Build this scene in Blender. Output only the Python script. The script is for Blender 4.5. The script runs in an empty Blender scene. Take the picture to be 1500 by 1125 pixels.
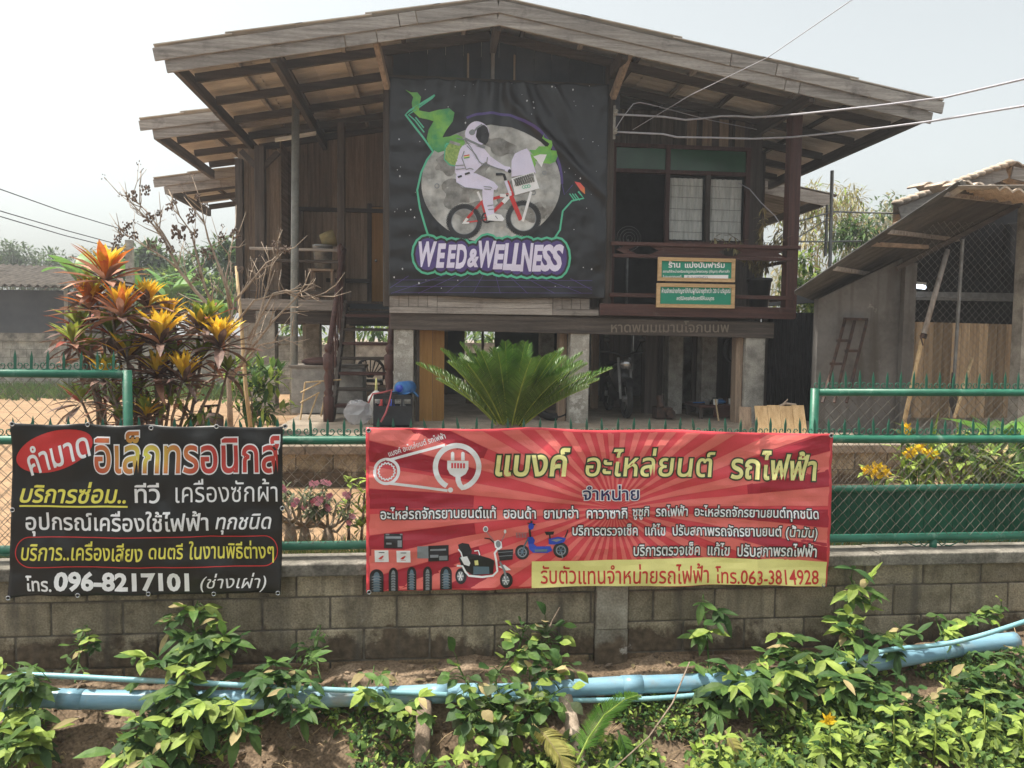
import bpy, bmesh, math, random
from mathutils import Vector, Matrix, Euler, noise
from mathutils.geometry import tessellate_polygon
rnd = random.Random(7)
scn = bpy.context.scene
COL = scn.collection
# ------------------------------------------------------------------ camera
FPX = 1127.0; YAW = math.radians(5.7); TILT = math.radians(3.5); ROLL = 0.012; EYE = 2.05
cf = Vector((math.sin(YAW)*math.cos(TILT), math.cos(YAW)*math.cos(TILT), -math.sin(TILT)))
cr0 = Vector((math.cos(YAW), -math.sin(YAW), 0)); cu0 = cr0.cross(cf)
cr = math.cos(ROLL)*cr0 + math.sin(ROLL)*cu0; cu = cr.cross(cf)
CAM = Vector((0, 0, EYE))
cam = bpy.data.cameras.new('camera'); cam.sensor_width = 36; cam.lens = 36*FPX/1500
cam.clip_start = 0.05; cam.clip_end = 3000
cob = bpy.data.objects.new('camera', cam); COL.objects.link(cob)
cob.matrix_world = Matrix(((cr.x, cu.x, -cf.x, 0), (cr.y, cu.y, -cf.y, 0), (cr.z, cu.z, -cf.z, EYE), (0, 0, 0, 1)))
scn.camera = cob
# ------------------------------------------------------------------ world, sun, exposure
SUN_EL = math.radians(68); SUN_AZ = math.radians(-82)      # azimuth from +Y (behind the house) towards +X
w = bpy.data.worlds.new('World'); scn.world = w; w.use_nodes = True
nt = w.node_tree; bg = nt.nodes['Background']
sky = nt.nodes.new('ShaderNodeTexSky'); sky.sky_type = 'NISHITA'; sky.sun_disc = False
sky.sun_elevation = SUN_EL; sky.sun_rotation = SUN_AZ
sky.air_density = 1.0; sky.dust_density = 5.0; sky.ozone_density = 1.0; sky.altitude = 100
hs = nt.nodes.new('ShaderNodeHueSaturation'); hs.inputs['Saturation'].default_value = 0.28     # smoke greys the sky
nt.links.new(sky.outputs[0], hs.inputs['Color']); tn = nt.nodes.new('ShaderNodeMix'); tn.data_type = 'RGBA'; tn.blend_type = 'MULTIPLY'; tn.inputs['Factor'].default_value = 1; tn.inputs['B'].default_value = (0.985, 1.0, 0.94, 1)
nt.links.new(hs.outputs[0], tn.inputs['A']); nt.links.new(tn.outputs['Result'], bg.inputs[0]); bg.inputs[1].default_value = 0.105
sl = bpy.data.lights.new('sun', 'SUN'); sl.energy = 2.6; sl.angle = math.radians(1.5); sl.color = (1.0, 0.93, 0.82)
so = bpy.data.objects.new('sun', sl); COL.objects.link(so)
sd = Vector((math.sin(SUN_AZ)*math.cos(SUN_EL), math.cos(SUN_AZ)*math.cos(SUN_EL), math.sin(SUN_EL)))
so.rotation_euler = sd.to_track_quat('Z', 'Y').to_euler(); so.location = sd*60
scn.view_settings.view_transform = 'Standard'; scn.view_settings.look = 'None'
scn.view_settings.exposure = 1.33; scn.view_settings.gamma = 1.0
scn.cycles.max_bounces = 8; scn.cycles.diffuse_bounces = 4; scn.cycles.transparent_max_bounces = 12
scn.cycles.use_denoising = True
# ------------------------------------------------------------------ helpers
def ray(px, py): return cf + cr*((px-750)/FPX) + cu*((562.5-py)/FPX)
def q(px, py, Y):
    d = ray(px, py); return CAM + d*(Y/d.y)
def qz(px, py, z):
    d = ray(px, py); return CAM + d*((z-EYE)/d.z)
def V(*a): return Vector(a)

def tag(o, label, cat, group=None, kind=None):
    o['label'] = label; o['category'] = cat
    if group: o['group'] = group
    if kind: o['kind'] = kind
    return o
def thing(name, loc, label, cat, group=None):
    o = bpy.data.objects.new(name, None); COL.objects.link(o); o.empty_display_size = 0.1
    o.location = Vector(loc); tag(o, label, cat, group); return o
def base_of(o):
    b = Vector((0, 0, 0))
    while o is not None:
        b += o.location; o = o.parent
    return b

class MB:
    def __init__(s): s.v = []; s.f = []; s.t = []; s.m = []; s.tone = 1.0; s.mi = 0
    def add(s, vs, fs):
        k = len(s.v); s.v.extend([tuple(a) for a in vs])
        for f in fs: s.f.append([k+i for i in f]); s.t.append(s.tone); s.m.append(s.mi)
    def box(s, x0, x1, y0, y1, z0, z1):
        s.add([(x, y, z) for z in (z0, z1) for y in (y0, y1) for x in (x0, x1)],
              [(0, 2, 3, 1), (4, 5, 7, 6), (0, 1, 5, 4), (2, 6, 7, 3), (0, 4, 6, 2), (1, 3, 7, 5)])
    def cbox(s, c, sx, sy, sz, rz=0):
        M = Matrix.Rotation(rz, 3, 'Z'); c = Vector(c)
        vs = [c + M @ Vector((x*sx/2, y*sy/2, z*sz/2)) for z in (-1, 1) for y in (-1, 1) for x in (-1, 1)]
        s.add(vs, [(0, 2, 3, 1), (4, 5, 7, 6), (0, 1, 5, 4), (2, 6, 7, 3), (0, 4, 6, 2), (1, 3, 7, 5)])
    def bar(s, p, r, w, h, up=(0, 0, 1)):
        p = Vector(p); r = Vector(r); d = (r-p).normalized(); a = d.cross(Vector(up))
        if a.length < 1e-4: a = d.cross(Vector((0, 1, 0)))
        a.normalize(); b = a.cross(d)
        vs = [e + a*(i*w/2) + b*(j*h/2) for e in (p, r) for j in (-1, 1) for i in (-1, 1)]
        s.add(vs, [(0, 1, 3, 2), (4, 6, 7, 5), (0, 4, 5, 1), (2, 3, 7, 6), (0, 2, 6, 4), (1, 5, 7, 3)])
    def tube(s, pts, r, n=8, cap=True):
        pts = [Vector(p) for p in pts]; k = len(pts)
        rr = r if isinstance(r, (list, tuple)) else [r]*k
        vs = []; a = None
        for i, p in enumerate(pts):
            d = (pts[min(i+1, k-1)] - pts[max(i-1, 0)])
            d = d.normalized() if d.length > 1e-9 else Vector((0, 0, 1))
            if a is None:
                a = d.cross(Vector((0, 0, 1)))
                if a.length < 1e-3: a = d.cross(Vector((1, 0, 0)))
            else: a = a - d*a.dot(d)
            a.normalize(); b = d.cross(a)
            vs += [p + (a*math.cos(2*math.pi*j/n) + b*math.sin(2*math.pi*j/n))*rr[i] for j in range(n)]
        fs = [(i*n+j, i*n+(j+1) % n, (i+1)*n+(j+1) % n, (i+1)*n+j) for i in range(k-1) for j in range(n)]
        if cap: fs += [tuple(range(n-1, -1, -1)), tuple((k-1)*n+j for j in range(n))]
        s.add(vs, fs)
    def lathe(s, c, prof, n=12):
        c = Vector(c); vs = []
        for r, z in prof: vs += [c + Vector((r*math.cos(2*math.pi*j/n), r*math.sin(2*math.pi*j/n), z)) for j in range(n)]
        k = len(prof)
        fs = [(i*n+j, i*n+(j+1) % n, (i+1)*n+(j+1) % n, (i+1)*n+j) for i in range(k-1) for j in range(n)]
        fs += [tuple(range(n-1, -1, -1)), tuple((k-1)*n+j for j in range(n))]
        s.add(vs, fs)
    def ball(s, c, rx, ry, rz, n=10, m=7):
        prof = [(math.sin(math.pi*(i+.02)/(m-.96+.0)), -math.cos(math.pi*(i+.02)/(m-.96))) for i in range(m)]
        vs = []; c = Vector(c)
        for r, z in prof: vs += [c + Vector((r*rx*math.cos(2*math.pi*j/n), r*ry*math.sin(2*math.pi*j/n), z*rz)) for j in range(n)]
        k = len(prof)
        fs = [(i*n+j, i*n+(j+1) % n, (i+1)*n+(j+1) % n, (i+1)*n+j) for i in range(k-1) for j in range(n)]
        fs += [tuple(range(n-1, -1, -1)), tuple((k-1)*n+j for j in range(n))]
        s.add(vs, fs)
    def prism(s, pts, y0, y1):                   # outline in X,Z pushed from y0 to y1
        n = len(pts)
        s.add([(x, y0, z) for x, z in pts] + [(x, y1, z) for x, z in pts],
              [tuple(range(n)), tuple(range(2*n-1, n-1, -1))] + [(i, n+i, n+(i+1) % n, (i+1) % n) for i in range(n)])
    def sheet(s, fn, nu, nv):
        vs = [fn(i/nu, j/nv) for j in range(nv+1) for i in range(nu+1)]
        s.add(vs, [(j*(nu+1)+i, j*(nu+1)+i+1, (j+1)*(nu+1)+i+1, (j+1)*(nu+1)+i) for j in range(nv) for i in range(nu)])
    def leaf(s, p, d, up, L, W, bend=0.25, seg=3, shape=(0.0, 0.75, 1.0, 0.0), fold=0.18):
        p = Vector(p); d = Vector(d).normalized(); up = Vector(up)
        a = d.cross(up)
        if a.length < 1e-3: a = d.cross(Vector((1, 0, 0.3)))
        a.normalize(); n = a.cross(d).normalized()
        vs = []; fs = []
        k = len(shape)
        for i, wv in enumerate(shape):
            t = i/(k-1); c = p + d*(L*t) - n*(bend*L*t*t)
            wv *= W/2
            vs += [c - a*wv + n*(fold*wv), c, c + a*wv + n*(fold*wv)]
        for i in range(k-1):
            b = 3*i
            fs += [(b, b+1, b+4, b+3), (b+1, b+2, b+5, b+4)]
        s.add(vs, fs)
    def build(s, name, mat, parent=None, smooth=False, loc=None, bevel=0, solid=0):
        b = base_of(parent) if parent is not None else (Vector(loc) if loc is not None else Vector((0, 0, 0)))
        me = bpy.data.meshes.new(name)
        me.from_pydata([(x-b.x, y-b.y, z-b.z) for x, y, z in s.v], [], s.f)
        at = me.attributes.new('tone', 'FLOAT', 'FACE'); at.data.foreach_set('value', s.t)
        for m in (mat if isinstance(mat, (list, tuple)) else [mat]): me.materials.append(m)
        me.polygons.foreach_set('material_index', s.m)
        if smooth: me.polygons.foreach_set('use_smooth', [True]*len(me.polygons))
        me.update()
        o = bpy.data.objects.new(name, me); COL.objects.link(o)
        if parent is not None: o.parent = parent
        else: o.location = b
        if bevel:
            m = o.modifiers.new('bevel', 'BEVEL'); m.width = bevel; m.segments = 2; m.limit_method = 'ANGLE'
        if solid:
            m = o.modifiers.new('solid', 'SOLIDIFY'); m.thickness = solid
        return o

# ------------------------------------------------------------------ materials
def material(name, c1, c2=None, scale=6, rough=0.8, stretch=(1, 1, 1), bump=0.0, bscale=None, spots=None, metal=0.0,
             trans=0.0, detail=6, spec=0.3, fine=0.0, sharp=(0.35, 0.65), coat=0, wave=None):
    m = bpy.data.materials.new(name); m.use_nodes = True; t = m.node_tree; N = t.nodes; L = t.links
    p = N['Principled BSDF']; out = N['Material Output']
    p.inputs['Roughness'].default_value = rough; p.inputs['Metallic'].default_value = metal
    p.inputs['Specular IOR Level'].default_value = spec
    if coat: p.inputs['Coat Weight'].default_value = coat
    tc = N.new('ShaderNodeTexCoord'); mp = N.new('ShaderNodeMapping'); mp.inputs['Scale'].default_value = stretch
    L.new(tc.outputs['Object'], mp.inputs[0])
    nz = N.new('ShaderNodeTexNoise'); nz.inputs['Scale'].default_value = scale; nz.inputs['Detail'].default_value = detail
    nz.inputs['Roughness'].default_value = 0.6
    L.new(mp.outputs[0], nz.inputs[0])
    rp = N.new('ShaderNodeValToRGB'); rp.color_ramp.elements[0].position = sharp[0]; rp.color_ramp.elements[1].position = sharp[1]
    c2 = c2 or c1
    rp.color_ramp.elements[0].color = (*c1, 1); rp.color_ramp.elements[1].color = (*c2, 1)
    L.new(nz.outputs['Fac'], rp.inputs[0]); col = rp.outputs[0]
    if spots:                                     # (colour, scale, low, high)
        n2 = N.new('ShaderNodeTexNoise'); n2.inputs['Scale'].default_value = spots[1]; n2.inputs['Detail'].default_value = 8
        n2.inputs['Roughness'].default_value = 0.65
        L.new(tc.outputs['Object'], n2.inputs[0])
        r2 = N.new('ShaderNodeMapRange'); r2.inputs['From Min'].default_value = spots[2]; r2.inputs['From Max'].default_value = spots[3]
        L.new(n2.outputs['Fac'], r2.inputs['Value'])
        mx = N.new('ShaderNodeMix'); mx.data_type = 'RGBA'; L.new(r2.outputs[0], mx.inputs['Factor'])
        L.new(col, mx.inputs['A']); mx.inputs['B'].default_value = (*spots[0], 1); col = mx.outputs['Result']
    if fine:
        n3 = N.new('ShaderNodeTexNoise'); n3.inputs['Scale'].default_value = scale*14; n3.inputs['Detail'].default_value = 4
        L.new(mp.outputs[0], n3.inputs[0])
        r3 = N.new('ShaderNodeMapRange'); r3.inputs['From Min'].default_value = 0.3; r3.inputs['From Max'].default_value = 0.7
        r3.inputs['To Min'].default_value = 1-fine; r3.inputs['To Max'].default_value = 1+fine
        L.new(n3.outputs['Fac'], r3.inputs['Value'])
        m3 = N.new('ShaderNodeVectorMath'); m3.operation = 'SCALE'
        L.new(col, m3.inputs[0]); L.new(r3.outputs[0], m3.inputs['Scale']); col = m3.outputs[0]
    at = N.new('ShaderNodeAttribute'); at.attribute_name = 'tone'
    sc = N.new('ShaderNodeVectorMath'); sc.operation = 'SCALE'
    L.new(col, sc.inputs[0]); L.new(at.outputs['Fac'], sc.inputs['Scale']); col = sc.outputs[0]
    L.new(col, p.inputs['Base Color'])
    if bump:
        bp = N.new('ShaderNodeBump'); bp.inputs['Strength'].default_value = 1.0; bp.inputs['Distance'].default_value = bump
        nb = N.new('ShaderNodeTexNoise'); nb.inputs['Scale'].default_value = bscale or scale*3; nb.inputs['Detail'].default_value = 6
        L.new(mp.outputs[0], nb.inputs[0]); L.new(nb.outputs['Fac'], bp.inputs['Height']); L.new(bp.outputs[0], p.inputs['Normal'])
    if trans:
        tr = N.new('ShaderNodeBsdfTranslucent'); L.new(col, tr.inputs['Color'])
        ms = N.new('ShaderNodeMixShader'); ms.inputs[0].default_value = trans
        L.new(p.outputs[0], ms.inputs[1]); L.new(tr.outputs[0], ms.inputs[2]); L.new(ms.outputs[0], out.inputs['Surface'])
    return m

M = {}
def wood(name, c1, c2, axis, **k):
    st = {'x': (0.6, 12, 12), 'y': (12, 0.6, 12), 'z': (12, 12, 0.6)}[axis]
    kk = dict(scale=2.0, rough=0.85, stretch=st, bump=0.004, bscale=4, fine=0.25, sharp=(0.3, 0.7)); kk.update(k)
    M[name+'_'+axis] = material(name+'_'+axis, c1, c2, **kk)
for ax in 'xyz':
    wood('wood_grey', (0.185, 0.163, 0.146), (0.425, 0.385, 0.35), ax, spots=((0.115, 0.10, 0.095), 3, 0.55, 0.75))
    wood('wood_dark', (0.038, 0.031, 0.028), (0.115, 0.093, 0.079), ax)
    wood('wood_red', (0.045, 0.020, 0.017), (0.105, 0.048, 0.040), ax, rough=0.6, spots=((0.13, 0.10, 0.085), 5, 0.6, 0.8))
    wood('wood_tan', (0.165, 0.118, 0.086), (0.37, 0.275, 0.20), ax)
    wood('wood_new', (0.42, 0.27, 0.13), (0.62, 0.44, 0.25), ax, bump=0.001)
M['concrete'] = material('concrete', (0.20, 0.19, 0.17), (0.40, 0.38, 0.34), 5, 0.9, bump=0.004, bscale=30, fine=0.2, spots=((0.12, 0.11, 0.10), 4, 0.55, 0.75))
M['plaster_flaked'] = material('plaster_flaked', (0.24, 0.22, 0.19), (0.36, 0.34, 0.30), 5, 0.9, bump=0.006, bscale=20, fine=0.2, spots=((0.46, 0.44, 0.40), 7, 0.52, 0.58))
M['block'] = material('block', (0.18, 0.15, 0.102), (0.345, 0.295, 0.212), 7, 0.95, bump=0.006, bscale=45, fine=0.3, spots=((0.10, 0.085, 0.065), 3.5, 0.53, 0.72))
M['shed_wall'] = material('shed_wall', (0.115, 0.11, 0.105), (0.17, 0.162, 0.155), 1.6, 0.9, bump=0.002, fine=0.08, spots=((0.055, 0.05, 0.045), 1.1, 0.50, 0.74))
def splash(m, top, soft, dirt):
    t = m.node_tree; N = t.nodes; L = t.links; pb = N['Principled BSDF']; src = pb.inputs['Base Color'].links[0].from_socket
    tc = N.new('ShaderNodeTexCoord'); sp = N.new('ShaderNodeSeparateXYZ'); L.new(tc.outputs['Object'], sp.inputs[0])
    n = N.new('ShaderNodeTexNoise'); n.inputs['Scale'].default_value = 3.2; n.inputs['Detail'].default_value = 9; n.inputs['Roughness'].default_value = .7; L.new(tc.outputs['Object'], n.inputs[0])
    a = N.new('ShaderNodeMath'); a.operation = 'MULTIPLY_ADD'; L.new(n.outputs['Fac'], a.inputs[0]); a.inputs[1].default_value = -0.85; L.new(sp.outputs['Z'], a.inputs[2])
    r = N.new('ShaderNodeMapRange'); L.new(a.outputs[0], r.inputs['Value']); r.inputs['From Min'].default_value = top-.42-soft; r.inputs['From Max'].default_value = top-.42; r.inputs['To Min'].default_value = 1; r.inputs['To Max'].default_value = 0
    n2 = N.new('ShaderNodeTexNoise'); n2.inputs['Scale'].default_value = 22; n2.inputs['Detail'].default_value = 6; L.new(tc.outputs['Object'], n2.inputs[0])
    cr_ = N.new('ShaderNodeValToRGB'); cr_.color_ramp.elements[0].position = .35; cr_.color_ramp.elements[1].position = .7
    cr_.color_ramp.elements[0].color = (*dirt, 1); cr_.color_ramp.elements[1].color = (*[c*2.1 for c in dirt], 1); L.new(n2.outputs['Fac'], cr_.inputs[0])
    mx = N.new('ShaderNodeMix'); mx.data_type = 'RGBA'; L.new(r.outputs[0], mx.inputs['Factor']); L.new(src, mx.inputs['A']); L.new(cr_.outputs[0], mx.inputs['B'])
    # dark weather streaks running down from the coping
    mp = N.new('ShaderNodeMapping'); mp.inputs['Scale'].default_value = (9, 1, .9); L.new(tc.outputs['Object'], mp.inputs[0])
    n3 = N.new('ShaderNodeTexNoise'); n3.inputs['Scale'].default_value = 1.0; n3.inputs['Detail'].default_value = 7; L.new(mp.outputs[0], n3.inputs[0])
    r3 = N.new('ShaderNodeMapRange'); L.new(n3.outputs['Fac'], r3.inputs['Value']); r3.inputs['From Min'].default_value = .52; r3.inputs['From Max'].default_value = .72; r3.inputs['To Max'].default_value = .75
    m2 = N.new('ShaderNodeMix'); m2.data_type = 'RGBA'; L.new(r3.outputs[0], m2.inputs['Factor']); L.new(mx.outputs['Result'], m2.inputs['A']); m2.inputs['B'].default_value = (.075, .066, .055, 1)
    n4 = N.new('ShaderNodeTexNoise'); n4.inputs['Scale'].default_value = 2.7; n4.inputs['Detail'].default_value = 10; n4.inputs['Roughness'].default_value = .75; L.new(tc.outputs['Object'], n4.inputs[0])
    r4 = N.new('ShaderNodeMapRange'); L.new(n4.outputs['Fac'], r4.inputs['Value']); r4.inputs['From Min'].default_value = .655; r4.inputs['From Max'].default_value = .70; r4.inputs['To Max'].default_value = .8
    m4 = N.new('ShaderNodeMix'); m4.data_type = 'RGBA'; L.new(r4.outputs[0], m4.inputs['Factor']); L.new(m2.outputs['Result'], m4.inputs['A']); m4.inputs['B'].default_value = (.42, .40, .36, 1)
    L.new(m4.outputs['Result'], pb.inputs['Base Color'])
M['pier'] = material('pier', (0.21, 0.185, 0.145), (0.36, 0.33, 0.275), 5, 0.95, bump=.006, bscale=25, fine=.25, spots=((.12, .10, .075), 4, .54, .72))
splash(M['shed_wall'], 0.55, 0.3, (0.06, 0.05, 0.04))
splash(M['pier'], 0.17, 0.1, (0.062, 0.046, 0.031))
splash(M['block'], 0.235, 0.07, (0.062, 0.046, 0.031))
M['shed_sheet'] = material('shed_sheet', (0.045, 0.045, 0.045), (0.10, 0.097, 0.093), 2, 0.8, stretch=(.5, 4, 1), fine=.15, spots=((.06, .055, .05), 3, .55, .7))
M['old_roof'] = material('old_roof', (0.05, 0.042, 0.034), (0.12, 0.10, 0.083), 3, 0.9, fine=.2)
M['board_pale'] = material('board_pale', (0.27, 0.19, 0.115), (0.46, 0.35, 0.23), 2, .8, stretch=(10, 10, .6), fine=.2)
M['mortar'] = material('mortar', (0.07, 0.06, 0.048), (0.15, 0.13, 0.105), 14, 0.95, bump=0.006, bscale=40)
M['block_dirt'] = material('block_dirt', (0.10, 0.065, 0.04), (0.26, 0.185, 0.115), 6, 0.97, bump=0.01, bscale=30, fine=0.35, spots=((0.05, 0.06, 0.025), 4, 0.56, 0.75))
M['cap'] = material('cap', (0.13, 0.12, 0.10), (0.30, 0.275, 0.235), 5, 0.95, bump=0.008, bscale=25, fine=0.3, spots=((0.06, 0.055, 0.05), 3, 0.5, 0.7))
M['soil'] = material('soil', (0.24, 0.15, 0.085), (0.33, 0.22, 0.13), 2.5, 0.97, bump=0.01, bscale=18, fine=0.25, spots=((0.18, 0.12, 0.08), 1.3, 0.56, 0.75))
M['bank'] = material('bank', (0.095, 0.066, 0.042), (0.21, 0.152, 0.102), 5, 0.97, bump=0.025, bscale=14, fine=0.45, spots=((0.27, 0.205, 0.145), 3, 0.56, 0.75))
M['asphalt'] = material('asphalt', (0.045, 0.043, 0.04), (0.07, 0.067, 0.063), 10, 0.9, bump=0.003, bscale=120)
M['terrace'] = material('terrace', (0.19, 0.155, 0.12), (0.31, 0.26, 0.205), 3, 0.9, bump=0.003, fine=0.2, spots=((0.25, 0.2, 0.15), 2, 0.55, 0.7))
M['cement_sheet'] = material('cement_sheet', (0.44, 0.395, 0.345), (0.62, 0.57, 0.51), 1.2, 0.9, stretch=(0.5, 5, 1), bump=0.002, fine=0.15)
M['cement_old'] = material('cement_old', (0.14, 0.125, 0.11), (0.30, 0.27, 0.24), 1.5, 0.92, stretch=(0.5, 4, 1), bump=0.003, fine=0.2)
M['green_paint'] = material('green_paint', (0.012, 0.105, 0.062), (0.022, 0.16, 0.10), 6, 0.42, spec=0.5, spots=((0.17, 0.27, 0.21), 11, 0.57, 0.74), bump=0.001, bscale=60)
M['green_sheet'] = material('green_sheet', (0.010, 0.075, 0.042), (0.016, 0.11, 0.062), 3, 0.5, spots=((0.05, 0.13, 0.09), 6, 0.6, 0.8))
M['wire'] = material('wire', (0.10, 0.085, 0.07), (0.28, 0.25, 0.21), 20, 0.6, metal=0.4)
M['pvc_blue'] = material('pvc_blue', (0.16, 0.32, 0.43), (0.27, 0.45, 0.55), 3, 0.35, stretch=(0.4, 2, 2), spec=0.5, fine=0.08, spots=((0.30, 0.29, 0.25), 5, 0.52, 0.75))
M['pvc_thin'] = material('pvc_thin', (0.17, 0.37, 0.42), (0.28, 0.48, 0.52), 5, 0.4, spec=0.5, fine=0.1, spots=((0.36, 0.38, 0.34), 7, 0.56, 0.8))
def print_mat(name, c, rough=0.42, **k): M[name] = material(name, c, k.pop('c2', tuple(min(1, x*1.1+.004) for x in c)), k.pop('scale', 4), rough, bump=0.0022, bscale=16, spec=0.5, **k)
print_mat('vinyl_black', (0.008, 0.008, 0.008), 0.40)
print_mat('vinyl_night', (0.006, 0.006, 0.009), 0.36)
print_mat('vinyl_red', (0.65, 0.058, 0.075), 0.36)
print_mat('vinyl_ray', (0.74, 0.16, 0.14), 0.36)
print_mat('vinyl_deep', (0.36, 0.016, 0.035), 0.36)
print_mat('ink_white', (0.80, 0.80, 0.82))
print_mat('ink_lilac', (0.72, 0.68, 0.86))
print_mat('ink_yellow', (0.72, 0.66, 0.10))
print_mat('ink_paleyellow', (0.78, 0.74, 0.30))
print_mat('ink_bandyellow', (0.80, 0.74, 0.28))
print_mat('ink_red', (0.56, 0.03, 0.03))
print_mat('ink_darkgreen', (0.03, 0.045, 0.02))
print_mat('ink_navy', (0.012, 0.012, 0.09))
print_mat('ink_black', (0.015, 0.015, 0.018))
print_mat('ink_grey', (0.22, 0.24, 0.26))
print_mat('ink_steel', (0.10, 0.16, 0.21))
print_mat('ink_blue', (0.02, 0.06, 0.42))
print_mat('ink_mint', (0.09, 0.48, 0.30))
print_mat('ink_smoke', (0.05, 0.30, 0.10), c2=(0.22, 0.52, 0.08), scale=3, sharp=(0.4, 0.6))
print_mat('ink_jar', (0.18, 0.34, 0.08), c2=(0.42, 0.55, 0.16), scale=30)
print_mat('ink_purple', (0.075, 0.045, 0.20))
print_mat('ink_orange', (0.70, 0.25, 0.05), c2=(0.75, 0.05, 0.1), scale=5)
print_mat('ink_mare', (0.13, 0.125, 0.115), c2=(0.34, 0.335, 0.32), scale=7)
print_mat('ink_moon', (0.20, 0.20, 0.19), c2=(0.60, 0.60, 0.58), scale=2.6, spots=((0.60, 0.60, 0.58), 9, 0.60, 0.80), sharp=(0.36, 0.62))
print_mat('ink_faint', (0.17, 0.14, 0.11), 0.8)
print_mat('ink_sign', (0.008, 0.24, 0.15))
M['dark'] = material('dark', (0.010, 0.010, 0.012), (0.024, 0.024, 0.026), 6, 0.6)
M['black_plastic'] = material('black_plastic', (0.012, 0.012, 0.013), (0.02, 0.02, 0.022), 6, 0.4, spec=0.5)
M['metal_grey'] = material('metal_grey', (0.20, 0.20, 0.20), (0.34, 0.34, 0.33), 8, 0.5, metal=0.5, fine=0.1)
M['metal_rust'] = material('metal_rust', (0.035, 0.028, 0.028), (0.10, 0.06, 0.045), 12, 0.7, metal=0.3)
M['pole_paint'] = material('pole_paint', (0.17, 0.18, 0.17), (0.27, 0.28, 0.265), 5, 0.6, fine=0.15, spots=((0.15, 0.09, 0.06), 9, 0.62, 0.75))
M['white_plastic'] = material('white_plastic', (0.66, 0.66, 0.63), (0.76, 0.76, 0.73), 6, 0.4, spec=0.5)
M['cable'] = material('cable', (0.36, 0.35, 0.39), (0.46, 0.45, 0.49), 8, 0.5)
M['door_orange'] = material('door_orange', (0.30, 0.15, 0.035), (0.40, 0.21, 0.06), 2, 0.5, stretch=(14, 14, 0.6), fine=0.15)
M['glass'] = material('glass', (0.02, 0.022, 0.024), None, 4, 0.06, spec=0.6)
M['curtain'] = material('curtain', (0.50, 0.50, 0.47), (0.72, 0.71, 0.67), 3, 0.85, stretch=(6, 1, 0.6), fine=0.12)
M['green_glass'] = material('green_glass', (0.006, 0.06, 0.022), (0.012, 0.095, 0.035), 2, 0.18, spec=0.5)
M['stick'] = material('stick', (0.36, 0.25, 0.13), (0.56, 0.42, 0.25), 8, 0.75, stretch=(6, 6, 1), fine=0.2)
M['bark'] = material('bark', (0.13, 0.095, 0.07), (0.30, 0.235, 0.18), 9, 0.95, bump=0.006, fine=0.3)
M['bark_pale'] = material('bark_pale', (0.26, 0.20, 0.15), (0.44, 0.36, 0.285), 9, 0.95, bump=0.004, fine=0.25)
M['dry'] = material('dry', (0.11, 0.082, 0.068), (0.22, 0.165, 0.135), 20, 0.95)
M['tile'] = material('tile', (0.40, 0.32, 0.25), (0.60, 0.50, 0.41), 5, 0.9, bump=0.004, fine=0.2, spots=((0.25, 0.21, 0.18), 3, 0.55, 0.7))
def film():
    m = material('plastic_film', (0.6, 0.6, 0.64), (0.72, 0.72, 0.75), 9, 0.25, spec=.6); t = m.node_tree; tr = t.nodes.new('ShaderNodeBsdfTransparent'); ms = t.nodes.new('ShaderNodeMixShader'); ms.inputs[0].default_value = .62
    t.links.new(t.nodes['Principled BSDF'].outputs[0], ms.inputs[1]); t.links.new(tr.outputs[0], ms.inputs[2]); t.links.new(ms.outputs[0], t.nodes['Material Output'].inputs['Surface']); return m
M['plastic_film'] = film()
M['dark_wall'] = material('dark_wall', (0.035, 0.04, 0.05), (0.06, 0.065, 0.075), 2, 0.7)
M['blue_cloth'] = material('blue_cloth', (0.03, 0.13, 0.36), (0.07, 0.22, 0.48), 8, 0.7)
M['crate'] = material('crate', (0.018, 0.02, 0.024), (0.035, 0.038, 0.044), 6, 0.5)
M['rubber'] = material('rubber', (0.014, 0.014, 0.015), (0.03, 0.03, 0.03), 15, 0.75)
M['chrome'] = material('chrome', (0.45, 0.45, 0.46), None, 5, 0.25, metal=0.9)
M['car_white'] = material('car_white', (0.62, 0.63, 0.65), None, 4, 0.25, spec=0.5, coat=0.4)
M['pink_hose'] = material('pink_hose', (0.42, 0.09, 0.10), None, 5, 0.5)
def leafm(name, c1, c2, trans=0.32, rough=0.58, scale=9, **k): M[name] = material(name, c1, c2, scale, rough, trans=trans, spec=0.3, **k)
leafm('leaf_mid', (0.05, 0.115, 0.022), (0.115, 0.195, 0.05), scale=14)
leafm('leaf_dark', (0.03, 0.075, 0.02), (0.06, 0.125, 0.035), scale=14)
leafm('leaf_light', (0.18, 0.27, 0.04), (0.33, 0.42, 0.10), scale=14)
leafm('leaf_grey', (0.07, 0.10, 0.05), (0.13, 0.16, 0.08))
leafm('leaf_dry', (0.24, 0.20, 0.09), (0.38, 0.31, 0.16), trans=0.2, rough=0.8)
leafm('cycad', (0.045, 0.115, 0.016), (0.085, 0.17, 0.03), trans=0.22, rough=0.35)
leafm('cycad_dry', (0.24, 0.23, 0.06), (0.38, 0.34, 0.11), trans=0.2, rough=0.6)
leafm('croton_yellow', (0.70, 0.38, 0.025), (0.84, 0.60, 0.06), trans=0.35)
leafm('croton_orange', (0.48, 0.12, 0.025), (0.60, 0.22, 0.04), trans=0.3)
leafm('croton_red', (0.19, 0.042, 0.033), (0.36, 0.10, 0.06), trans=0.2)
leafm('croton_dark', (0.085, 0.05, 0.045), (0.19, 0.12, 0.095), trans=0.15)
leafm('croton_pink', (0.35, 0.17, 0.12), (0.48, 0.26, 0.17), trans=0.2)
leafm('croton_green', (0.12, 0.20, 0.03), (0.30, 0.34, 0.05), trans=0.3)
leafm('flower_yellow', (0.72, 0.45, 0.02), (0.80, 0.58, 0.03), trans=0.3, rough=0.6)
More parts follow.
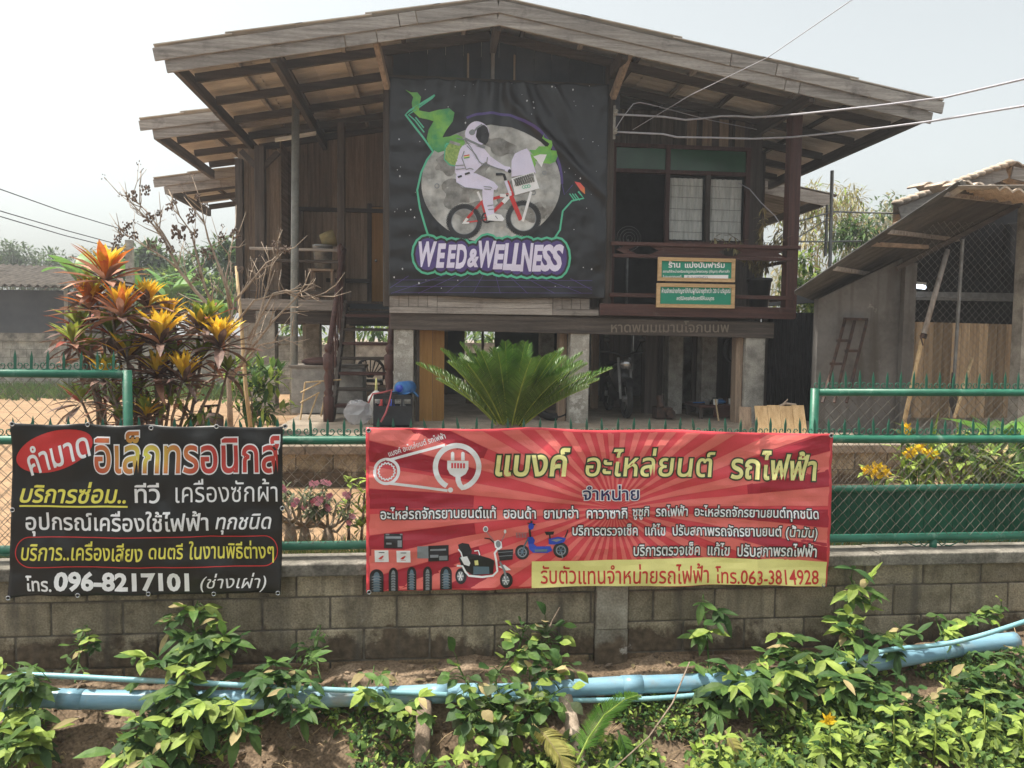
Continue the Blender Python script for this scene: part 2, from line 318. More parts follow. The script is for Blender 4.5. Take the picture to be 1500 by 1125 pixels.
leafm('flower_pink', (0.72, 0.20, 0.30), (0.84, 0.50, 0.58), trans=0.3, rough=0.6)
leafm('bamboo_leaf', (0.26, 0.25, 0.12), (0.42, 0.38, 0.22), trans=0.3, rough=0.7)
leafm('grass', (0.06, 0.12, 0.025), (0.16, 0.21, 0.06), trans=0.25, rough=0.6)
leafm('tree_far', (0.055, 0.105, 0.035), (0.10, 0.16, 0.06), trans=0.25, rough=0.6)
leafm('banana', (0.09, 0.22, 0.03), (0.16, 0.32, 0.06), trans=0.35, rough=0.4)
# red-orange lettering with a yellow flash printed at its middle
def flash_mat():
    m = bpy.data.materials.new('ink_flash'); m.use_nodes = True; t = m.node_tree; N = t.nodes; L = t.links
    tc = N.new('ShaderNodeTexCoord'); mp = N.new('ShaderNodeMapping'); mp.inputs['Location'].default_value = (0.02, 0, -0.86); mp.inputs['Scale'].default_value = (2.6, 0, 4.2)
    mp.vector_type = 'POINT'
    L.new(tc.outputs['Object'], mp.inputs[0])
    mp.inputs['Location'].default_value = (-0.02*2.6, 0, -0.86*4.2)
    ln = N.new('ShaderNodeVectorMath'); ln.operation = 'LENGTH'; L.new(mp.outputs[0], ln.inputs[0])
    rp = N.new('ShaderNodeValToRGB'); e = rp.color_ramp.elements
    e[0].position = 0.0; e[0].color = (0.62, 0.62, 0.08, 1); e[1].position = 0.9; e[1].color = (0.52, 0.05, 0.04, 1)
    k = e.new(0.45); k.color = (0.55, 0.22, 0.05, 1)
    L.new(ln.outputs['Value'], rp.inputs[0]); L.new(rp.outputs[0], N['Principled BSDF'].inputs['Base Color'])
    N['Principled BSDF'].inputs['Roughness'].default_value = 0.4
    return m
M['ink_flash'] = flash_mat()

# ------------------------------------------------------------------ flat print laid on a cloth
_font_cache = {}
def glyphs(body, bold=0.0, shear=0.0):
    key = (body, bold, shear)
    if key in _font_cache: return _font_cache[key]
    c = bpy.data.curves.new('t', 'FONT'); c.body = body; c.offset = bold; c.shear = shear; c.resolution_u = 3
    o = bpy.data.objects.new('t', c); COL.objects.link(o); bpy.context.view_layer.update()
    me = o.evaluated_get(bpy.context.evaluated_depsgraph_get()).to_mesh()
    vs = [(v.co.x, v.co.y) for v in me.vertices]; fs = [tuple(p.vertices) for p in me.polygons]
    bpy.data.objects.remove(o); bpy.data.curves.remove(c)
    _font_cache[key] = (vs, fs); return vs, fs

class Print:
    """Shapes given in photo pixels of the banner are carried to the banner's own plane, then laid on its cloth."""
    def __init__(s, Y, surf, parent, step=0.035, lift=0.0016, base=0.0018):
        s.Y = Y; s.surf = surf; s.parent = parent; s.step = step; s.lift = lift; s.parts = {}; s.base = base
        s.tr = lambda x, y: (x, y)
    def to2(s, p):
        x, y = s.tr(*p); w = q(x, y, s.Y); return (w.x, w.z)
    def _lay(s, v2, fs, mat, layer, part):
        bm = bmesh.new(); vv = [bm.verts.new((x, z, 0)) for x, z in v2]
        for f in fs:
            try: bm.faces.new([vv[i] for i in f])
            except ValueError: pass
        xs = [x for x, z in v2]; zs = [z for x, z in v2]; st = s.step
        for ax, lo, hi in ((0, min(xs), max(xs)), (1, min(zs), max(zs))):
            k = math.floor(lo/st)+1
            while k*st < hi:
                co = [0, 0, 0]; co[ax] = k*st; no = [0, 0, 0]; no[ax] = 1
                bmesh.ops.bisect_plane(bm, geom=bm.verts[:]+bm.edges[:]+bm.faces[:], plane_co=co, plane_no=no, dist=1e-6); k += 1
        mb, mats = s.parts.setdefault(part, (MB(), []))
        if mat not in mats: mats.append(mat)
        mb.mi = mats.index(mat)
        bm.verts.index_update()
        pts = [s.surf(v.co.x, v.co.y) + Vector((0, -s.base-s.lift*layer, 0)) for v in bm.verts]
        fl = []
        for f in bm.faces:
            i = [v.index for v in f.verts]
            if f.normal.z < 0: i.reverse()
            fl.append(i)
        mb.add(pts, fl); bm.free()
    def poly2(s, pts, mat, layer, part):
        tri = tessellate_polygon([[Vector((x, z, 0)) for x, z in pts]])
        s._lay(pts, tri, mat, layer, part)
    def poly(s, pts, mat, layer=1, part='emblem'): s.poly2([s.to2(p) for p in pts], mat, layer, part)
    def ell(s, cx, cy, rx, ry, mat, layer=1, part='emblem', rot=0, n=40):
        c, k = math.cos(math.radians(rot)), math.sin(math.radians(rot))
        s.poly([(cx+rx*math.cos(a)*c - ry*math.sin(a)*k, cy+rx*math.cos(a)*k + ry*math.sin(a)*c) for a in [2*math.pi*i/n for i in range(n)]], mat, layer, part)
    def stroke(s, pts, w, mat, layer=1, part='emblem', closed=False):
        P = [Vector(p) for p in pts]; n = len(P); Lf = []; Rt = []
        for i in range(n):
            a = P[(i-1) % n] if (closed or i) else P[i]; b = P[(i+1) % n] if (closed or i < n-1) else P[i]
            d = (b-a).normalized(); nn = Vector((-d.y, d.x))
            ww = w[i] if isinstance(w, (list, tuple)) else w
            Lf.append(P[i]+nn*ww/2); Rt.append(P[i]-nn*ww/2)
        v2 = [s.to2(p) for p in Lf+Rt]
        fs = [(i, (i+1) % n, n+(i+1) % n, n+i) for i in range(n if closed else n-1)]
        s._lay(v2, fs, mat, layer, part)
    def ring(s, cx, cy, r0, r1, mat, layer=1, part='emblem', a0=0, a1=360, n=40):
        v = []; k = n+1
        for rr in (r0, r1):
            v += [s.to2((cx+rr*math.cos(math.radians(a0+(a1-a0)*i/n)), cy+rr*math.sin(math.radians(a0+(a1-a0)*i/n)))) for i in range(k)]
        s._lay(v, [(i, i+1, k+i+1, k+i) for i in range(n)], mat, layer, part)
    def new(s, part):
        s.count = getattr(s, 'count', 0)+1; return (part, s.count)
    def text(s, body, x0, y0, x1, y1, mat, layer=1, part='lettering', bold=0.0, shear=0.0, rot=0, outline=()):
        part = s.new(part); vs, fs = glyphs(body, bold, shear)
        bx0 = min(v[0] for v in vs); bx1 = max(v[0] for v in vs); by0 = min(v[1] for v in vs); by1 = max(v[1] for v in vs)
        cx, cy, wd, ht = (x0+x1)/2, (y0+y1)/2, x1-x0, y1-y0
        cs, sn = math.cos(math.radians(rot)), math.sin(math.radians(rot))
        def mp(v):
            a = ((v[0]-bx0)/(bx1-bx0)-0.5)*wd; b = -((v[1]-by0)/(by1-by0)-0.5)*ht
            return s.to2((cx+a*cs-b*sn, cy+a*sn+b*cs))
        for k, (om, ob) in enumerate(outline):
            ov, of = glyphs(body, bold+ob, shear)
            s._lay([mp(v) for v in ov], of, om, layer-len(outline)+k, part)
        s._lay([mp(v) for v in vs], fs, mat, layer, part)
    def done(s):
        for part, (mb, mats) in s.parts.items(): mb.build(part[0] if isinstance(part, tuple) else part, [M[m] for m in mats], s.parent)
# ================================================================== ground, bank, road, terrace
def nz(x, y, s, a): return a*noise.noise(Vector((x*s, y*s, 3.7)))
def bank_z(x, y):
    pr = [(2.2, 0.42), (2.5, 0.40), (3.0, -0.25), (3.55, -0.46), (3.9, -0.40), (4.15, -0.24), (4.34, -0.10), (4.50, 0.0), (4.66, 0.04), (4.9, 0.04)]
    z = pr[-1][1]
    for (a, za), (b, zb) in zip(pr, pr[1:]):
        if a <= y <= b: z = za+(zb-za)*(y-a)/(b-a); break
    if y < 2.2: z = 0.42
    m = max(0.0, min(1.0, (x-0.6)/1.6))*max(0.0, 1-abs(y-3.75)/0.7)     # the bank swells towards the right
    r = max(0.0, min(1.0, (x-2.2)/1.5))*max(0.0, min(1, (y-3.4)/0.8))*(1 if y < 4.6 else 0)
    return z + 0.22*m + 0.16*r + (nz(x, y, 2.2, 0.06)+nz(x, y, 7, 0.025)+nz(x, y, 19, 0.010))*(1 if 2.5 < y < 4.7 else 0)
mb = MB(); nx, ny = 320, 70
mb.sheet(lambda u, v: (lambda x, y: V(x, y, bank_z(x, y)))(-8+16*u, 2.2+2.55*v), nx, ny)
tag(mb.build('soil_bank', M['bank'], smooth=True), 'brown earth bank sloping below the block wall', 'bank', kind='structure')
mb = MB(); mb.sheet(lambda u, v: V(-60+120*u, -30+32.25*v, 0.43), 12, 6)
tag(mb.build('road', M['asphalt']), 'asphalt road in front of the ditch', 'road', kind='structure')
def yard_z(x, y):
    z = 0.60 - 0.22*max(0, min(1, (y-5.2)/3.0))
    return z + nz(x, y, 0.5, 0.03) + nz(x, y, 2.5, 0.015)
mb = MB()
ys = [4.78+i*0.25 for i in range(18)] + [9.5+i*0.9 for i in range(18)] + [27, 32, 40, 55, 80, 120, 200, 400]
xs = [-400, -150, -70, -40, -25] + [-18+i*0.6 for i in range(61)] + [25, 40, 70, 150, 400]
vs = [(x, y, yard_z(x, y)) for y in ys for x in xs]; k = len(xs)
mb.add(vs, [(j*k+i, j*k+i+1, (j+1)*k+i+1, (j+1)*k+i) for j in range(len(ys)-1) for i in range(k-1)])
tag(mb.build('yard_ground', M['soil'], smooth=True), 'orange sandy yard behind the fence', 'ground', kind='structure')
# raised terrace under the house with its low block edge
mb = MB(); mb.box(-2.05, 5.6, 8.62, 19, 0.2, 0.84)
tag(mb.build('terrace', M['terrace'], bevel=0.01), 'pale cement floor raised under the stilt house', 'terrace', kind='structure')
lw = thing('low_block_wall', (-2.1, 8.5, 0.35), 'low stained block wall edging the raised floor of the house', 'wall')
mb = MB(); z = 0.34
for row in range(2):
    x = -2.1 - (0.2 if row % 2 else 0)
    while x < 5.6:
        mb.tone = rnd.uniform(0.75, 1.15); x1 = min(5.6, x+0.385); x0 = max(-2.1, x)
        if x1-x0 > .03: mb.box(x0, x1, 8.5-rnd.random()*.006, 8.61, z+0.006, z+0.204)
        x += 0.4
    z += 0.205
mb.build('block_face', M['block'], lw, bevel=0.005)
mb = MB(); mb.box(-2.1, 5.6, 8.507, 8.615, 0.2, 0.748); mb.build('mortar', M['mortar'], lw)
mb = MB(); x = -2.2
while x < 5.6:
    wd = rnd.uniform(0.7, 1.3); mb.tone = rnd.uniform(.85, 1.1)
    mb.box(x+.006, min(5.65, x+wd), 8.44+rnd.uniform(-.03, .02), 8.64, 0.752, 0.848); x += wd
mb.build('coping', M['terrace'], lw, bevel=0.008)
# dirt strip and fallen footing at the wall base
# ================================================================== front block wall
WY = 4.64
bw = thing('block_wall', (0.6, WY, 0.0), 'stained grey block retaining wall under the green fence', 'wall')
mb = MB(); z = -0.13
for row in range(4):
    x = -4.2 + (0.18 if row % 2 else -0.02)
    while x < 8.2:
        pil = [(1.005, 1.205), (-3.3, -3.1), (4.9, 5.1), (6.9, 7.1)]
        mb.tone = rnd.uniform(0.7, 1.2)
        segs = [(x, x+0.39)]
        for a, b in pil:
            ns = []
            for s0, s1 in segs:
                if s1 <= a or s0 >= b: ns.append((s0, s1))
                else:
                    if s0 < a-.02: ns.append((s0, a-.006))
                    if s1 > b+.02: ns.append((b+.006, s1))
            segs = ns
        dy = rnd.uniform(-0.006, 0.004)
        mb.mi = 1 if row == 0 else 0
        for s0, s1 in segs: mb.box(s0, s1, WY+dy, WY+0.14, z+0.004, z+0.196)
        x += 0.4
    z += 0.2
mb.build('block_face', [M['block'], M['block_dirt']], bw, bevel=0.010)
mb = MB(); mb.box(-4.3, 8.3, WY+0.009, WY+0.145, -0.4, 0.655); mb.build('mortar', M['mortar'], bw)
mb = MB(); x = -4.3
while x < 8.2:
    wd = rnd.uniform(1.1, 2.1); mb.tone = rnd.uniform(0.85, 1.12); x1 = min(x+wd, 8.3)
    if -4.2 < x: pass
    mb.box(x+.003, x1, WY-0.045+rnd.uniform(-.006, .006), WY+0.19, 0.612, 0.690+rnd.uniform(-.004, .004)); x = x1
mb.build('coping', M['cap'], bw, bevel=0.008)
for a in (1.005, -3.3, 4.9, 6.9):
    mb = MB(); mb.box(a, a+0.2, WY-0.028, WY+0.12, 0.235, 0.609); mb.tone = .72; mb.box(a-.004, a+0.204, WY-0.024, WY+0.12, -0.2, 0.2345)
    mb.build('pillar', M['pier'], bw, bevel=0.006)
# cement footing ledge along the foot of the wall
def ledge(u, v):
    x = -4.3+12.5*u; a = v*math.pi*0.62
    r = 0.055+0.018*noise.noise(Vector((x*3, v*2, 1)))
    return V(x, WY+0.02-0.10*math.sin(a)-r*0.35+.02*noise.noise(Vector((x*1.7, 0, 5))), -0.055+0.03*noise.noise(Vector((x*.8, 4, 0)))+r*math.cos(a)*0.9)
mb = MB(); mb.sheet(ledge, 280, 8); tag(mb.build('footing_ledge', M['block_dirt'], loc=(0.6, WY-.05, -0.1), smooth=True), 'crumbling mortar ledge along the foot of the wall', 'ledge', kind='structure')
# ================================================================== fences and gates
def chain(x0, x1, z0, z1, y, cell, r, parent, mat='wire', sag=0.0):
    mb = MB(); k = 0; nrow = int((z1-z0)/(cell*0.51)); wv = cell/2; x = x0-wv
    while x < x1+wv:
        mb.tone = 0.75+0.5*rnd.random(); pts = []
        for i in range(nrow+1):
            px = x + (wv if (i+k) % 2 else 0) + 0.05*(z1-z0)*0; pz = z1 - i*(z1-z0)/nrow
            if x0 <= px <= x1: pts.append(V(px+.006*noise.noise(Vector((px*4, pz*4, 2))), y + (0.003 if (i+k) % 2 else -0.003) + 0.012*noise.noise(Vector((px*1.5, pz*2, 0))), pz))
            else:
                if len(pts) > 1: mb.tube(pts, r, 4, False)
                pts = []
        if len(pts) > 1: mb.tube(pts, r, 4, False)
        x += wv; k += 1
    return mb.build('chain_link', M[mat], parent)
def spike_mesh(h, tilt=0):
    mb = MB()
    mb.add([(-.007, -.002, 0), (.007, -.002, 0), (.0085, -.002, h*.62), (0, -.001, h), (-.0085, -.002, h*.62),
            (-.007, .003, 0), (.007, .003, 0), (.0085, .003, h*.62), (0, .002, h), (-.0085, .003, h*.62)],
           [(0, 1, 2, 3, 4), (9, 8, 7, 6, 5), (0, 5, 6, 1), (1, 6, 7, 2), (2, 7, 8, 3), (3, 8, 9, 4), (4, 9, 5, 0)])
    for s in (-1, 1):
        pts = [V(s*.003, 0, .012), V(s*.018, 0, .003), V(s*.034, 0, .010), V(s*.041, 0, .026), V(s*.036, 0, .040), V(s*.023, 0, .043), V(s*.016, 0, .034), V(s*.022, 0, .027)]
        mb.tube(pts, 0.0036, 5)
    return mb
spike0 = None
def spikes(x0, x1, step, y, z, h, parent):
    global spike0
    b = base_of(parent); n = int((x1-x0)/step)
    first = None
    for i in range(n+1):
        x = x0+i*step
        if first is None:
            first = spike_mesh(h).build('spike', M['green_paint']); o = first
        else:
            o = first.copy(); COL.objects.link(o)
        o.parent = parent; o.location = V(x+rnd.uniform(-.003, .003), y, z)-b
        o.rotation_euler = (rnd.uniform(-.05, .05), rnd.uniform(-.05, .05) if rnd.random() < .9 else rnd.uniform(-.25, .25), rnd.uniform(-.15, .15))
        o.scale = (1, 1, rnd.uniform(.92, 1.06))
FY = 4.74
fe = thing('green_fence', (0.6, FY, 0.69), 'green pipe fence with chain link and spikes standing on the block wall', 'fence')
for z in (1.412, 0.76):
    mb = MB(); mb.tube([V(-3.6+.41*i, FY, z+rnd.uniform(-.003, .003)) for i in range(25)], 0.027, 12); mb.build('rail', M['green_paint'], fe, smooth=True)
for x in (-3.35, -0.36, 1.55, 3.30, 4.55, 6.2):
    mb = MB(); mb.tube([V(x, FY, 0.66), V(x, FY, 1.40) if x not in (3.30,) else V(x, FY, 0.745)], 0.024, 10); mb.build('post', M['green_paint'], fe, smooth=True)
chain(-3.6, 6.2, 0.772, 1.40, FY-0.012, 0.074, 0.0023, fe)
spikes(-3.55, 6.2, 0.1, FY, 1.436, 0.115, fe)
for s in (-1, 1):
    mb = MB(); c = V(3.30, FY, 0.70)
    pts = [c+V(s*x, 0, z) for x, z in ((.03, .022), (.06, -.002), (.085, .010), (.09, .035), (.072, .045), (.062, .030), (.075, .018))]
    mb.tube(pts, .004, 5)
    pts = [c+V(s*x, 0, z) for x, z in ((.085, .0), (.12, -.004), (.16, .012), (.20, .038), (.235, .046), (.25, .026), (.235, .008), (.218, .014), (.225, .030))]
    mb.tube(pts, .004, 5); mb.build('scroll', M['green_paint'], fe, smooth=True)
def gate(name, x0, x1, zt, zm, zb, y, label, sheet):
    g = thing(name, ((x0+x1)/2, y, zb), label, 'gate', 'sliding pipe gates behind the fence')
    for z in ([zt, zm] if zm else [zt]) + [zb]:
        mb = MB(); mb.tube([V(x0, y, z), V((x0+x1)/2, y, z+.004), V(x1, y, z)], 0.026, 12); mb.build('rail', M['green_paint'], g, smooth=True)
    for x in (x0, x1):
        mb = MB(); mb.tube([V(x, y, zb-.03), V(x, y, zt+0.026)], 0.029, 12); mb.build('post', M['green_paint'], g, smooth=True)
    chain(x0+.02, x1-.02, (zm or zb), zt-.02, y-.01, 0.085, 0.0024, g)
    spikes(x0+.03, x1-.02, 0.098, y, zt+.024, 0.125, g)
    if sheet:
        mb = MB(); n = int((x1-x0-.1)/0.11)
        for i in range(n):
            a = x0+.09+i*.11; mb.tone = rnd.uniform(.9, 1.06)
            mb.box(a, a+.104, y+.030, y+.036, zb-.08, zm-.02); mb.tone *= .9; mb.box(a+.104, a+.11, y+.034, y+.038, zb-.08, zm-.02)
        mb.build('sheet_panel', M['green_sheet'], g)
    return g
gate('pipe_gate', 2.60, 6.1, 1.695, 1.02, 0.62, 5.05, 'green chain link gate with dark green sheet panel behind fence at right', True)
gate('pipe_gate', -4.0, -1.93, 1.785, None, 0.64, 5.05, 'green spiked pipe gate frame behind the black banner at left', False)
# ================================================================== banners
def eyelets(pts, Y, surf, parent):
    for px, py in pts:
        p = q(px, py, Y); c = surf(p.x, p.z); mb = MB()
        ring = [c+V(.011*math.cos(a), -.004, .011*math.sin(a)) for a in [2*math.pi*i/12 for i in range(13)]]
        mb.tube(ring, .0036, 6, False); mb.mi = 1
        mb.add([c+V(.008*math.cos(2*math.pi*i/10), -.003, .008*math.sin(2*math.pi*i/10)) for i in range(10)], [tuple(range(10))])
        mb.build('eyelet', [M['chrome'], M['dark']], parent)
def cloth(name, Y, x0, x1, ztop, zbot, surf, mat, parent, nu, nv):
    """x0,x1 and the two edge curves are in metres; the cloth follows surf."""
    mb = MB()
    def f(u, v):
        xa, xb = (x0[0]+(x0[1]-x0[0])*v, x1[0]+(x1[1]-x1[0])*v) if isinstance(x0, tuple) else (x0, x1)
        x = xa+(xb-xa)*u; zt, zb = ztop(u), zbot(u); return surf(x, zt+(zb-zt)*v)
    mb.sheet(f, nu, nv)
    return mb.build(name, mat, parent, smooth=True, solid=0.0005)
# ---- black banner
BY = 4.565
def surf_b(x, z):
    u = (x+2.42)/1.53; v = (1.53-z)/1.02
    d = 0.016*math.sin(x*5.2+.6)*math.sin(max(0, min(1, v))*3.1) + 0.004*math.sin(x*15+z*9) + 0.003*math.sin(z*24+x*4)
    d += 0.008*math.exp(-((v-.03)/.05)**2)*math.sin(x*22) + 0.012*math.exp(-((v-1)/.06)**2)*math.sin(x*19+1)
    d += 0.016*noise.noise(Vector((x*5, z*5, 1)))+.006*noise.noise(Vector((x*14, z*11, 4)))
    return V(x, BY + d - 0.02 - .0, z)
bb = thing('vinyl_banner', (-1.66, BY, 0.5), 'black vinyl banner with yellow and white lettering tied to the fence', 'banner')
a, b, c, d = q(20, 618, BY), q(415, 624, BY), q(15, 874, BY), q(413, 868, BY)
def sagb(u, n, amp): return amp*abs(math.sin(u*n*math.pi))
cloth('sheet', BY, (a.x, c.x), (b.x, d.x), lambda u: a.z+(b.z-a.z)*u-sagb(u, 4, .010), lambda u: c.z+(d.z-c.z)*u+sagb(u, 4, .007), surf_b, M['vinyl_black'], bb, 90, 60)
P = Print(BY, surf_b, bb); k = 430/1500
P.tr = lambda x, y: (x*k, 600+y*k)
P.ell(283, 210, 203, 100, 'ink_red', 1, 'red_ellipse', rot=-17)
P.text('คำมาด', 130, 145, 465, 290, 'ink_white', 3, 'lettering', .012, .1, rot=-19)
P.text('อิเล็กทรอนิกส์', 492, 108, 1432, 322, 'ink_flash', 4, 'headline', .014, outline=(('ink_white', .03),))
P.text('บริการซ่อม..', 105, 368, 655, 475, 'ink_yellow', 2, bold=.018, shear=.2)
P.poly([(105, 486), (664, 486), (664, 495), (105, 495)], 'ink_yellow', 2, 'lettering')
P.text('ทีวี', 700, 368, 828, 472, 'ink_white', 2, bold=.014)
P.text('เครื่องซักผ้า', 908, 350, 1420, 470, 'ink_white', 2, bold=0)
P.text('อุปกรณ์เครื่องใช้ไฟฟ้า', 135, 512, 1070, 645, 'ink_white', 2, bold=.014)
P.text('ทุกชนิด', 1105, 530, 1388, 635, 'ink_white', 2, bold=.012, shear=.2)
rr = []
for cx, cy, a0 in ((1352, 722, -90), (1352, 722, 0), (155, 722, 90), (155, 722, 180)):
    for i in range(9):
        an = math.radians(a0+i*11.25); rr.append((cx+68*math.cos(an), cy-4*(1 if cx > 900 else -1)+76*math.sin(an)))
P.stroke(rr, 4.5, 'ink_red', 2, 'red_outline', closed=True)
P.text('บริการ..เครื่องเสียง', 115, 668, 742, 768, 'ink_yellow', 2, bold=.012, shear=.12)
P.text('ดนตรี', 772, 676, 945, 756, 'ink_yellow', 2, bold=.012, shear=.05)
P.text('ในงานพิธีต่างๆ', 975, 665, 1402, 778, 'ink_yellow', 2, bold=.012)
P.text('โทร.', 137, 843, 275, 925, 'ink_white', 2, bold=.02)
P.text('096-8217101', 285, 824, 975, 924, 'ink_white', 2, bold=.04)
P.text('(ช่างเผ่า)', 1030, 830, 1365, 928, 'ink_white', 2, bold=.002, shear=.25)
P.done()
eyelets([(x*k, 600+y*k) for x, y in ((80, 70), (455, 75), (778, 92), (1115, 83), (1460, 84), (70, 510), (1445, 502), (58, 953), (405, 944), (764, 937), (1096, 938), (1425, 930))], BY, surf_b, bb)
# ---- red banner
RY = 4.565
def surf_r(x, z):
    v = (1.49-z)/1.0
    d = 0.014*math.sin(x*4.1+1.0)*math.sin(max(0, min(1, v))*3.1) + 0.0035*math.sin(z*31+1.5*math.sin(x*3)) + 0.004*math.sin(x*10+z*6)
    d += 0.020*math.exp(-((v-.02)/.09)**2)*math.sin(x*9+2) + 0.010*math.exp(-((v-1)/.06)**2)*math.sin(x*16)
    d -= 0.012*math.exp(-((x-2.0)/.035)**2)                                     # the fold line near the right end
    t = (x+.41)*.8+v; d += 0.008*math.exp(-((t-.25)/.07)**2)*math.sin((x-z)*30)  # creases running from the tied corner
    d += 0.016*noise.noise(Vector((x*4, z*4, 9)))+.006*noise.noise(Vector((x*8, z*20, 4)))
    return V(x, RY - 0.022 + d, z)
rb = thing('vinyl_banner', (1.05, RY, 0.48), 'long red vinyl banner with sunburst and scooters tied along the fence', 'banner')
a2, b2, c2, d2 = q(537, 625, RY), q(1217, 634, RY), q(538, 867, RY), q(1207, 857, RY)
topz = lambda u: a2.z+(b2.z-a2.z)*u - .010*abs(math.sin(u*3*math.pi)) + .012*math.sin(u*math.pi)
botz = lambda u: c2.z+(d2.z-c2.z)*u + .02*math.sin(u*math.pi) + .006*math.sin(u*17)
cloth('sheet', RY, a2.x, b2.x, topz, botz, surf_r, M['vinyl_red'], rb, 150, 50)
P = Print(RY, surf_r, rb)
cx, cz = (lambda p: (p.x, p.z))(q(897, 742, RY))
x0, x1 = a2.x+.004, b2.x-.004
def inside(x, z):
    u = (x-x0)/(x1-x0); return 0 <= u <= 1 and botz(u)+.004 < z < topz(u)-.004
def reach(an):
    r = 0.0
    while r < 3 and inside(cx+(r+.02)*math.cos(an), cz+(r+.02)*math.sin(an)): r += .01
    return r
NR = 36
for i in range(NR):
    a0 = 2*math.pi*(i+.1*math.sin(i*5))/NR; a1 = a0+math.pi/NR
    tip = [(cx+.02*math.cos(a0), cz+.02*math.sin(a0))]
    out = []
    for j in range(5):
        an = a0+(a1-a0)*j/4; r = reach(an); out.append((cx+r*math.cos(an), cz+r*math.sin(an)))
    P.poly2(tip+out, 'vinyl_ray', 1, 'sunburst')
    rd = 0.85                                             # deeper red print towards the ends
    o2 = []; i2 = []
    for j in range(5):
        an = a1+(a1-a0)*(.04+.92*j/4); r = reach(an)
        if r > rd+.1: o2.append((cx+r*math.cos(an), cz+r*math.sin(an))); i2.append((cx+rd*math.cos(an), cz+rd*math.sin(an)))
    if len(o2) == 5: P.poly2(o2+i2[::-1], 'vinyl_deep', 1, 'sunburst')
# plug and chain emblem
k = .2533
P.tr = lambda x, y: (520+x*k, 610+y*k)
P.stroke([(590+125*math.cos(math.radians(t)), 290+125*math.sin(math.radians(t))) for t in range(118, 435, 8)] + [(622, 412), (606, 395), (597, 370), (595, 345)], 30, 'ink_white', 2, 'plug_emblem')
P.ell(552, 424, 15, 15, 'ink_white', 2, 'plug_emblem')
P.poly([(533, 252), (655, 252), (655, 300), (640, 330), (612, 347), (575, 347), (548, 330), (533, 300)], 'ink_white', 3, 'plug_emblem')
for x in (564, 623): P.poly([(x-10, 250), (x-10, 207), (x, 199), (x+10, 207), (x+10, 250)], 'ink_white', 2, 'plug_emblem')
for i in range(5): P.poly([(556+i*17, 266), (567+i*17, 266), (567+i*17, 296), (556+i*17, 296)], 'vinyl_red', 4, 'plug_emblem')
P.ring(185, 312, 60, 77, 'ink_white', 2, 'plug_emblem')
gear = [(185+(50 if i % 2 else 42)*math.cos(2*math.pi*i/32), 312+(50 if i % 2 else 42)*math.sin(2*math.pi*i/32)) for i in range(32)]
P.stroke(gear, 9, 'ink_white', 2, 'plug_emblem', closed=True)
P.stroke([(205, 246), (520, 163)], 16, 'ink_white', 2, 'plug_emblem'); P.stroke([(195, 378), (535, 428)], 16, 'ink_white', 2, 'plug_emblem')
P.text('แบงค์ อะไหล่ยนต์ รถไฟฟ้า', 186, 140, 528, 178, 'ink_white', 3, bold=.012, rot=-17.5)
P.tr = lambda x, y: (x, y)
YO = (('ink_darkgreen', .045),)
P.text('แบงค์', 725, 655, 834, 697, 'ink_paleyellow', 4, 'headline', .022, .12, outline=YO)
P.text('อะไหล่ยนต์', 856, 656, 1046, 697, 'ink_paleyellow', 4, 'headline', .010, .12, outline=YO, rot=.6)
P.text('รถไฟฟ้า', 1068, 659, 1193, 702, 'ink_paleyellow', 4, 'headline', .022, .12, outline=YO, rot=1.2)
P.text('จำหน่าย', 852, 709, 934, 731, 'ink_navy', 4, bold=.012, outline=(('ink_white', .05),))
BO = (('ink_black', .07),)
P.text('อะไหล่รถจักรยานยนต์แท้  ฮอนด้า  ยามาฮ่า  คาวาซากิ', 558, 740, 916, 758, 'ink_white', 4, bold=.016, outline=BO, rot=-.35)
P.text('ซูซูกิ  รถไฟฟ้า  อะไหล่รถจักรยานยนต์ทุกชนิด', 924, 739, 1193, 761, 'ink_white', 4, bold=.016, outline=BO, rot=.6)
P.text('บริการตรวจเช็ค  แก้ไข  ปรับสภาพรถจักรยานยนต์ (น้ำมัน)', 837, 766, 1192, 788, 'ink_white', 4, bold=.016, outline=BO, rot=.5)
P.text('บริการตรวจเช็ค  แก้ไข  ปรับสภาพรถไฟฟ้า', 926, 793, 1191, 813, 'ink_white', 4, bold=.016, outline=BO, rot=.3)
bu = lambda px: max(0, min(1, (q(px, 840, RY).x-a2.x)/(b2.x-a2.x)))
band = [(778, 820), (860, 818.5), (960, 817), (1060, 816), (1130, 817), (1207, 820.5)]
P.poly2([P.to2(p) for p in band] + [((lambda X: (X, botz((X-a2.x)/(b2.x-a2.x))+.003))(q(px, 855, RY).x)) for px in (1206, 1130, 1060, 960, 860, 778)], 'ink_bandyellow', 2, 'yellow_band')
P.text('รับตัวแทนจำหน่ายรถไฟฟ้า', 791, 824, 1037, 853, 'ink_red', 3, bold=.008)
P.text('โทร.063-3814928', 1047, 829, 1196, 854, 'ink_red', 3, bold=.010, rot=.4)
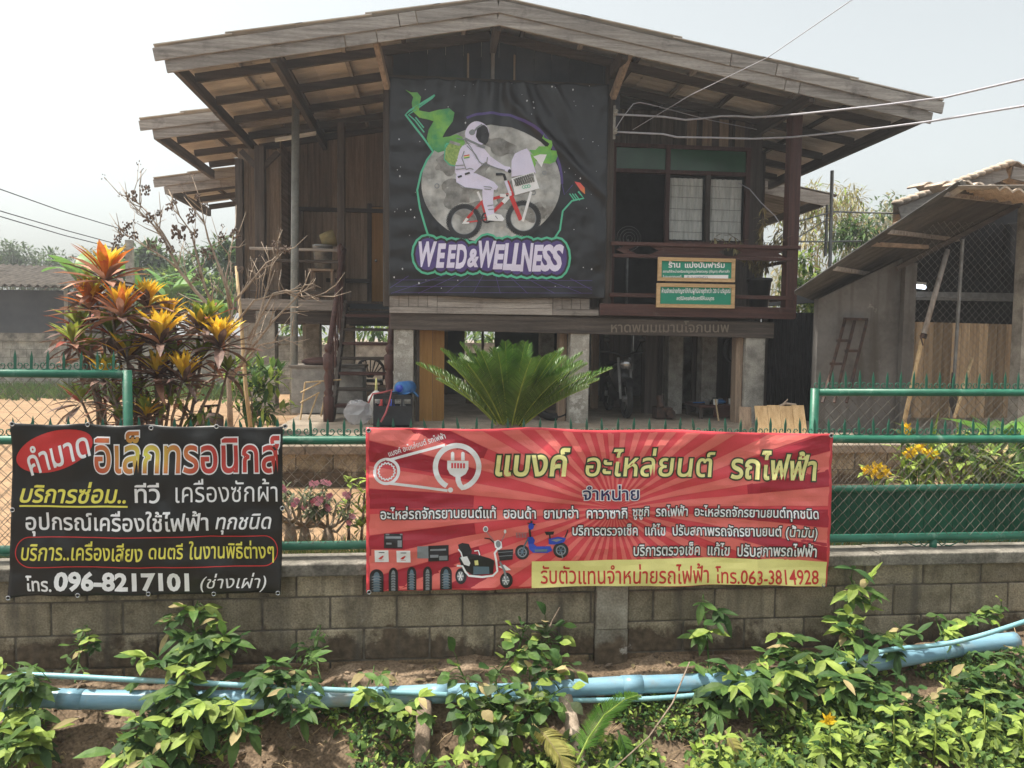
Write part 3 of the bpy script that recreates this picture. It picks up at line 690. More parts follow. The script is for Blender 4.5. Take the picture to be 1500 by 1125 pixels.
# printed goods: tyres, batteries, three-wheeler, scooter  (coordinates of the 530..860 x 740..880 view)
k2 = 330/1500
P.tr = lambda x, y: (530+x*k2, 740+y*k2)
for i, (x, wd, y0, y1) in enumerate(((100, 92, 420, 572), (211, 62, 410, 565), (333, 62, 402, 556), (438, 58, 398, 556), (560, 78, 402, 552))):
    o = [(x-wd/2, y1)] + [(x-wd/2*math.cos(t), y0+45-45*math.sin(t)) for t in [math.pi*j/10 for j in range(11)]] + [(x+wd/2, y1)]
    P.poly(o, 'ink_black', 3, 'printed_tyre')
    P.poly([(x-wd*.22, y1-4)] + [(x-wd*.22*math.cos(t), y0+52-35*math.sin(t)) for t in [math.pi*j/8 for j in range(9)]] + [(x+wd*.22, y1-4)], 'ink_grey' if i % 2 else 'ink_steel', 4, 'printed_tyre')
    for j in range(6): P.stroke([(x-wd*.34, y0+52+j*17), (x, y0+44+j*17), (x+wd*.34, y0+52+j*17)], 4, 'ink_black' if i % 2 else 'ink_grey', 5, 'printed_tyre')
for x0, y0, x1, y1, m in ((150, 183, 273, 277, 'ink_black'), (443, 262, 578, 366, 'ink_black'), (370, 264, 445, 345, 'ink_grey'), (65, 285, 345, 372, 'vinyl_ray')):
    P.poly([(x0, y0), (x1, y0), (x1, y1), (x0, y1)], m, 3, 'printed_battery')
for x0, y0, x1, y1 in ((160, 200, 262, 214), (165, 240, 200, 252), (240, 225, 268, 268), (455, 285, 560, 296), (455, 322, 510, 340), (515, 330, 570, 360), (160, 183, 185, 192), (255, 183, 272, 192)):
    P.poly([(x0, y0), (x1, y0), (x1, y1), (x0, y1)], 'ink_grey', 4, 'printed_battery')
for x in (87, 232):
    P.poly([(x, 292), (x+92, 290), (x+94, 372), (x+2, 373)], 'ink_white', 5, 'printed_box')
    P.poly([(x+24, 350), (x+40, 336), (x+52, 328), (x+64, 328), (x+54, 336), (x+60, 338), (x+48, 344), (x+54, 348), (x+40, 352)], 'ink_red', 6, 'printed_box')
    P.stroke([(x+28, 306), (x+66, 305)], 5, 'ink_black', 6, 'printed_box'); P.stroke([(x+30, 358), (x+62, 357)], 3, 'ink_red', 6, 'printed_box')
VT = 'printed_three_wheeler'
for cx_, cy_, rx, ry in ((660, 466, 38, 50), (960, 492, 42, 52)):
    P.ell(cx_, cy_, rx, ry, 'ink_black', 3, VT); P.ell(cx_-4, cy_, rx*.58, ry*.62, 'ink_grey', 4, VT)
    for t in range(6): P.stroke([(cx_-4, cy_), (cx_-4+rx*.55*math.cos(t*1.05), cy_+ry*.6*math.sin(t*1.05))], 5, 'ink_white', 5, VT)
P.poly([(640, 262), (668, 250), (712, 256), (732, 300), (728, 322), (690, 335), (655, 318)], 'ink_black', 3, VT)
P.poly([(645, 350), (672, 320), (760, 320), (850, 345), (880, 360), (872, 450), (740, 462), (668, 420)], 'ink_black', 3, VT)
P.poly([(655, 345), (700, 335), (722, 380), (715, 402), (680, 392)], 'ink_white', 4, VT)
P.poly([(748, 362), (772, 358), (776, 392), (752, 394)], 'ink_paleyellow', 5, VT)
P.poly([(742, 402), (845, 402), (848, 452), (742, 456)], 'ink_steel', 4, VT)
P.stroke([(632, 398), (670, 402), (690, 440), (712, 464), (800, 472), (870, 462), (900, 430), (892, 360), (882, 310), (905, 280)], 13, 'ink_white', 5, VT)
P.stroke([(642, 290), (660, 312), (670, 345)], 9, 'ink_white', 4, VT); P.stroke([(748, 300), (775, 296), (784, 325)], 8, 'ink_white', 4, VT)
P.poly([(878, 235), (905, 224), (928, 238), (932, 275), (910, 290), (885, 275)], 'ink_white', 5, VT)
P.ell(906, 252, 16, 22, 'ink_grey', 6, VT)
P.poly([(900, 290), (1005, 284), (1000, 350), (915, 360)], 'ink_black', 6, VT)
P.stroke([(905, 305), (1002, 298)], 3, 'ink_grey', 7, VT); P.stroke([(908, 330), (1000, 322)], 3, 'ink_grey', 7, VT)
P.stroke([(915, 365), (945, 420), (962, 490)], 14, 'ink_grey', 6, VT); P.poly([(905, 400), (945, 385), (990, 420), (960, 425)], 'ink_white', 5, VT)
P.stroke([(815, 214), (850, 218), (880, 245)], 8, 'ink_black', 4, VT); P.stroke([(880, 235), (840, 185), (826, 165)], 4, 'ink_grey', 4, VT); P.ell(822, 152, 17, 20, 'ink_white', 5, VT); P.ell(822, 152, 11, 14, 'ink_grey', 6, VT)
P.stroke([(925, 240), (945, 200), (950, 180)], 4, 'ink_grey', 4, VT); P.ell(951, 168, 8, 14, 'ink_white', 5, VT)
VT = 'printed_scooter'
for cx_, cy_, rx, ry in ((1064, 304, 46, 46), (1318, 288, 50, 50)):
    P.ell(cx_, cy_, rx, ry, 'ink_black', 3, VT); P.ring(cx_, cy_, rx*.5, rx*.66, 'ink_grey', 4, VT)
    for t in range(3): P.stroke([(cx_+rx*.6*math.cos(t*1.05), cy_+ry*.6*math.sin(t*1.05)), (cx_-rx*.6*math.cos(t*1.05), cy_-ry*.6*math.sin(t*1.05))], 5, 'ink_steel', 4, VT)
P.poly([(1098, 205), (1132, 200), (1148, 225), (1140, 250), (1160, 265), (1250, 262), (1262, 290), (1230, 306), (1135, 306), (1112, 285)], 'ink_blue', 4, VT)
P.poly([(1238, 215), (1300, 200), (1352, 208), (1340, 235), (1275, 252), (1240, 250)], 'ink_blue', 4, VT)
P.poly([(1252, 222), (1300, 212), (1330, 216), (1290, 234)], 'ink_grey', 5, VT); P.poly([(1140, 285), (1230, 280), (1225, 297), (1150, 300)], 'ink_steel', 5, VT)
P.stroke([(1120, 210), (1112, 160), (1122, 120), (1125, 92)], 14, 'ink_black', 4, VT); P.ell(1122, 130, 18, 22, 'ink_blue', 5, VT); P.stroke([(1098, 108), (1148, 118)], 8, 'ink_black', 5, VT)
P.stroke([(1105, 210), (1080, 260), (1064, 304)], 10, 'ink_steel', 5, VT)
P.poly([(1210, 165), (1275, 165), (1270, 186), (1222, 188)], 'ink_black', 4, VT); P.stroke([(1245, 186), (1248, 215)], 10, 'ink_black', 4, VT)
P.stroke([(1345, 205), (1358, 180), (1365, 155)], 8, 'ink_black', 4, VT); P.stroke([(1320, 300), (1330, 340)], 8, 'ink_grey', 5, VT)
for y in (178, 192, 205): P.stroke([(1022, y), (1096, y-4)], 3, 'ink_grey', 4, VT)
for x in (1026, 1045, 1064, 1082): P.stroke([(x, 176), (x+5, 210)], 3, 'ink_grey', 4, VT)
P.done()
eyelets([(1204, 855), (541, 866), (1213, 637), (541, 629)], RY, surf_r, rb)
# ================================================================== pipes and stakes
def pipe(name, pts, r, label, mat, n=14):
    P3 = [q(*p) for p in pts]; sm = []
    for i in range(len(P3)-1):
        a_, b_, c_, d_ = P3[max(i-1, 0)], P3[i], P3[i+1], P3[min(i+2, len(P3)-1)]
        for t in (0, .25, .5, .75):
            sm.append(0.5*((2*b_)+(c_-a_)*t+(2*a_-5*b_+4*c_-d_)*t*t+(3*b_-a_-3*c_+d_)*t**3))
    sm.append(P3[-1])
    mb = MB(); mb.tube(sm, r, n)
    if r > .03:
        for i_ in (len(sm)//3, 4*len(sm)//5):
            d_ = (sm[i_+1]-sm[i_]).normalized(); mb.tone = .93; mb.tube([sm[i_]-d_*.06, sm[i_]+d_*.06], r*1.06, n); mb.tone = 1
    o = mb.build(name, M[mat], loc=P3[len(P3)//2], smooth=False)
    for p in o.data.polygons: p.use_smooth = len(p.vertices) == 4
    tag(o, label, 'pipe'); return o
pipe('water_pipe', [(-220, 1026, 4.28), (0, 1020, 4.28), (150, 1025, 4.28), (420, 1024, 4.30), (640, 1016, 4.31), (700, 1014, 4.31)], 0.052, 'thick blue water pipe running below the black banner', 'pvc_blue')
pipe('water_pipe', [(690, 1017, 4.34), (820, 1010, 4.34), (900, 1004, 4.34), (1010, 1000, 4.34), (1120, 992, 4.35), (1280, 971, 4.36), (1420, 946, 4.37), (1488, 938, 4.37)], 0.052, 'thick blue water pipe rising to a broken end at right', 'pvc_blue')
pipe('water_hose', [(10, 1065, 4.24), (6, 1030, 4.24), (7, 1000, 4.24), (16, 991, 4.24), (60, 989, 4.24), (200, 996, 4.24), (400, 1006, 4.24), (520, 1012, 4.25), (640, 1017, 4.25), (760, 1024, 4.26), (860, 1026, 4.26), (960, 1023, 4.27), (1060, 1014, 4.28), (1150, 1001, 4.28), (1205, 986, 4.29), (1260, 966, 4.30), (1300, 952, 4.30), (1380, 944, 4.30), (1440, 930, 4.30), (1520, 904, 4.30)], 0.0145, 'thin pale blue pipe lying along the thick water pipes', 'pvc_thin', 10)
for (a_, b_, m_, l_) in (((622, 1028, 4.26), (617, 1110, 4.06), 'bank', 'round brown stake under the pipe left of the creeper'), ((828, 1022, 4.26), (842, 1085, 4.06), 'bark_pale', 'split weathered stake under the pipe below the red banner')):
    mb = MB(); p0, p1 = q(*a_), q(*b_); p1 = p1+(p1-p0)*.8
    mb.tube([p0, p0.lerp(p1, .5)+V(.004, 0, 0), p1], [.042, .045, .048], 10); tag(mb.build('pipe_stake', M['bark_pale'] if m_ == 'bark_pale' else M['bark'], loc=p1, smooth=True), l_, 'stake')
# ================================================================== the stilt house
H = thing('wooden_house', (2.2, 12.0, 0.84), 'weathered wooden house on concrete stilts with wide gabled roof', 'house')
RX, RZ = 0.76, 6.29
def roof_z(x): return RZ - (RX-x)*0.189 if x < RX else RZ - (x-RX)*0.170
def corr(u, n): return 0.016*math.cos(u*2*math.pi*n)
def roof_sheet(mb, xa, xb, za, zb, y0, y1, th=0.012, lap=True):
    n = int((y1-y0)/0.177); k = n*6; nseg = 5 if lap else 1
    for s in range(nseg):
        t0, t1 = s/nseg, (s+1)/nseg + (0.02 if s < nseg-1 else 0)
        # sheets are laid from the eave up: each upper one laps over the lower
        lift = 0.012*(s % 2)
        vs = []
        for j in range(k+1):
            y = y0+(y1-y0)*j/k; c = corr(j/k, n)
            for t in (t0, t1): vs.append((xa+(xb-xa)*t, y, za+(zb-za)*t+c+lift+(0.012 if t == t0 and s else 0)))
        mb.tone = rnd.uniform(.9, 1.08)
        mb.add(vs, [(2*j, 2*j+1, 2*j+3, 2*j+2) for j in range(k)])
        mb.add([(x, y, z-th) for x, y, z in vs], [(2*j, 2*j+2, 2*j+3, 2*j+1) for j in range(k)])
        m = len(mb.v); o = m-2*len(vs)
        mb.f += [(o, o+1, o+len(vs)+1, o+len(vs)), (o+2*k, o+len(vs)+2*k, o+len(vs)+2*k+1, o+2*k+1)]; mb.t += [mb.tone]*2; mb.m += [mb.mi]*2
        for e in (0, 1):
            for j in range(k):
                a, b = o+2*j+e, o+2*j+2+e; mb.f.append((a, b, b+len(vs), a+len(vs))); mb.t.append(mb.tone); mb.m.append(mb.mi)
YF, YB = 9.95, 14.9
XL, XR = -3.42, 6.77
mb = MB(); roof_sheet(mb, XL, RX+.03, roof_z(XL)+.02, RZ+.026, YF-.03, YB); roof_sheet(mb, XR, RX-.03, roof_z(XR)+.02, RZ+.026, YF-.03, YB)
roof = mb.build('roof', M['cement_sheet'], H)
mb = MB(); mb.tube([V(RX, YF-.04, RZ+.03), V(RX, YB, RZ+.03)], .05, 10); mb.build('ridge_cap', M['cement_old'], roof, smooth=True)
def split_bar(p, r, n, w, h, mat, name, par, jit=.006):
    p, r = Vector(p), Vector(r); cuts = [0] + sorted(rnd.uniform(.2, .8) for _ in range(n-1)) + [1]; mb = MB()
    for a, b in zip(cuts, cuts[1:]):
        mb.tone = rnd.uniform(.85, 1.12); o = V(0, rnd.uniform(-jit, jit), rnd.uniform(-jit, jit))
        mb.bar(p.lerp(r, a)+o, p.lerp(r, b-0.002 if b < 1 else 1)+o, w, h)
    return mb.build(name, mat, par, bevel=0.006)
for x, s in ((XL, 1), (XR, -1)):
    e0 = V(x+.0*s, YF, roof_z(x)); e1 = V(RX, YF, RZ)
    split_bar(e0+V(0, -.012, -.085), e1+V(0, -.012, -.085), 3, .032, .155, M['wood_grey_x'], 'fascia_board', roof)
    split_bar(V(x+.13*s, YF+.018, roof_z(x+.13*s)-.235), e1+V(0, .018, -.235), 3, .034, .15, M['wood_grey_x'], 'fascia_board', roof)
for x, s in ((XL+.2, 1), (XR-.2, -1)):                              # eave beams along the sides
    split_bar(V(x, YF+.04, roof_z(x)-.19), V(x, YB, roof_z(x)-.19), 2, .07, .17, M['wood_dark_y'], 'eave_beam', roof)
for y in (10.78, 11.75, 12.75, 13.7, 14.5):                          # rafters
    split_bar(V(XL+.24, y, roof_z(XL+.24)-.135), V(RX-.05, y, RZ-.135), 1, .055, .12, M['wood_dark_x'], 'rafter', roof)
    split_bar(V(XR-.24, y, roof_z(XR-.24)-.135), V(RX+.05, y, RZ-.135), 1, .055, .12, M['wood_dark_x'], 'rafter', roof)
for i, x in enumerate((-2.62, -2.05, -1.25, -0.45, .35, 1.15, 1.95, 2.75, 3.55, 4.3, 5.05, 5.8)):      # purlins
    split_bar(V(x, YF+.04, roof_z(x)-.05), V(x, YB, roof_z(x)-.05), 1, .06, .06, M['wood_dark_y'] if i % 2 else M['wood_grey_y'], 'purlin', roof)
for x in (-2.02, 0.76, 2.42, 4.96):                                   # strong beams under the rafters
    split_bar(V(x, YF+.06, roof_z(x)-.28), V(x, YB, roof_z(x)-.28), 1, .08, .17, M['wood_dark_y'], 'beam', roof)
# --- roofs stepping back at the left
def side_roof(xc, yf, yb, zc, xr, label_broken=False):
    s = 0.165; zr = zc+(xr-xc)*s
    mb = MB(); roof_sheet(mb, xc, xr, zc+.02, zr+.02, yf-.03, yb); r_ = mb.build('side_roof', M['cement_sheet'], H)
    split_bar(V(xc, yf, zc-.09), V(xr, yf, zr-.09), 2, .03, .16, M['wood_grey_x'], 'fascia_board', r_)
    split_bar(V(xc+.2, yf+.03, zc+.033-.25), V(xr, yf+.03, zr-.25), 2, .03, .16, M['wood_grey_x'], 'fascia_board', r_)
    split_bar(V(xc+.25, yf+.05, zc-.2), V(xc+.25, yb, zc-.2), 1, .08, .17, M['wood_dark_y'], 'eave_beam', r_)
    y = yf+.9
    while y < yb:
        split_bar(V(xc+.3, y, zc-.09), V(xr, y, zr-.14), 1, .055, .12, M['wood_dark_x'], 'rafter', r_); y += .95
    for x in (xc+.9, xc+1.6, xc+2.3):
        if x < xr: split_bar(V(x, yf+.05, zc+(x-xc)*s-.06), V(x, yb, zc+(x-xc)*s-.06), 1, .06, .07, M['wood_dark_y'], 'purlin', r_)
side_roof(-4.78, 13.2, 16.4, 5.47, -1.6)
side_roof(-5.72, 16.5, 19.5, 5.16, -2.4)
mb = MB(); roof_sheet(mb, 8.05, 4.4, 4.98, 5.62, 15, 19, lap=False); r_ = mb.build('side_roof', M['cement_old'], H)
split_bar(V(7.9, 15.02, 4.86), V(5.0, 15.02, 5.36), 1, .03, .24, M['wood_grey_x'], 'fascia_board', r_)
split_bar(V(7.75, 15.05, 4.82), V(7.75, 19, 4.82), 1, .07, .16, M['wood_dark_y'], 'eave_beam', r_)
# --- concrete stilts, timber posts
def post(x, y, z0, z1, w_, mat, name='stilt', d=None):
    mb = MB(); mb.box(x-w_/2, x+w_/2, y-(d or w_)/2, y+(d or w_)/2, z0, z1); return mb.build(name, mat, H, bevel=.012)
for x, m in ((-.44, 'plaster_flaked'), (2.03, 'plaster_flaked'), (4.60, 'concrete')): post(x, 10.86, .83, 2.2, .27 if x < 4 else .29, M[m])
post(4.40, 10.9, .83, 2.15, .10, M['wood_tan_z'], 'timber_post', .2); post(-.25, 10.95, .83, 2.15, .05, M['wood_dark_z'], 'timber_post', .1)
post(1.83, 11.1, .83, 2.2, .12, M['wood_tan_z'], 'timber_post', .2)
for x, y, w_ in ((-2.72, 12.85, .30), (-3.35, 14.4, .28), (-2.25, 14.6, .26), (-1.62, 14.5, .26), (-.4, 14.4, .28), (2.05, 14.2, .26), (4.7, 14.2, .28), (-2.7, 17, .28), (-.4, 17, .28), (2.1, 17.4, .28), (4.8, 17.4, .28)):
    post(x, y, .83, 2.42, w_, M['concrete'])
for x, y, w_, m in ((3.46, 12.2, .21, 'wood_dark_z'), (3.86, 12.2, .24, 'concrete'), (3.74, 12.55, .07, 'wood_dark_z'), (4.38, 12.1, .25, 'concrete'), (4.24, 12.35, .06, 'wood_dark_z'), (3.2, 13.2, .3, 'wood_dark_z'), (4.7, 12.7, .14, 'wood_dark_z'), (2.72, 13.0, .12, 'wood_tan_z')):
    post(x, y, .83, 2.35, w_, M[m], 'timber_post')
# --- floor, front beam with old painted letters, fascia boards
mb = MB()
x = -3.3
while x < 5.15:
    mb.tone = rnd.uniform(.8, 1.15); y0 = 10.72 if x > -.6 else 12.75
    mb.box(x, min(x+.196, 5.15), y0, 18, 2.44, 2.48); x += .2
mb.build('floor_boards', M['wood_dark_y'], H)
for y in (12.2, 13.4, 14.6, 15.8, 17): split_bar(V(-.6 if y < 12.6 else -3.2, y, 2.34), V(5.1, y, 2.34), 1, .1, .18, M['wood_dark_x'], 'floor_beam', H)
bmz = split_bar(V(-.62, 10.78, 2.25), V(4.86, 10.78, 2.19), 1, .16, .23, M['wood_dark_x'], 'front_beam', H)
split_bar(V(2.28, 10.64, 2.455), V(5.12, 10.64, 2.435), 1, .05, .165, M['wood_red_x'], 'deck_beam', H)
mb = MB()
for x0, x1, t in ((-.63, .02, 1.0), (.022, 1.62, 1.1), (1.625, 2.275, .75)):
    mb.tone = t; mb.box(x0, x1, 10.66+.004*(x0 > 0), 10.70, 2.36, 2.445)
    if x0 < 0 or x0 > 1.6:
        n = int((x1-x0)/.13)
        for i in range(n): mb.tone = t*rnd.uniform(.85, 1.1); mb.box(x0+i*.13+.002, x0+i*.13+.127, 10.668, 10.70, 2.449, 2.60)
    else: mb.box(x0, x1, 10.672, 10.70, 2.449, 2.52); mb.tone = .9; mb.box(x0, x1, 10.675, 10.70, 2.523, 2.60)
mb.build('weatherboard', M['wood_grey_x'], H, bevel=.004)
PB = Print(10.69, lambda x, z: V(x, 10.692, z), bmz, lift=.002)
PB.text('หาดพนมเมานโจภนนพ', 895, 470, 1068, 487, 'ink_faint', 1, 'painted_letters', .01)
PB.done()
# --- gable panel above the banner, posts of the front
mb = MB(); x = -.62
while x < 2.36:
    mb.tone = rnd.uniform(.8, 1.2); x1 = x+.245; zt = min(roof_z(x), roof_z(x1))-.05
    mb.box(x, x1-.004, 10.84, 10.86, 4.9, zt); x = x1
mb.tone = .6; mb.box(-.64, 2.38, 10.865, 10.88, 4.9, 5.9); mb.build('gable_boards', M['dark_wall'], H)  # last box: dark backing sheet added to shut light out of the board gaps
for x in (.42, 1.06): post(x, 10.82, 5.4, roof_z(x)-.3, .03, M['wood_tan_z'], 'batten')
post(.76, 10.80, 5.3, RZ-.15, .05, M['wood_grey_z'], 'king_post')
for x, z0 in ((-.66, 2.45), (2.40, 2.45)): post(x, 10.80, z0, roof_z(x)-.2, .13, M['wood_dark_z'], 'timber_post')
post(5.08, 10.74, 2.36, roof_z(5.08)-.3, .17, M['wood_red_z'], 'timber_post')
for (a, b) in ((V(-.66, 10.6, 5.35), V(-.78, 10.05, roof_z(-.78)-.2)), (V(2.40, 10.6, 5.35), V(2.50, 10.05, roof_z(2.5)-.2))):
    mb = MB(); mb.bar(a, b, .07, .1); mb.build('bracket', M['wood_tan_z'], H)
split_bar(V(-.7, 10.76, 5.50), V(2.45, 10.76, 5.50), 1, .09, .12, M['wood_dark_x'], 'tie_beam', H)
# wall behind the banner (the front room)
mb = MB(); x = -.7
while x < 2.4:
    mb.tone = rnd.uniform(.8, 1.2); mb.box(x, x+.196, 10.90, 10.92, 2.48, 5.5); x += .2
mb.build('plank_wall', M['wood_dark_z'], H)
mb = MB()
for y in [10.92+i*.2 for i in range(18)]:
    mb.tone = rnd.uniform(.75, 1.2); mb.box(-.7, -.68, y, y+.196, 2.48, 5.75)
mb.build('plank_wall', M['wood_tan_z'], H)
mb = MB()
for y in [10.92+i*.2 for i in range(5)]:
    mb.tone = rnd.uniform(.75, 1.2); mb.box(2.38, 2.40, y, y+.196, 2.48, 5.75)
mb.build('plank_wall', M['wood_dark_z'], H)
# --- balcony
WYb = 11.95
bal = []
split_bar(V(2.42, 10.66, 3.375), V(5.18, 10.66, 3.375), 1, .075, .05, M['wood_red_x'], 'top_rail', H)
split_bar(V(2.46, 10.67, 3.205), V(5.08, 10.67, 3.205), 1, .05, .05, M['wood_red_x'], 'middle_rail', H)
split_bar(V(2.42, 10.67, 2.655), V(5.10, 10.67, 2.655), 1, .06, .055, M['wood_red_x'], 'bottom_rail', H)
split_bar(V(5.12, 10.7, 3.375), V(5.12, WYb, 3.375), 1, .075, .05, M['wood_red_y'], 'top_rail', H)
split_bar(V(5.12, 10.7, 3.205), V(5.12, WYb, 3.205), 1, .05, .05, M['wood_red_y'], 'middle_rail', H)
split_bar(V(5.12, 10.7, 2.655), V(5.12, WYb, 2.655), 1, .06, .055, M['wood_red_y'], 'bottom_rail', H)
for x0, x1 in ((2.50, 2.80), (3.0, 4.1), (4.22, 4.98)):
    mb = MB()
    z = 3.29
    if x1-x0 > .5: mb.prism([(x0+.12, z), (x0+.0, z+.055), (x1-.0, z+.055), (x1-.12, z), (x1, z-.055), (x0, z-.055)], 10.664, 10.684)
    else: mb.prism([(x0, z), (x0+.13, z-.055), (x1, z-.055), (x1-.13, z), (x1, z+.055), (x0+.13, z+.055)], 10.664, 10.684)
    mb.build('rail_panel', M['wood_red_x'], H)
mb = MB()
prof = [(.024, 0), (.024, .09), (.016, .10), (.022, .125), (.014, .15), (.020, .22), (.026, .29), (.019, .36), (.013, .41), (.022, .43), (.015, .45), (.024, .465), (.024, .50)]
mb.lathe((0, 0, 0), prof, 10); ball0 = mb.build('baluster', M['wood_red_z'], H, smooth=True); b0 = base_of(H)
spots = [(2.58+.222*i, 10.67) for i in range(11)] + [(5.12, 10.95+.2*i) for i in range(5)]
for i, (x, y) in enumerate(spots):
    o = ball0 if i == 0 else ball0.copy()
    if i: COL.objects.link(o); o.parent = H
    o.location = V(x, y, 2.682)-b0
# wall of the balcony with doorway, transom and curtained window
mb = MB()
def planks(x0, x1, z0, z1, y, wd=.19, lo=.7, hi=1.25):
    x = x0
    while x < x1-.01:
        mb.tone = rnd.uniform(lo, hi); mb.box(x, min(x+wd-.005, x1), y+rnd.uniform(0, .006), y+.03, z0, z1); x += wd
planks(2.4, 2.74, 2.48, 5.6, WYb); planks(2.74, 4.95, 5.06, 5.6, WYb); planks(3.62, 4.95, 2.48, 3.56, WYb); planks(4.95, 5.15, 2.48, 5.4, WYb)
mb.build('plank_wall', M['wood_dark_z'], H)
mb = MB(); planks(5.1, 5.7, 2.2, 5.3, 13.1); 
mb.build('plank_wall', M['wood_dark_z'], H)
mb = MB()
for y in [WYb+.03+i*.2 for i in range(30)]:
    mb.tone = rnd.uniform(.7, 1.2); mb.box(5.13, 5.15, y, y+.195, 2.48, 5.4)
mb.build('plank_wall', M['wood_dark_z'], H)
mb = MB()
for i, (x, t) in enumerate(((3.90, .9), (4.15, .8), (4.42, 1.0), (4.68, .55))): mb.tone = t; mb.box(x, x+.15, WYb-.015, WYb-.002, 5.06, 5.5)
mb.build('upper_batten', M['wood_tan_z'], H)
wf = MB()
for x in (2.74, 3.60, 4.90): wf.box(x-.035, x+.035, WYb-.05, WYb+.03, 3.50 if x > 3 else 2.48, 5.03)
for z, x0, x1 in ((5.045, 2.70, 4.95), (4.655, 2.775, 4.865), (3.56, 3.635, 4.865)): wf.box(x0, x1, WYb-.045, WYb+.025, z-.03, z+.03)
wfo = wf.build('window_frame', M['wood_red_z'], H, bevel=.004)
for x0, x1 in ((2.775, 3.565), (3.635, 4.865)):
    mb = MB(); mb.box(x0, x1, WYb-.01, WYb, 4.685, 5.015); mb.build('transom_pane', M['green_glass'], wfo)
for x0, x1 in ((3.645, 4.215), (4.305, 4.855)):
    mb = MB(); mb.sheet(lambda u, v: V(x0+.02+(x1-x0-.04)*u, WYb+.035+.012*math.sin(u*38+2*math.sin(v*4))+.006*math.sin(u*91), 4.58-.96*v), 60, 6)
    mb.build('curtain', M['curtain'], wfo, smooth=True)
mb = MB(); mb.box(4.225, 4.295, WYb-.04, WYb+.02, 3.59, 4.625); mb.build('mullion', M['wood_dark_z'], wfo)
gb = MB()
for x0, x1 in ((3.66, 4.2), (4.32, 4.84)):                         # wire grille in front of the curtain
    for z in (4.46, 4.28, 4.10, 3.92, 3.74): gb.tube([V(x0, WYb+.012, z), V(x1, WYb+.012, z-.004)], .0028, 5)
gb.build('window_grille', M['metal_rust'], wfo)
mb = MB(); mb.tube([V(3.72, WYb-.03, 4.36), V(4.3, WYb-.05, 4.22), V(4.85, WYb-.06, 4.32)], .008, 6)
# room beyond the open doorway, its shade put into near-black walls and ceiling
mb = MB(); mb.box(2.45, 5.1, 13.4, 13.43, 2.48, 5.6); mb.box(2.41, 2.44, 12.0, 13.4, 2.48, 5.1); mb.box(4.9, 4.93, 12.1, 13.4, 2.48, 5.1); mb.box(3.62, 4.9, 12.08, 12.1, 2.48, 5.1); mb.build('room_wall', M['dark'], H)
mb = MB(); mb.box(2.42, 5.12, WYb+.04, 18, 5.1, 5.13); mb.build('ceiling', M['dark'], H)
# --- left porch: back wall, door, left plank wall, railing
mb = MB(); planks(-2.75, -1.2, 4.36, 5.95, 14.5, .21, .7, 1.15); planks(-2.75, -1.2, 2.48, 4.3, 14.52, .17, .45, 1.35); planks(-1.2, -.68, 4.42, 5.95, 14.5, .21); mb.tone = .4; mb.box(-2.75, -.68, 14.56, 14.58, 2.48, 6.0)  # last box: dark backing added so no sky light shows between planks
mb.build('plank_wall', M['wood_tan_z'], H)
split_bar(V(-2.75, 14.47, 4.33), V(-.7, 14.47, 4.33), 1, .06, .07, M['wood_dark_x'], 'wall_rail', H)
split_bar(V(-2.75, 14.47, 5.75), V(-.7, 14.47, 5.95), 1, .08, .2, M['wood_dark_x'], 'wall_rail', H)
split_bar(V(-2.0, 14.46, 3.05), V(-1.2, 14.46, 3.05), 1, .06, .07, M['wood_dark_x'], 'wall_rail', H)
mb = MB(); mb.box(-1.18, -.48, 14.47, 14.51, 2.60, 4.40); dr = mb.build('door', M['door_orange'], H, bevel=.004)
mb = MB(); mb.ball((-1.10, 14.43, 3.42), .03, .03, .03); mb.tube([V(-1.10, 14.47, 3.42), V(-1.10, 14.43, 3.42)], .012, 6); mb.build('door_knob', M['chrome'], dr, smooth=True)
mb = MB(); mb.box(-1.26, -1.181, 14.455, 14.52, 2.5, 4.46); mb.build('door_frame', M['wood_dark_z'], H)
mb = MB(); planks(-3.32, -2.62, 2.45, 5.15, 13.5, .17, .75, 1.25); mb.build('plank_wall', M['wood_tan_z'], H)
mb = MB()
for y in [13.55+i*.2 for i in range(5)]: mb.tone = rnd.uniform(.7, 1.2); mb.box(-2.64, -2.62, y, y+.195, 2.45, 5.3)
for y in [13.55+i*.2 for i in range(24)]: mb.tone = rnd.uniform(.7, 1.2); mb.box(-3.34, -3.32, y, y+.195, 2.45, 5.0)
mb.build('plank_wall', M['wood_tan_y'], H)
for x, y, w_, z1 in ((-2.91, 13.3, .16, 5.15), (-1.53, 12.82, .12, 5.45), (-3.27, 13.4, .12, 4.95)): post(x, y, 2.4, z1, w_, M['wood_dark_z'], 'timber_post')
for dx in (-.3, .3):
    mb = MB(); mb.bar(V(-2.91, 13.28, 4.75), V(-2.91+dx, 13.28, 5.06), .05, .09); mb.build('bracket', M['wood_dark_x'], H)
mb = MB(); x = -3.2
while x < -.7:
    mb.tone = rnd.uniform(.8, 1.15); mb.box(x, x+.19, 12.72, 14.5, 2.56, 2.60); x += .195
mb.build('porch_floor', M['wood_dark_y'], H)
split_bar(V(-3.15, 12.68, 2.52), V(-1.48, 12.68, 2.52), 1, .05, .17, M['wood_grey_x'], 'porch_beam', H)
split_bar(V(-3.1, 12.80, 2.33), V(-.7, 12.80, 2.33), 1, .1, .2, M['wood_dark_x'], 'porch_beam', H)
for z, h in ((3.40, .045), (3.22, .05), (2.72, .05)): split_bar(V(-2.95, 12.70, z), V(-1.55, 12.70, z), 1, .05, h, M['wood_dark_x'] if z < 3.3 else M['wood_grey_x'], 'porch_rail', H)
mb = MB(); mb.lathe((0, 0, 0), [(r*.9, z*.96) for r, z in prof], 8); bl = mb.build('porch_baluster', M['wood_dark_z'], H, smooth=True)
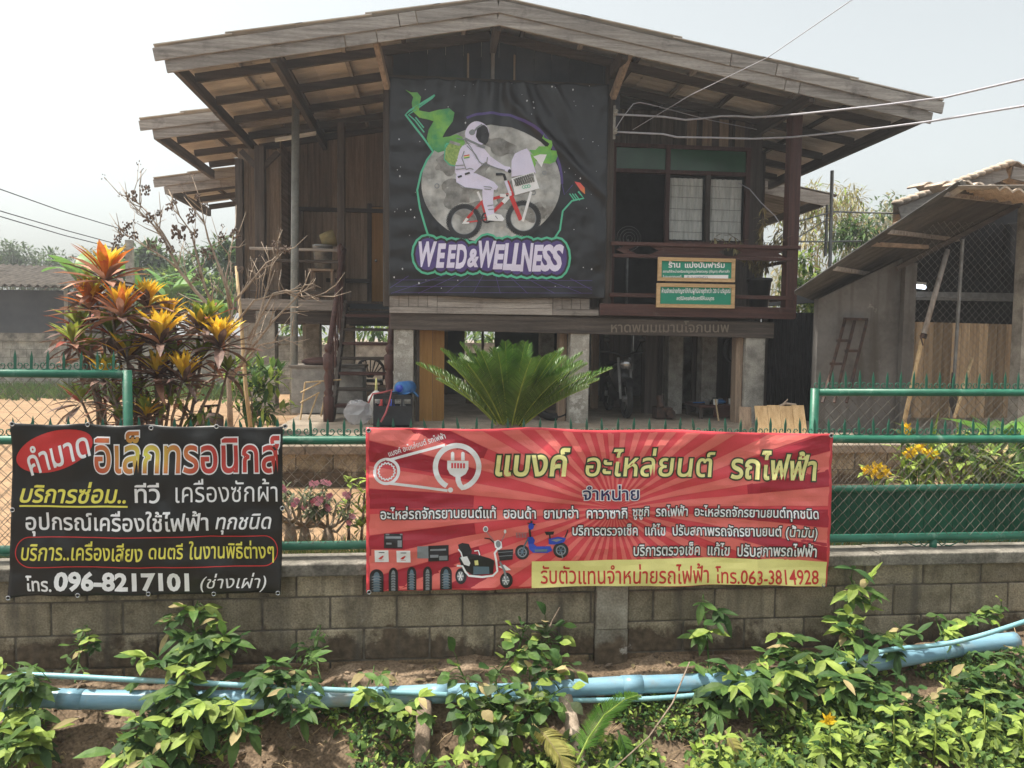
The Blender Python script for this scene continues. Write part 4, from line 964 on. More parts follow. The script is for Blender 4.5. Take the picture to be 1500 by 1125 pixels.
for i in range(8):
    o = bl if i == 0 else bl.copy()
    if i: COL.objects.link(o); o.parent = H
    o.location = V(-2.85+.165*i, 12.70, 2.73)-b0
# --- stairs
nst = 8; y0, z0, y1, z1 = 10.98, .84, 12.72, 2.60
for i in range(1, nst):
    t = i/nst; y = y0+(y1-y0)*t; z = z0+(z1-z0)*t
    mb = MB(); mb.tone = rnd.uniform(.9, 1.2); mb.box(-1.42, -.70, y-.10, y+.12, z-.045, z); mb.build('stair_tread', M['wood_red_x'] if i % 2 else M['wood_dark_x'], H, bevel=.006)
for x in (-1.45, -.67):
    mb = MB(); mb.bar(V(x, y0, z0-.06), V(x, y1, z1-.06), .05, .2); mb.build('stringer', M['wood_dark_y'], H)
    np_ = [(.075, 0), (.075, .34), (.05, .36), (.07, .40), (.045, .45), (.06, .55), (.068, .62), (.045, .70), (.07, .74), (.075, .76), (.075, .93), (.055, .945), (.03, .96), (.05, .98), (.062, 1.02), (.045, 1.07), (.01, 1.09)]
    mb = MB(); mb.lathe((x-.03 if x < -1 else x+.03, 10.9, .84), np_, 12); mb.build('newel_post', M['wood_red_z'], H, smooth=True)
    xx = x-.03 if x < -1 else x+.03
    mb = MB(); mb.tube([V(xx, 10.9, 1.80), V(xx, 12.72, 3.42)], .042, 10); mb.build('handrail', M['wood_red_y'], H, smooth=True)
    for i in range(6):
        t = (i+.7)/6.6; mb = MB(); mb.lathe((xx, 10.9+1.82*t, .9+1.62*t), [(r*.8, z*1.7) for r, z in prof], 8); mb.build('stair_baluster', M['wood_red_z'], H, smooth=True)
mb = MB(); mb.lathe((-1.53, 12.66, 2.56), [(.05, 0), (.05, .2), (.035, .25), (.05, .5), (.03, .6), (.045, .75), (.05, .9), (.02, .95)], 10); mb.build('newel_post', M['wood_red_z'], H, smooth=True)
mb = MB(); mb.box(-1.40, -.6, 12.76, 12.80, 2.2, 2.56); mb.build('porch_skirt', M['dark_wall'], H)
# --- under the house: ply door panel, back screens, some put in to darken the space
mb = MB()
for i in range(2): mb.tone = 1-.25*i; mb.box(-.26+.22*i, -.045+.22*i-.05*i, 10.98, 11.01, .84, 2.13)
mb.build('plywood_panel', M['door_orange'], H)
mb = MB(); 
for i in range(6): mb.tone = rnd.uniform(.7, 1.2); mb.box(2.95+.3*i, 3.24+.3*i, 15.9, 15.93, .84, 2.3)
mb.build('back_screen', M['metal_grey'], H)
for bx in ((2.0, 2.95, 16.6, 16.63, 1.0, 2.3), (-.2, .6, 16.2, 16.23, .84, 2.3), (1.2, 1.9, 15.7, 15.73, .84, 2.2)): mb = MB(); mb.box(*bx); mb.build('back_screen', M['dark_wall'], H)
mb = MB()
for z in (1.3, 1.55, 1.8, 2.05): mb.box(2.96, 3.12, 15.86, 15.89, z, z+.012)
for x in (.2, .55, .95): mb.box(x, x+.05, 16, 16.04, .84, 2.3)
mb.build('grille_bars', M['wood_dark_z'], H)
mb = MB()
for i in range(22):
    mb.tone = rnd.uniform(.6, 1.2); mb.box(5.0, 5.03, 11.6+.29*i, 11.885+.29*i, .84, 2.34)
mb.build('added_shade_screen', M['wood_dark_z'], H)  # plank screen added to keep side light out from under the house
mb = MB()
for i in (0, 1, 2, 4, 5, 7): mb.tone = rnd.uniform(.5, 1.1); mb.box(3.12+.2*i, 3.31+.2*i, 14.4, 14.42, .84, 2.0+.3*((i*7) % 3)/3)
mb.build('plank_screen', M['wood_dark_z'], H)
mb = MB(); mb.box(.55, 1.25, 13.9, 13.92, .84, 1.75); mb.build('back_screen', M['metal_rust'], H)
mb = MB(); mb.box(2.6, 2.72, 13.6, 13.66, .9, 2.2); mb.build('inner_door', M['wood_red_z'], H)
# ================================================================== moon banner
MY = 10.60
zt_, zb_ = 5.50, 2.57
def surf_m(x, z):
    u = (x+.64)/3.0; v = (5.5-z)/2.93
    g = lambda c, w_: math.exp(-((u-c)/w_)**2)
    f = 0.0
    for c, s, a in ((.22, .14, .04), (.30, .10, .06), (.36, .07, -.05), (.40, .05, .06), (.46, .02, .065), (.50, -.01, -.05), (.53, -.05, .06), (.60, -.2, .06), (.66, -.34, -.05), (.74, -.30, .045)):
        cc = c-s*v*1.6; f += .7*a*math.exp(-((u-cc)/(.015+.05*v))**2)*math.exp(-v*2.6)
    t = (u-.45)-(v)*1.05; f += 0.055*math.exp(-(t/.035)**2)*(1 if u > .5 else .3)*math.exp(-((v-.30)/.35)**2)    # long crease down to the right
    f += 0.018*math.exp(-((u-.97)/.03)**2)*math.sin(z*6) + .015*math.exp(-((v-.72)/.15)**2)*math.exp(-((u-.96)/.06)**2)
    f += 0.010*math.sin(u*9+1.5*math.sin(v*5)) + 0.016*noise.noise(Vector((x*3.2, z*3.2, 2))) + .009*noise.noise(Vector((x*9, z*9, 7)))
    f += 0.012*math.exp(-(v/.05)**2)*math.sin(u*40) + 0.014*math.exp(-((v-1)/.07)**2)*math.sin(u*25)
    f += .006*math.sin(z*22)*math.exp(-((u-.05)/.1)**2)
    return V(x, MY - f, z)
mo = thing('vinyl_banner', (.85, MY, 2.57), 'large black space banner with moon and astronaut hung on the house front', 'banner')
cloth('sheet', MY, -.635, 2.345, lambda u: 5.495+.02*u-.018*abs(math.sin(u*5*math.pi)), lambda u: 2.585+.005*u+.014*math.sin(u*9), surf_m, M['vinyl_night'], mo, 130, 120)
P = Print(MY, surf_m, mo, step=.06, lift=.002, base=.004)
k = 340/1062
P.tr = lambda x, y: (560+x*k, 100+y*k)
def glow(pts, w_, mat, layer, part, closed=False): P.stroke(pts, w_, mat, layer, part, closed)
for i in range(8):                                                                                  # grid lines at the foot
    a_ = 40+i*125; P.stroke([(500+(a_-500)*.45, 945), (a_, 1030)], 2, 'ink_purple', 1, 'grid_lines')
for y in (968, 998, 1025): P.stroke([(60, y), (960, y+4)], 2, 'ink_purple', 1, 'grid_lines')
P.stroke([(35, 1005), (120, 950)], 2.5, 'ink_purple', 1, 'grid_lines'); P.stroke([(860, 962), (960, 1015)], 2.5, 'ink_purple', 1, 'grid_lines')
P.ring(497, 530, 318, 330, 'ink_purple', 1, 'moon', -110, 0, 40)
P.ell(497, 530, 318, 268, 'ink_moon', 2, 'moon', n=64)
for ex, ey, ea, eb, er in ((350, 560, 70, 95, 20), (300, 440, 60, 55, -30), (420, 660, 90, 60, 10), (540, 360, 80, 42, 25), (640, 520, 55, 80, -15), (700, 660, 60, 50, 0), (560, 620, 40, 36, 0), (440, 470, 40, 60, 30)):
    P.poly([(ex+(ea*math.cos(t_)*math.cos(er/57.3)-eb*math.sin(t_)*math.sin(er/57.3))*(1+.22*math.sin(t_*5+ex)), ey+(ea*math.cos(t_)*math.sin(er/57.3)+eb*math.sin(t_)*math.cos(er/57.3))*.82*(1+.22*math.sin(t_*4+ey))) for t_ in [i*.1745 for i in range(36)]], 'ink_mare', 3, 'moon')
for ex, ey, er in ((620, 410, 16), (690, 570, 12), (470, 330, 10), (250, 540, 12), (580, 720, 14), (380, 370, 9), (740, 480, 10), (520, 560, 8)): P.ring(ex, ey, er*.6, er, 'ink_grey', 3, 'moon', n=18)
GO = 'outline'
P.stroke([(218, 790), (195, 720), (172, 640), (160, 560), (178, 480), (205, 420), (232, 382), (180, 310), (106, 214), (125, 196), (240, 128)], 9, 'ink_mint', 4, GO)
P.stroke([(192, 296), (150, 240), (120, 214), (140, 200), (228, 142), (240, 128)], 6, 'ink_mint', 4, GO); P.stroke([(190, 275), (152, 226)], 6, 'ink_mint', 4, GO)
P.stroke([(782, 786), (812, 740), (824, 655), (866, 608), (920, 596), (895, 565)], 8, 'ink_mint', 4, GO)
for x in (878, 890, 902): P.stroke([(x, 606), (x-22, 575)], 5, 'ink_mint', 4, GO)
P.poly([(878, 520), (905, 525), (925, 548), (926, 578), (905, 560)], 'ink_orange', 4, GO)
P.stroke([(815, 500), (832, 580), (870, 535)], 4, 'ink_purple', 3, GO)
# smoke
P.poly([(105, 98), (132, 112), (160, 112), (178, 135), (172, 165), (168, 195), (215, 205), (262, 190), (305, 185), (330, 205), (322, 245), (290, 290), (275, 318), (305, 315), (340, 302), (365, 312), (380, 340), (365, 358), (330, 352), (300, 375), (255, 388), (220, 365), (203, 325), (212, 285), (235, 245), (215, 240), (170, 228), (140, 200), (135, 160), (142, 135), (128, 118)], 'ink_smoke', 4, 'green_smoke')
P.poly([(738, 305), (728, 325), (745, 338), (762, 350), (755, 362), (715, 360), (700, 375), (672, 375), (690, 400), (700, 425), (735, 436), (765, 440), (790, 430), (800, 405), (793, 382), (768, 378), (775, 358), (772, 338), (750, 330), (735, 322)], 'ink_smoke', 4, 'small_smoke')
P.poly([(690, 405), (720, 396), (750, 398), (742, 418), (735, 432), (728, 455), (718, 440), (705, 420)], 'ink_white', 5, 'small_smoke')
k3 = 200/1125
P.tr = lambda x, y: (640+x*k3, 160+y*k3)
A = 'astronaut'; B = 'bicycle'
for cx_, cy_ in ((224, 927), (712, 900)):
    P.ring(cx_, cy_, 106, 140, 'ink_black', 5, B, n=48); P.ring(cx_, cy_, 101, 106, 'ink_grey', 5, B, n=48)
    tr_ = [(cx_+(141+(5 if i % 2 else 0))*math.cos(i*math.pi/40), cy_+(141+(5 if i % 2 else 0))*math.sin(i*math.pi/40)) for i in range(80)]
    P.stroke(tr_, 5, 'ink_black', 5, B, closed=True)
P.stroke([(224, 930), (365, 770), (380, 750)], 22, 'ink_red', 5, B); P.stroke([(230, 935), (410, 910)], 12, 'ink_red', 5, B)
P.stroke([(370, 760), (410, 905)], 24, 'ink_red', 5, B); P.stroke([(335, 680), (372, 765)], 18, 'ink_white', 5, B)
P.stroke([(415, 895), (500, 810), (610, 700)], 26, 'ink_red', 5, B); P.stroke([(395, 775), (470, 735), (600, 700)], 24, 'ink_red', 5, B)
P.stroke([(545, 770), (590, 720), (615, 680)], 34, 'ink_white', 6, B); P.stroke([(520, 710), (570, 712)], 26, 'ink_white', 6, B); P.ell(578, 712, 8, 8, 'ink_black', 7, B)
P.stroke([(600, 690), (640, 790), (690, 915)], 34, 'ink_red', 6, B); P.stroke([(565, 590), (610, 720)], 22, 'ink_lilac', 6, B); P.stroke([(585, 590), (632, 715)], 12, 'ink_red', 7, B)
P.stroke([(775, 680), (705, 925)], 22, 'ink_white', 7, B); P.poly([(205, 945), (240, 895), (262, 905), (240, 930), (268, 930), (262, 945)], 'ink_white', 6, B)
P.ring(410, 895, 32, 46, 'ink_black', 6, B); P.stroke([(370, 895), (450, 895)], 5, 'ink_black', 6, B); P.stroke([(410, 850), (410, 940)], 5, 'ink_black', 6, B)
P.stroke([(485, 538), (530, 536), (552, 540), (565, 585)], 22, 'ink_black', 6, B); P.stroke([(430, 925), (470, 920)], 12, 'ink_black', 6, B)
# astronaut
jar = [(100, 285), (205, 290), (200, 420), (165, 465), (110, 455), (64, 415), (72, 330)]
P.poly([(66, 280), (212, 284), (208, 430), (170, 474), (100, 462), (56, 420), (62, 330)], 'ink_mint', 4, A); P.poly(jar, 'ink_jar', 5, A)
P.stroke([(105, 272), (190, 292)], 24, 'ink_moon', 6, A)
P.poly([(210, 300), (260, 285), (390, 330), (435, 385), (415, 420), (340, 490), (300, 530), (240, 545), (175, 560), (150, 520), (150, 465), (190, 330)], 'ink_lilac', 6, A)
P.poly([(155, 545), (240, 530), (320, 530), (430, 580), (470, 600), (505, 640), (490, 665), (400, 670), (300, 660), (210, 645), (160, 605)], 'ink_lilac', 7, A)
P.poly([(378, 640), (470, 640), (462, 760), (470, 830), (475, 890), (415, 905), (400, 850), (378, 770), (372, 690)], 'ink_lilac', 8, A)
P.poly([(412, 880), (475, 860), (530, 870), (555, 905), (540, 925), (415, 918)], 'ink_white', 9, A)
P.poly([(400, 385), (440, 392), (560, 470), (600, 478), (612, 510), (580, 520), (545, 505), (420, 455), (395, 430)], 'ink_lilac', 8, A)
P.ell(330, 205, 98, 100, 'ink_lilac', 8, A); P.poly([(330, 165), (385, 128), (415, 160), (430, 215), (420, 270), (398, 298), (345, 270), (320, 230)], 'ink_black', 9, A)
P.stroke([(265, 190), (300, 195), (330, 160), (375, 128)], 16, 'ink_grey', 9, A); P.ell(290, 195, 24, 24, 'ink_grey', 9, A)
P.stroke([(232, 240), (280, 270), (350, 300), (395, 320)], 18, 'ink_grey', 9, A)
for pts in (((160, 240), (230, 250), (280, 320), (330, 410), (380, 470), (410, 440), (415, 400)), ((245, 300), (320, 380), (350, 440), (430, 470), (560, 505)), ((150, 465), (225, 462)), ((155, 495), (230, 490)), ((185, 550), (190, 555)), ((240, 500), (270, 490), (300, 500)), ((385, 640), (440, 645), (455, 655)), ((390, 660), (445, 664)), ((415, 800), (465, 790)), ((420, 830), (468, 825)), ((160, 605), (230, 650), (375, 668)), ((480, 880), (500, 905)), ((225, 345), (205, 400), (240, 500))):
    P.stroke(pts, 7, 'ink_grey', 10, A)
P.stroke([(172, 560), (205, 550)], 16, 'ink_black', 10, A); P.stroke([(230, 538), (270, 526)], 16, 'ink_black', 10, A)
for j, m_ in enumerate(('ink_red', 'ink_paleyellow', 'ink_smoke')): P.stroke([(222, 386+j*9), (268, 380+j*9)], 9, m_, 10, A)
P.ell(597, 515, 14, 16, 'ink_black', 11, A)
# crate and load
P.poly([(612, 560), (612, 430), (640, 370), (690, 342), (740, 325), (765, 360), (775, 400), (800, 480), (815, 530)], 'ink_lilac', 7, 'bicycle_crate')
P.poly([(612, 575), (800, 520), (842, 655), (642, 712)], 'ink_white', 8, 'bicycle_crate')
P.poly([(628, 580), (785, 530), (805, 600), (650, 640)], 'ink_moon', 9, 'bicycle_crate')
for i in range(9): P.stroke([(630+i*19, 580-i*6), (652+i*18+18 if i < 8 else 800, 638-i*5)], 4, 'ink_black', 10, 'bicycle_crate'); P.stroke([(650+i*19, 572-i*6), (640+i*17, 640-i*5)], 4, 'ink_black', 10, 'bicycle_crate')
for x in (712, 735, 755): P.ring(x, 645-(x-712)*.2, 9, 14, 'ink_mint', 10, 'bicycle_crate', n=14)
P.poly([(765, 370), (790, 380), (815, 450), (800, 490)], 'ink_smoke', 6, 'small_smoke')
# lettering: each letter of the jagged headline is fitted to its own place
P.tr = lambda x, y: (560+x*k, 100+y*k)
LB = [('W', 166, 250, 793, 910), ('E', 245, 292, 802, 914), ('E', 293, 340, 808, 914), ('D', 334, 386, 806, 918), ('&', 388, 441, 826, 912), ('W', 440, 522, 790, 914), ('E', 505, 562, 806, 920), ('L', 550, 594, 800, 924), ('L', 588, 642, 800, 928), ('N', 630, 692, 800, 930), ('E', 684, 738, 808, 930), ('S', 722, 782, 806, 930), ('S', 766, 829, 806, 930)]
for ch, xa, xb, ya, yb in LB: P.ell((xa+xb)/2, (ya+yb)/2, (xb-xa)/2+34, (yb-ya)/2+36, 'ink_mint', 4, 'lettering', n=16)
for ch, xa, xb, ya, yb in LB: P.ell((xa+xb)/2, (ya+yb)/2, (xb-xa)/2+24, (yb-ya)/2+26, 'ink_black', 5, 'lettering', n=16)
for ch, xa, xb, ya, yb in LB: P.ell((xa+xb)/2, (ya+yb)/2, (xb-xa)/2+15, (yb-ya)/2+16, 'ink_purple', 6, 'lettering', n=16)
for i, (ch, xa, xb, ya, yb) in enumerate(LB): P.text(ch, xa, ya, xb, yb, 'ink_lilac', 7+(i % 2), 'lettering', .045, .22)
rs = random.Random(3)
for i in range(95):
    x, y = rs.uniform(50, 990), rs.uniform(60, 1010)
    if ((x-497)/340)**2+((y-530)/290)**2 < 1 or (130 < x < 870 and 770 < y < 960): continue
    r = rs.choice((1.4, 1.6, 2.0, 2.4, 4.5)); P.poly([(x, y-r*1.3), (x+r*.5, y), (x, y+r*1.3), (x-r*.5, y)] if r > 4 else [(x-r, y), (x, y-r), (x+r, y), (x, y+r)], 'ink_white', 2, 'stars')
    if r > 4: P.poly([(x-r*1.1, y), (x, y-r*.4), (x+r*1.1, y), (x, y+r*.4)], 'ink_white', 3, 'stars')
P.done()
# ================================================================== framed green signs on the balcony rail
def sign(px0, py0, px1, py1, label, lines):
    a, b = q(px0, py0, 10.56), q(px1, py1, 10.56); x0, x1, z1, z0 = a.x, b.x, a.z, b.z
    s = thing('framed_sign', ((x0+x1)/2, 10.58, z0), label, 'sign', 'framed green signs on the balcony'); f = .05
    fr = MB(); fr.box(x0, x1, 10.555, 10.60, z1-f, z1); fr.box(x0, x1, 10.555, 10.60, z0, z0+f); fr.box(x0, x0+f, 10.556, 10.60, z0+f, z1-f); fr.box(x1-f, x1, 10.556, 10.60, z0+f, z1-f)
    fr.build('frame', M['wood_new_x'], s, bevel=.003)
    mb = MB(); mb.box(x0+f, x1-f, 10.578, 10.60, z0+f, z1-f); mb.build('panel', M['ink_sign'], s)
    Q = Print(10.575, lambda x, z: V(x, 10.576, z), s, step=9, lift=.0012, base=0); Q.tr = lambda x, y: (950+x*140/1500, 370+y*140/1500)
    for l in lines: l(Q)
    Q.done()
sign(964.5, 376.5, 1076.5, 413.5, 'upper framed green sign with large white shop lettering and a white strip', [
    lambda Q: Q.text('ร้าน', 312, 128, 498, 238, 'ink_white', 1, bold=.03), lambda Q: Q.text('แบ่งปันฟาร์ม', 570, 140, 1196, 240, 'ink_white', 1, bold=.03),
    lambda Q: Q.text('สถานที่จำหน่ายหรือแปรรูปสมุนไพรควบคุม (กัญชา) เพื่อการค้า', 225, 268, 1270, 330, 'ink_white', 1, bold=.02),
    lambda Q: Q.text('ใบอนุญาตเลขที่', 225, 350, 515, 412, 'ink_white', 1, bold=.02),
    lambda Q: Q.poly([(558, 352), (1252, 352), (1250, 424), (558, 424)], 'ink_white', 1, 'white_strip'),
    lambda Q: Q.text('ปี  ๖ ๙๗/๒๕๖๖', 608, 362, 930, 406, 'ink_steel', 3, 'handwriting')])
sign(962.5, 414.5, 1076, 452, 'lower framed green sign with two lines of white writing', [
    lambda Q: Q.text('ห้ามจำหน่ายกัญชาให้กับผู้ที่มีอายุต่ำกว่า 20 ปี บริบูรณ์', 208, 552, 1288, 660, 'ink_white', 1, bold=.02),
    lambda Q: Q.text('สตรีมีครรภ์หรือสตรีให้นมบุตร', 440, 680, 1030, 765, 'ink_white', 1, bold=.02)])
# ================================================================== plants
def rv(r, s=1.0): return V(r.uniform(-s, s), r.uniform(-s, s), r.uniform(-s, s))
def arch(p, az, el, L, droop, n=10):
    """a curve leaving p at azimuth az, elevation el and bending down"""
    pts = [Vector(p)]; e = el
    for i in range(n):
        d = V(math.cos(az)*math.cos(e), math.sin(az)*math.cos(e), math.sin(e)); pts.append(pts[-1]+d*(L/n)); e -= droop/n
    return pts
def frond(mb, pts, W, wl, r, n, keel=.35, drop=.25, droopy=0.0):
    """feather leaf: stalk with two rows of narrow leaflets"""
    mb.mi = 1; mb.tube(pts, [.007*(1-.7*i/len(pts)) for i in range(len(pts))], 5); mb.mi = 0
    k = len(pts)-1
    for j in range(n):
        t = .14+.86*j/n; f = t*k; i = min(int(f), k-1); p = pts[i].lerp(pts[i+1], f-i); d = (pts[i+1]-pts[i]).normalized()
        a = d.cross(V(0, 0, 1)); a = a.normalized() if a.length > .05 else V(1, 0, 0); up = a.cross(d).normalized()
        Lw = W*(math.sin(math.pi*min(1, .12+t*.86))**.6)*r.uniform(.9, 1.05)
        for s in (-1, 1):
            dd = (a*s*.85+d*(.45+.3*t)+up*keel*r.uniform(.7, 1.2)-V(0, 0, droopy)).normalized(); mb.tone = r.uniform(.8, 1.25)
            e = p+dd*Lw-V(0, 0, drop*Lw*.5); w_ = d*wl*.5; m = p+dd*Lw*.55
            mb.add([p-w_*.6, p+w_*.6, m+w_, e, m-w_], [(0, 1, 2, 3, 4)])
# ---- cycad
cb = q(746, 632, 7.2); cy = thing('cycad_palm', (cb.x, cb.y, .42), 'big green cycad palm with stiff feathery fronds before the house', 'cycad')
r = random.Random(11); mb = MB()
mb.lathe((cb.x, cb.y, .40), [(.17+.02*math.sin(z*60), z) for z in [i*.04 for i in range(21)]] + [(.08, .86)], 14); mb.build('trunk', M['bark'], cy)
for i in range(88):
    ring = i/88; az = i*2.39996+r.uniform(-.15, .15); el = math.radians(43+44*ring+r.uniform(-8, 8)); L = (1.06-.28*ring)*r.uniform(.84, 1.07)
    if abs(math.sin(az)) > .8 and ring < .3: el += .15
    pts = arch((cb.x+.06*math.cos(az), cb.y+.06*math.sin(az), cb.z-.01), az, el, L, .40-.05*ring, 9)
    mb = MB(); frond(mb, pts, .19, .013, r, 50, .6, .16); mb.build('frond', [M['cycad'], M['leaf_light']], cy)
# ---- croton shrub
r = random.Random(5); c0 = q(205, 640, 6.25)
cr_ = thing('croton_shrub', (c0.x, c0.y, .55), 'tall croton shrub with yellow orange and dark red leaves', 'croton')
rr_ = lambda a, b, i: a+(b-a)*((math.sin(i*12.9898)*43758.5453) % 1)
ros = [(152, 388, 'o', 1.25, 6.2), (176, 440, 'o', 1.1, 6.0), (127, 430, 'o', 1.0, 6.3), (216, 428, 'y', 1.0, 6.3), (250, 446, 'y', .85, 6.5), (236, 480, 'y', 1.2, 6.05), (297, 462, 'g', 1.0, 6.3), (328, 486, 'y', 1.1, 6.2), (152, 535, 'g', .9, 6.0), (272, 535, 'y', 1.0, 6.0), (232, 530, 'y', .9, 6.05), (184, 505, 'g', 1.0, 6.1), (110, 462, 'd', 1.1, 6.4), (120, 500, 'd', 1.0, 6.3), (200, 560, 'd', .9, 6.1), (160, 470, 'd', 1.2, 6.35), (255, 505, 'd', 1.1, 6.2), (300, 505, 'd', 1.0, 6.25), (215, 590, 'g', .8, 5.95), (165, 575, 'd', .9, 6.2), (205, 470, 'd', 1.2, 6.4), (250, 565, 'd', .9, 6.3), (180, 600, 'd', .8, 6.0), (340, 525, 'd', .8, 6.25), (135, 405, 'd', 1.0, 6.35)] + [(rr_(100, 330, i), rr_(430, 600, i+50), 'd', .95, 6.05+.4*((i*37) % 10)/10) for i in range(4)]
pal = {'o': ('croton_yellow', 'croton_orange', 'croton_pink'), 'y': ('croton_yellow', 'croton_yellow', 'croton_dark'), 'r': ('croton_orange', 'croton_red', 'croton_red'), 'g': ('croton_green', 'croton_yellow', 'croton_dark'), 'd': ('croton_green', 'croton_red', 'croton_dark')}
st = MB()
for px, py, kind, sc, yy in ros:
    py += 16; sc *= .9; px = 212+(px-212)*.95
    p = q(px, py, yy); mb = MB(); names = list(pal[kind])+['croton_pink', 'croton_dark']
    foot = V(c0.x+(p.x-c0.x)*.35+r.uniform(-.05, .05), c0.y+r.uniform(-.12, .12), .55)
    st.tube([foot, foot.lerp(p, .4)+rv(r, .05), foot.lerp(p, .75)+rv(r, .04), p], [.016, .013, .011, .008], 6)
    n = 48 if kind != 'd' else 26
    for i in range(n):
        t = i/n; az = i*2.4+r.uniform(-.3, .3); el = math.radians(84-38*t if t < .5 else 62-110*(t-.4)+r.uniform(-10, 10))
        if kind == 'd': el -= .35
        d = V(math.cos(az)*math.cos(el), math.sin(az)*math.cos(el), math.sin(el)); L = (.19+.12*t)*sc*1.08*r.uniform(.85, 1.15)
        mb.mi = 0 if t < .40 else (1 if t < .58 else (2 if r.random() < .62 else (3 if r.random() < .45 else 4))); mb.tone = r.uniform(.7, 1.25)
        mb.leaf(p-V(0, 0, .03*t*2), d, V(0, 0, 1), L, .05*sc*r.uniform(.75, 1.25)*(.85+.5*t), r.uniform(.05, .45), shape=(.12, .62, 1, .8, 0), fold=.35)
    mb.build('leaf_rosette', [M[x] for x in names], cr_)
st.build('stems', M['bark'], cr_, smooth=True)
mb = MB()
for i in range(90):
    p = q(r.uniform(150, 300), r.uniform(560, 625), r.uniform(5.9, 6.5)); mb.tone = r.uniform(.6, 1.3); mb.mi = r.choice((0, 0, 1, 2))
    mb.leaf(p, rv(r)+V(0, 0, .2), V(0, 0, 1), r.uniform(.10, .2), .04, .4, shape=(.12, .7, 1, .7, 0))
mb.build('lower_leaves', [M['croton_dark'], M['croton_green'], M['croton_pink']], cr_)
# ---- bare tree with dry flower heads
def twig_tree(name, base, limbs, label, cat, mat, r, twig=None, tipmat=None, r0=.05):
    t_ = thing(name, base, label, cat); mb = MB(); tips = []
    for pts in limbs:
        k = len(pts); ra = [max(.0035, .62*pts[0][3]*(1-.8*i/(k-1))) for i in range(k)]
        P3 = [q(a, b, c) for a, b, c, *_ in pts]
        mb.tube(P3, ra, 6)
        for i in range(1, k):
            for s in range(twig or 2):
                if r.random() < .75:
                    o = P3[i-1].lerp(P3[i], r.random()); d = (P3[i]-P3[i-1]).normalized()
                    dd = (d*.7+rv(r, .8)+V(0, 0, .25)).normalized(); L = r.uniform(.12, .34)
                    e = [o, o+dd*L*.5+rv(r, .02), o+dd*L+V(0, 0, .05)+rv(r, .03)]
                    mb.tube(e, [.005, .004, .002], 4); tips.append(e[-1])
                    if r.random() < .6: mb.tube([e[1], e[1]+(dd+rv(r, .7)).normalized()*L*.5], [.003, .002], 4)
        tips.append(P3[-1])
    mb.build('branches', M[mat], t_, smooth=True); return t_, tips
r = random.Random(21)
Y0 = 7.6
LM = [[(338, 640, Y0, .05), (336, 580, Y0, .05), (333, 520, Y0), (338, 470, Y0), (345, 430, Y0)],
      [(336, 500, Y0, .035), (318, 460, Y0), (285, 425, Y0), (262, 395, Y0), (240, 350, Y0), (225, 330, Y0), (205, 310, Y0), (193, 298, Y0)],
      [(262, 395, Y0, .02), (245, 380, Y0), (215, 362, Y0), (195, 350, Y0), (180, 340, Y0)],
      [(255, 370, Y0, .016), (238, 340, Y0), (215, 310, Y0), (200, 295, Y0), (192, 285, Y0)],
      [(318, 460, Y0, .025), (300, 420, Y0), (290, 380, Y0), (280, 340, Y0), (262, 315, Y0), (248, 300, Y0)],
      [(340, 450, Y0, .025), (325, 400, Y0), (305, 350, Y0), (298, 320, Y0), (295, 300, Y0)],
      [(338, 470, Y0, .02), (330, 410, Y0), (338, 370, Y0), (342, 340, Y0)],
      [(336, 560, Y0, .03), (360, 520, Y0), (378, 470, Y0), (392, 420, Y0), (400, 380, Y0), (420, 360, Y0)],
      [(360, 520, Y0, .022), (400, 470, Y0), (430, 440, Y0), (445, 420, Y0), (455, 395, Y0)],
      [(345, 440, Y0, .022), (370, 410, Y0), (390, 385, Y0), (410, 375, Y0)],
      [(362, 500, Y0, .02), (400, 430, Y0), (420, 425, Y0), (450, 438, Y0), (478, 428, Y0)],
      [(340, 480, Y0, .02), (372, 440, Y0), (410, 430, Y0), (440, 425, Y0), (470, 440, Y0)],
      [(345, 545, Y0, .02), (380, 505, Y0), (410, 500, Y0), (432, 490, Y0)],
      [(350, 560, Y0, .016), (330, 545, Y0), (300, 560, Y0), (285, 590, Y0)]]
bt, tips = twig_tree('bare_tree', tuple(q(338, 640, Y0)), LM, 'leafless pale tree with dry brown flower heads before the porch', 'tree', 'bark_pale', r, 3)
mb = MB()
def cluster(mb, p, s, n):
    for _ in range(n):
        o = p+rv(r, s)
        mb.tone = r.uniform(.6, 1.3); mb.ball(o, s*.20, s*.20, s*.30, 5, 4)
for px, py, s in ((193, 288, .055), (212, 278, .05), (218, 318, .05), (180, 340, .045), (172, 350, .04), (187, 330, .04), (196, 345, .04), (262, 340, .075), (222, 358, .05), (248, 303, .04), (256, 296, .03), (284, 342, .045), (304, 372, .06), (280, 320, .05), (326, 345, .04), (345, 342, .05), (250, 365, .04), (238, 352, .035), (300, 300, .03), (290, 405, .04), (405, 360, .05), (420, 365, .05), (290, 288, .03), (233, 312, .035), (170, 362, .04), (282, 310, .035), (352, 395, .035)):
    p = q(px, py, Y0); cluster(mb, p, s*.85, 30)
for tp in tips:
    if r.random() < .25: cluster(mb, tp, .022, 8)
mb.build('dry_flower_heads', M['dry'], bt)
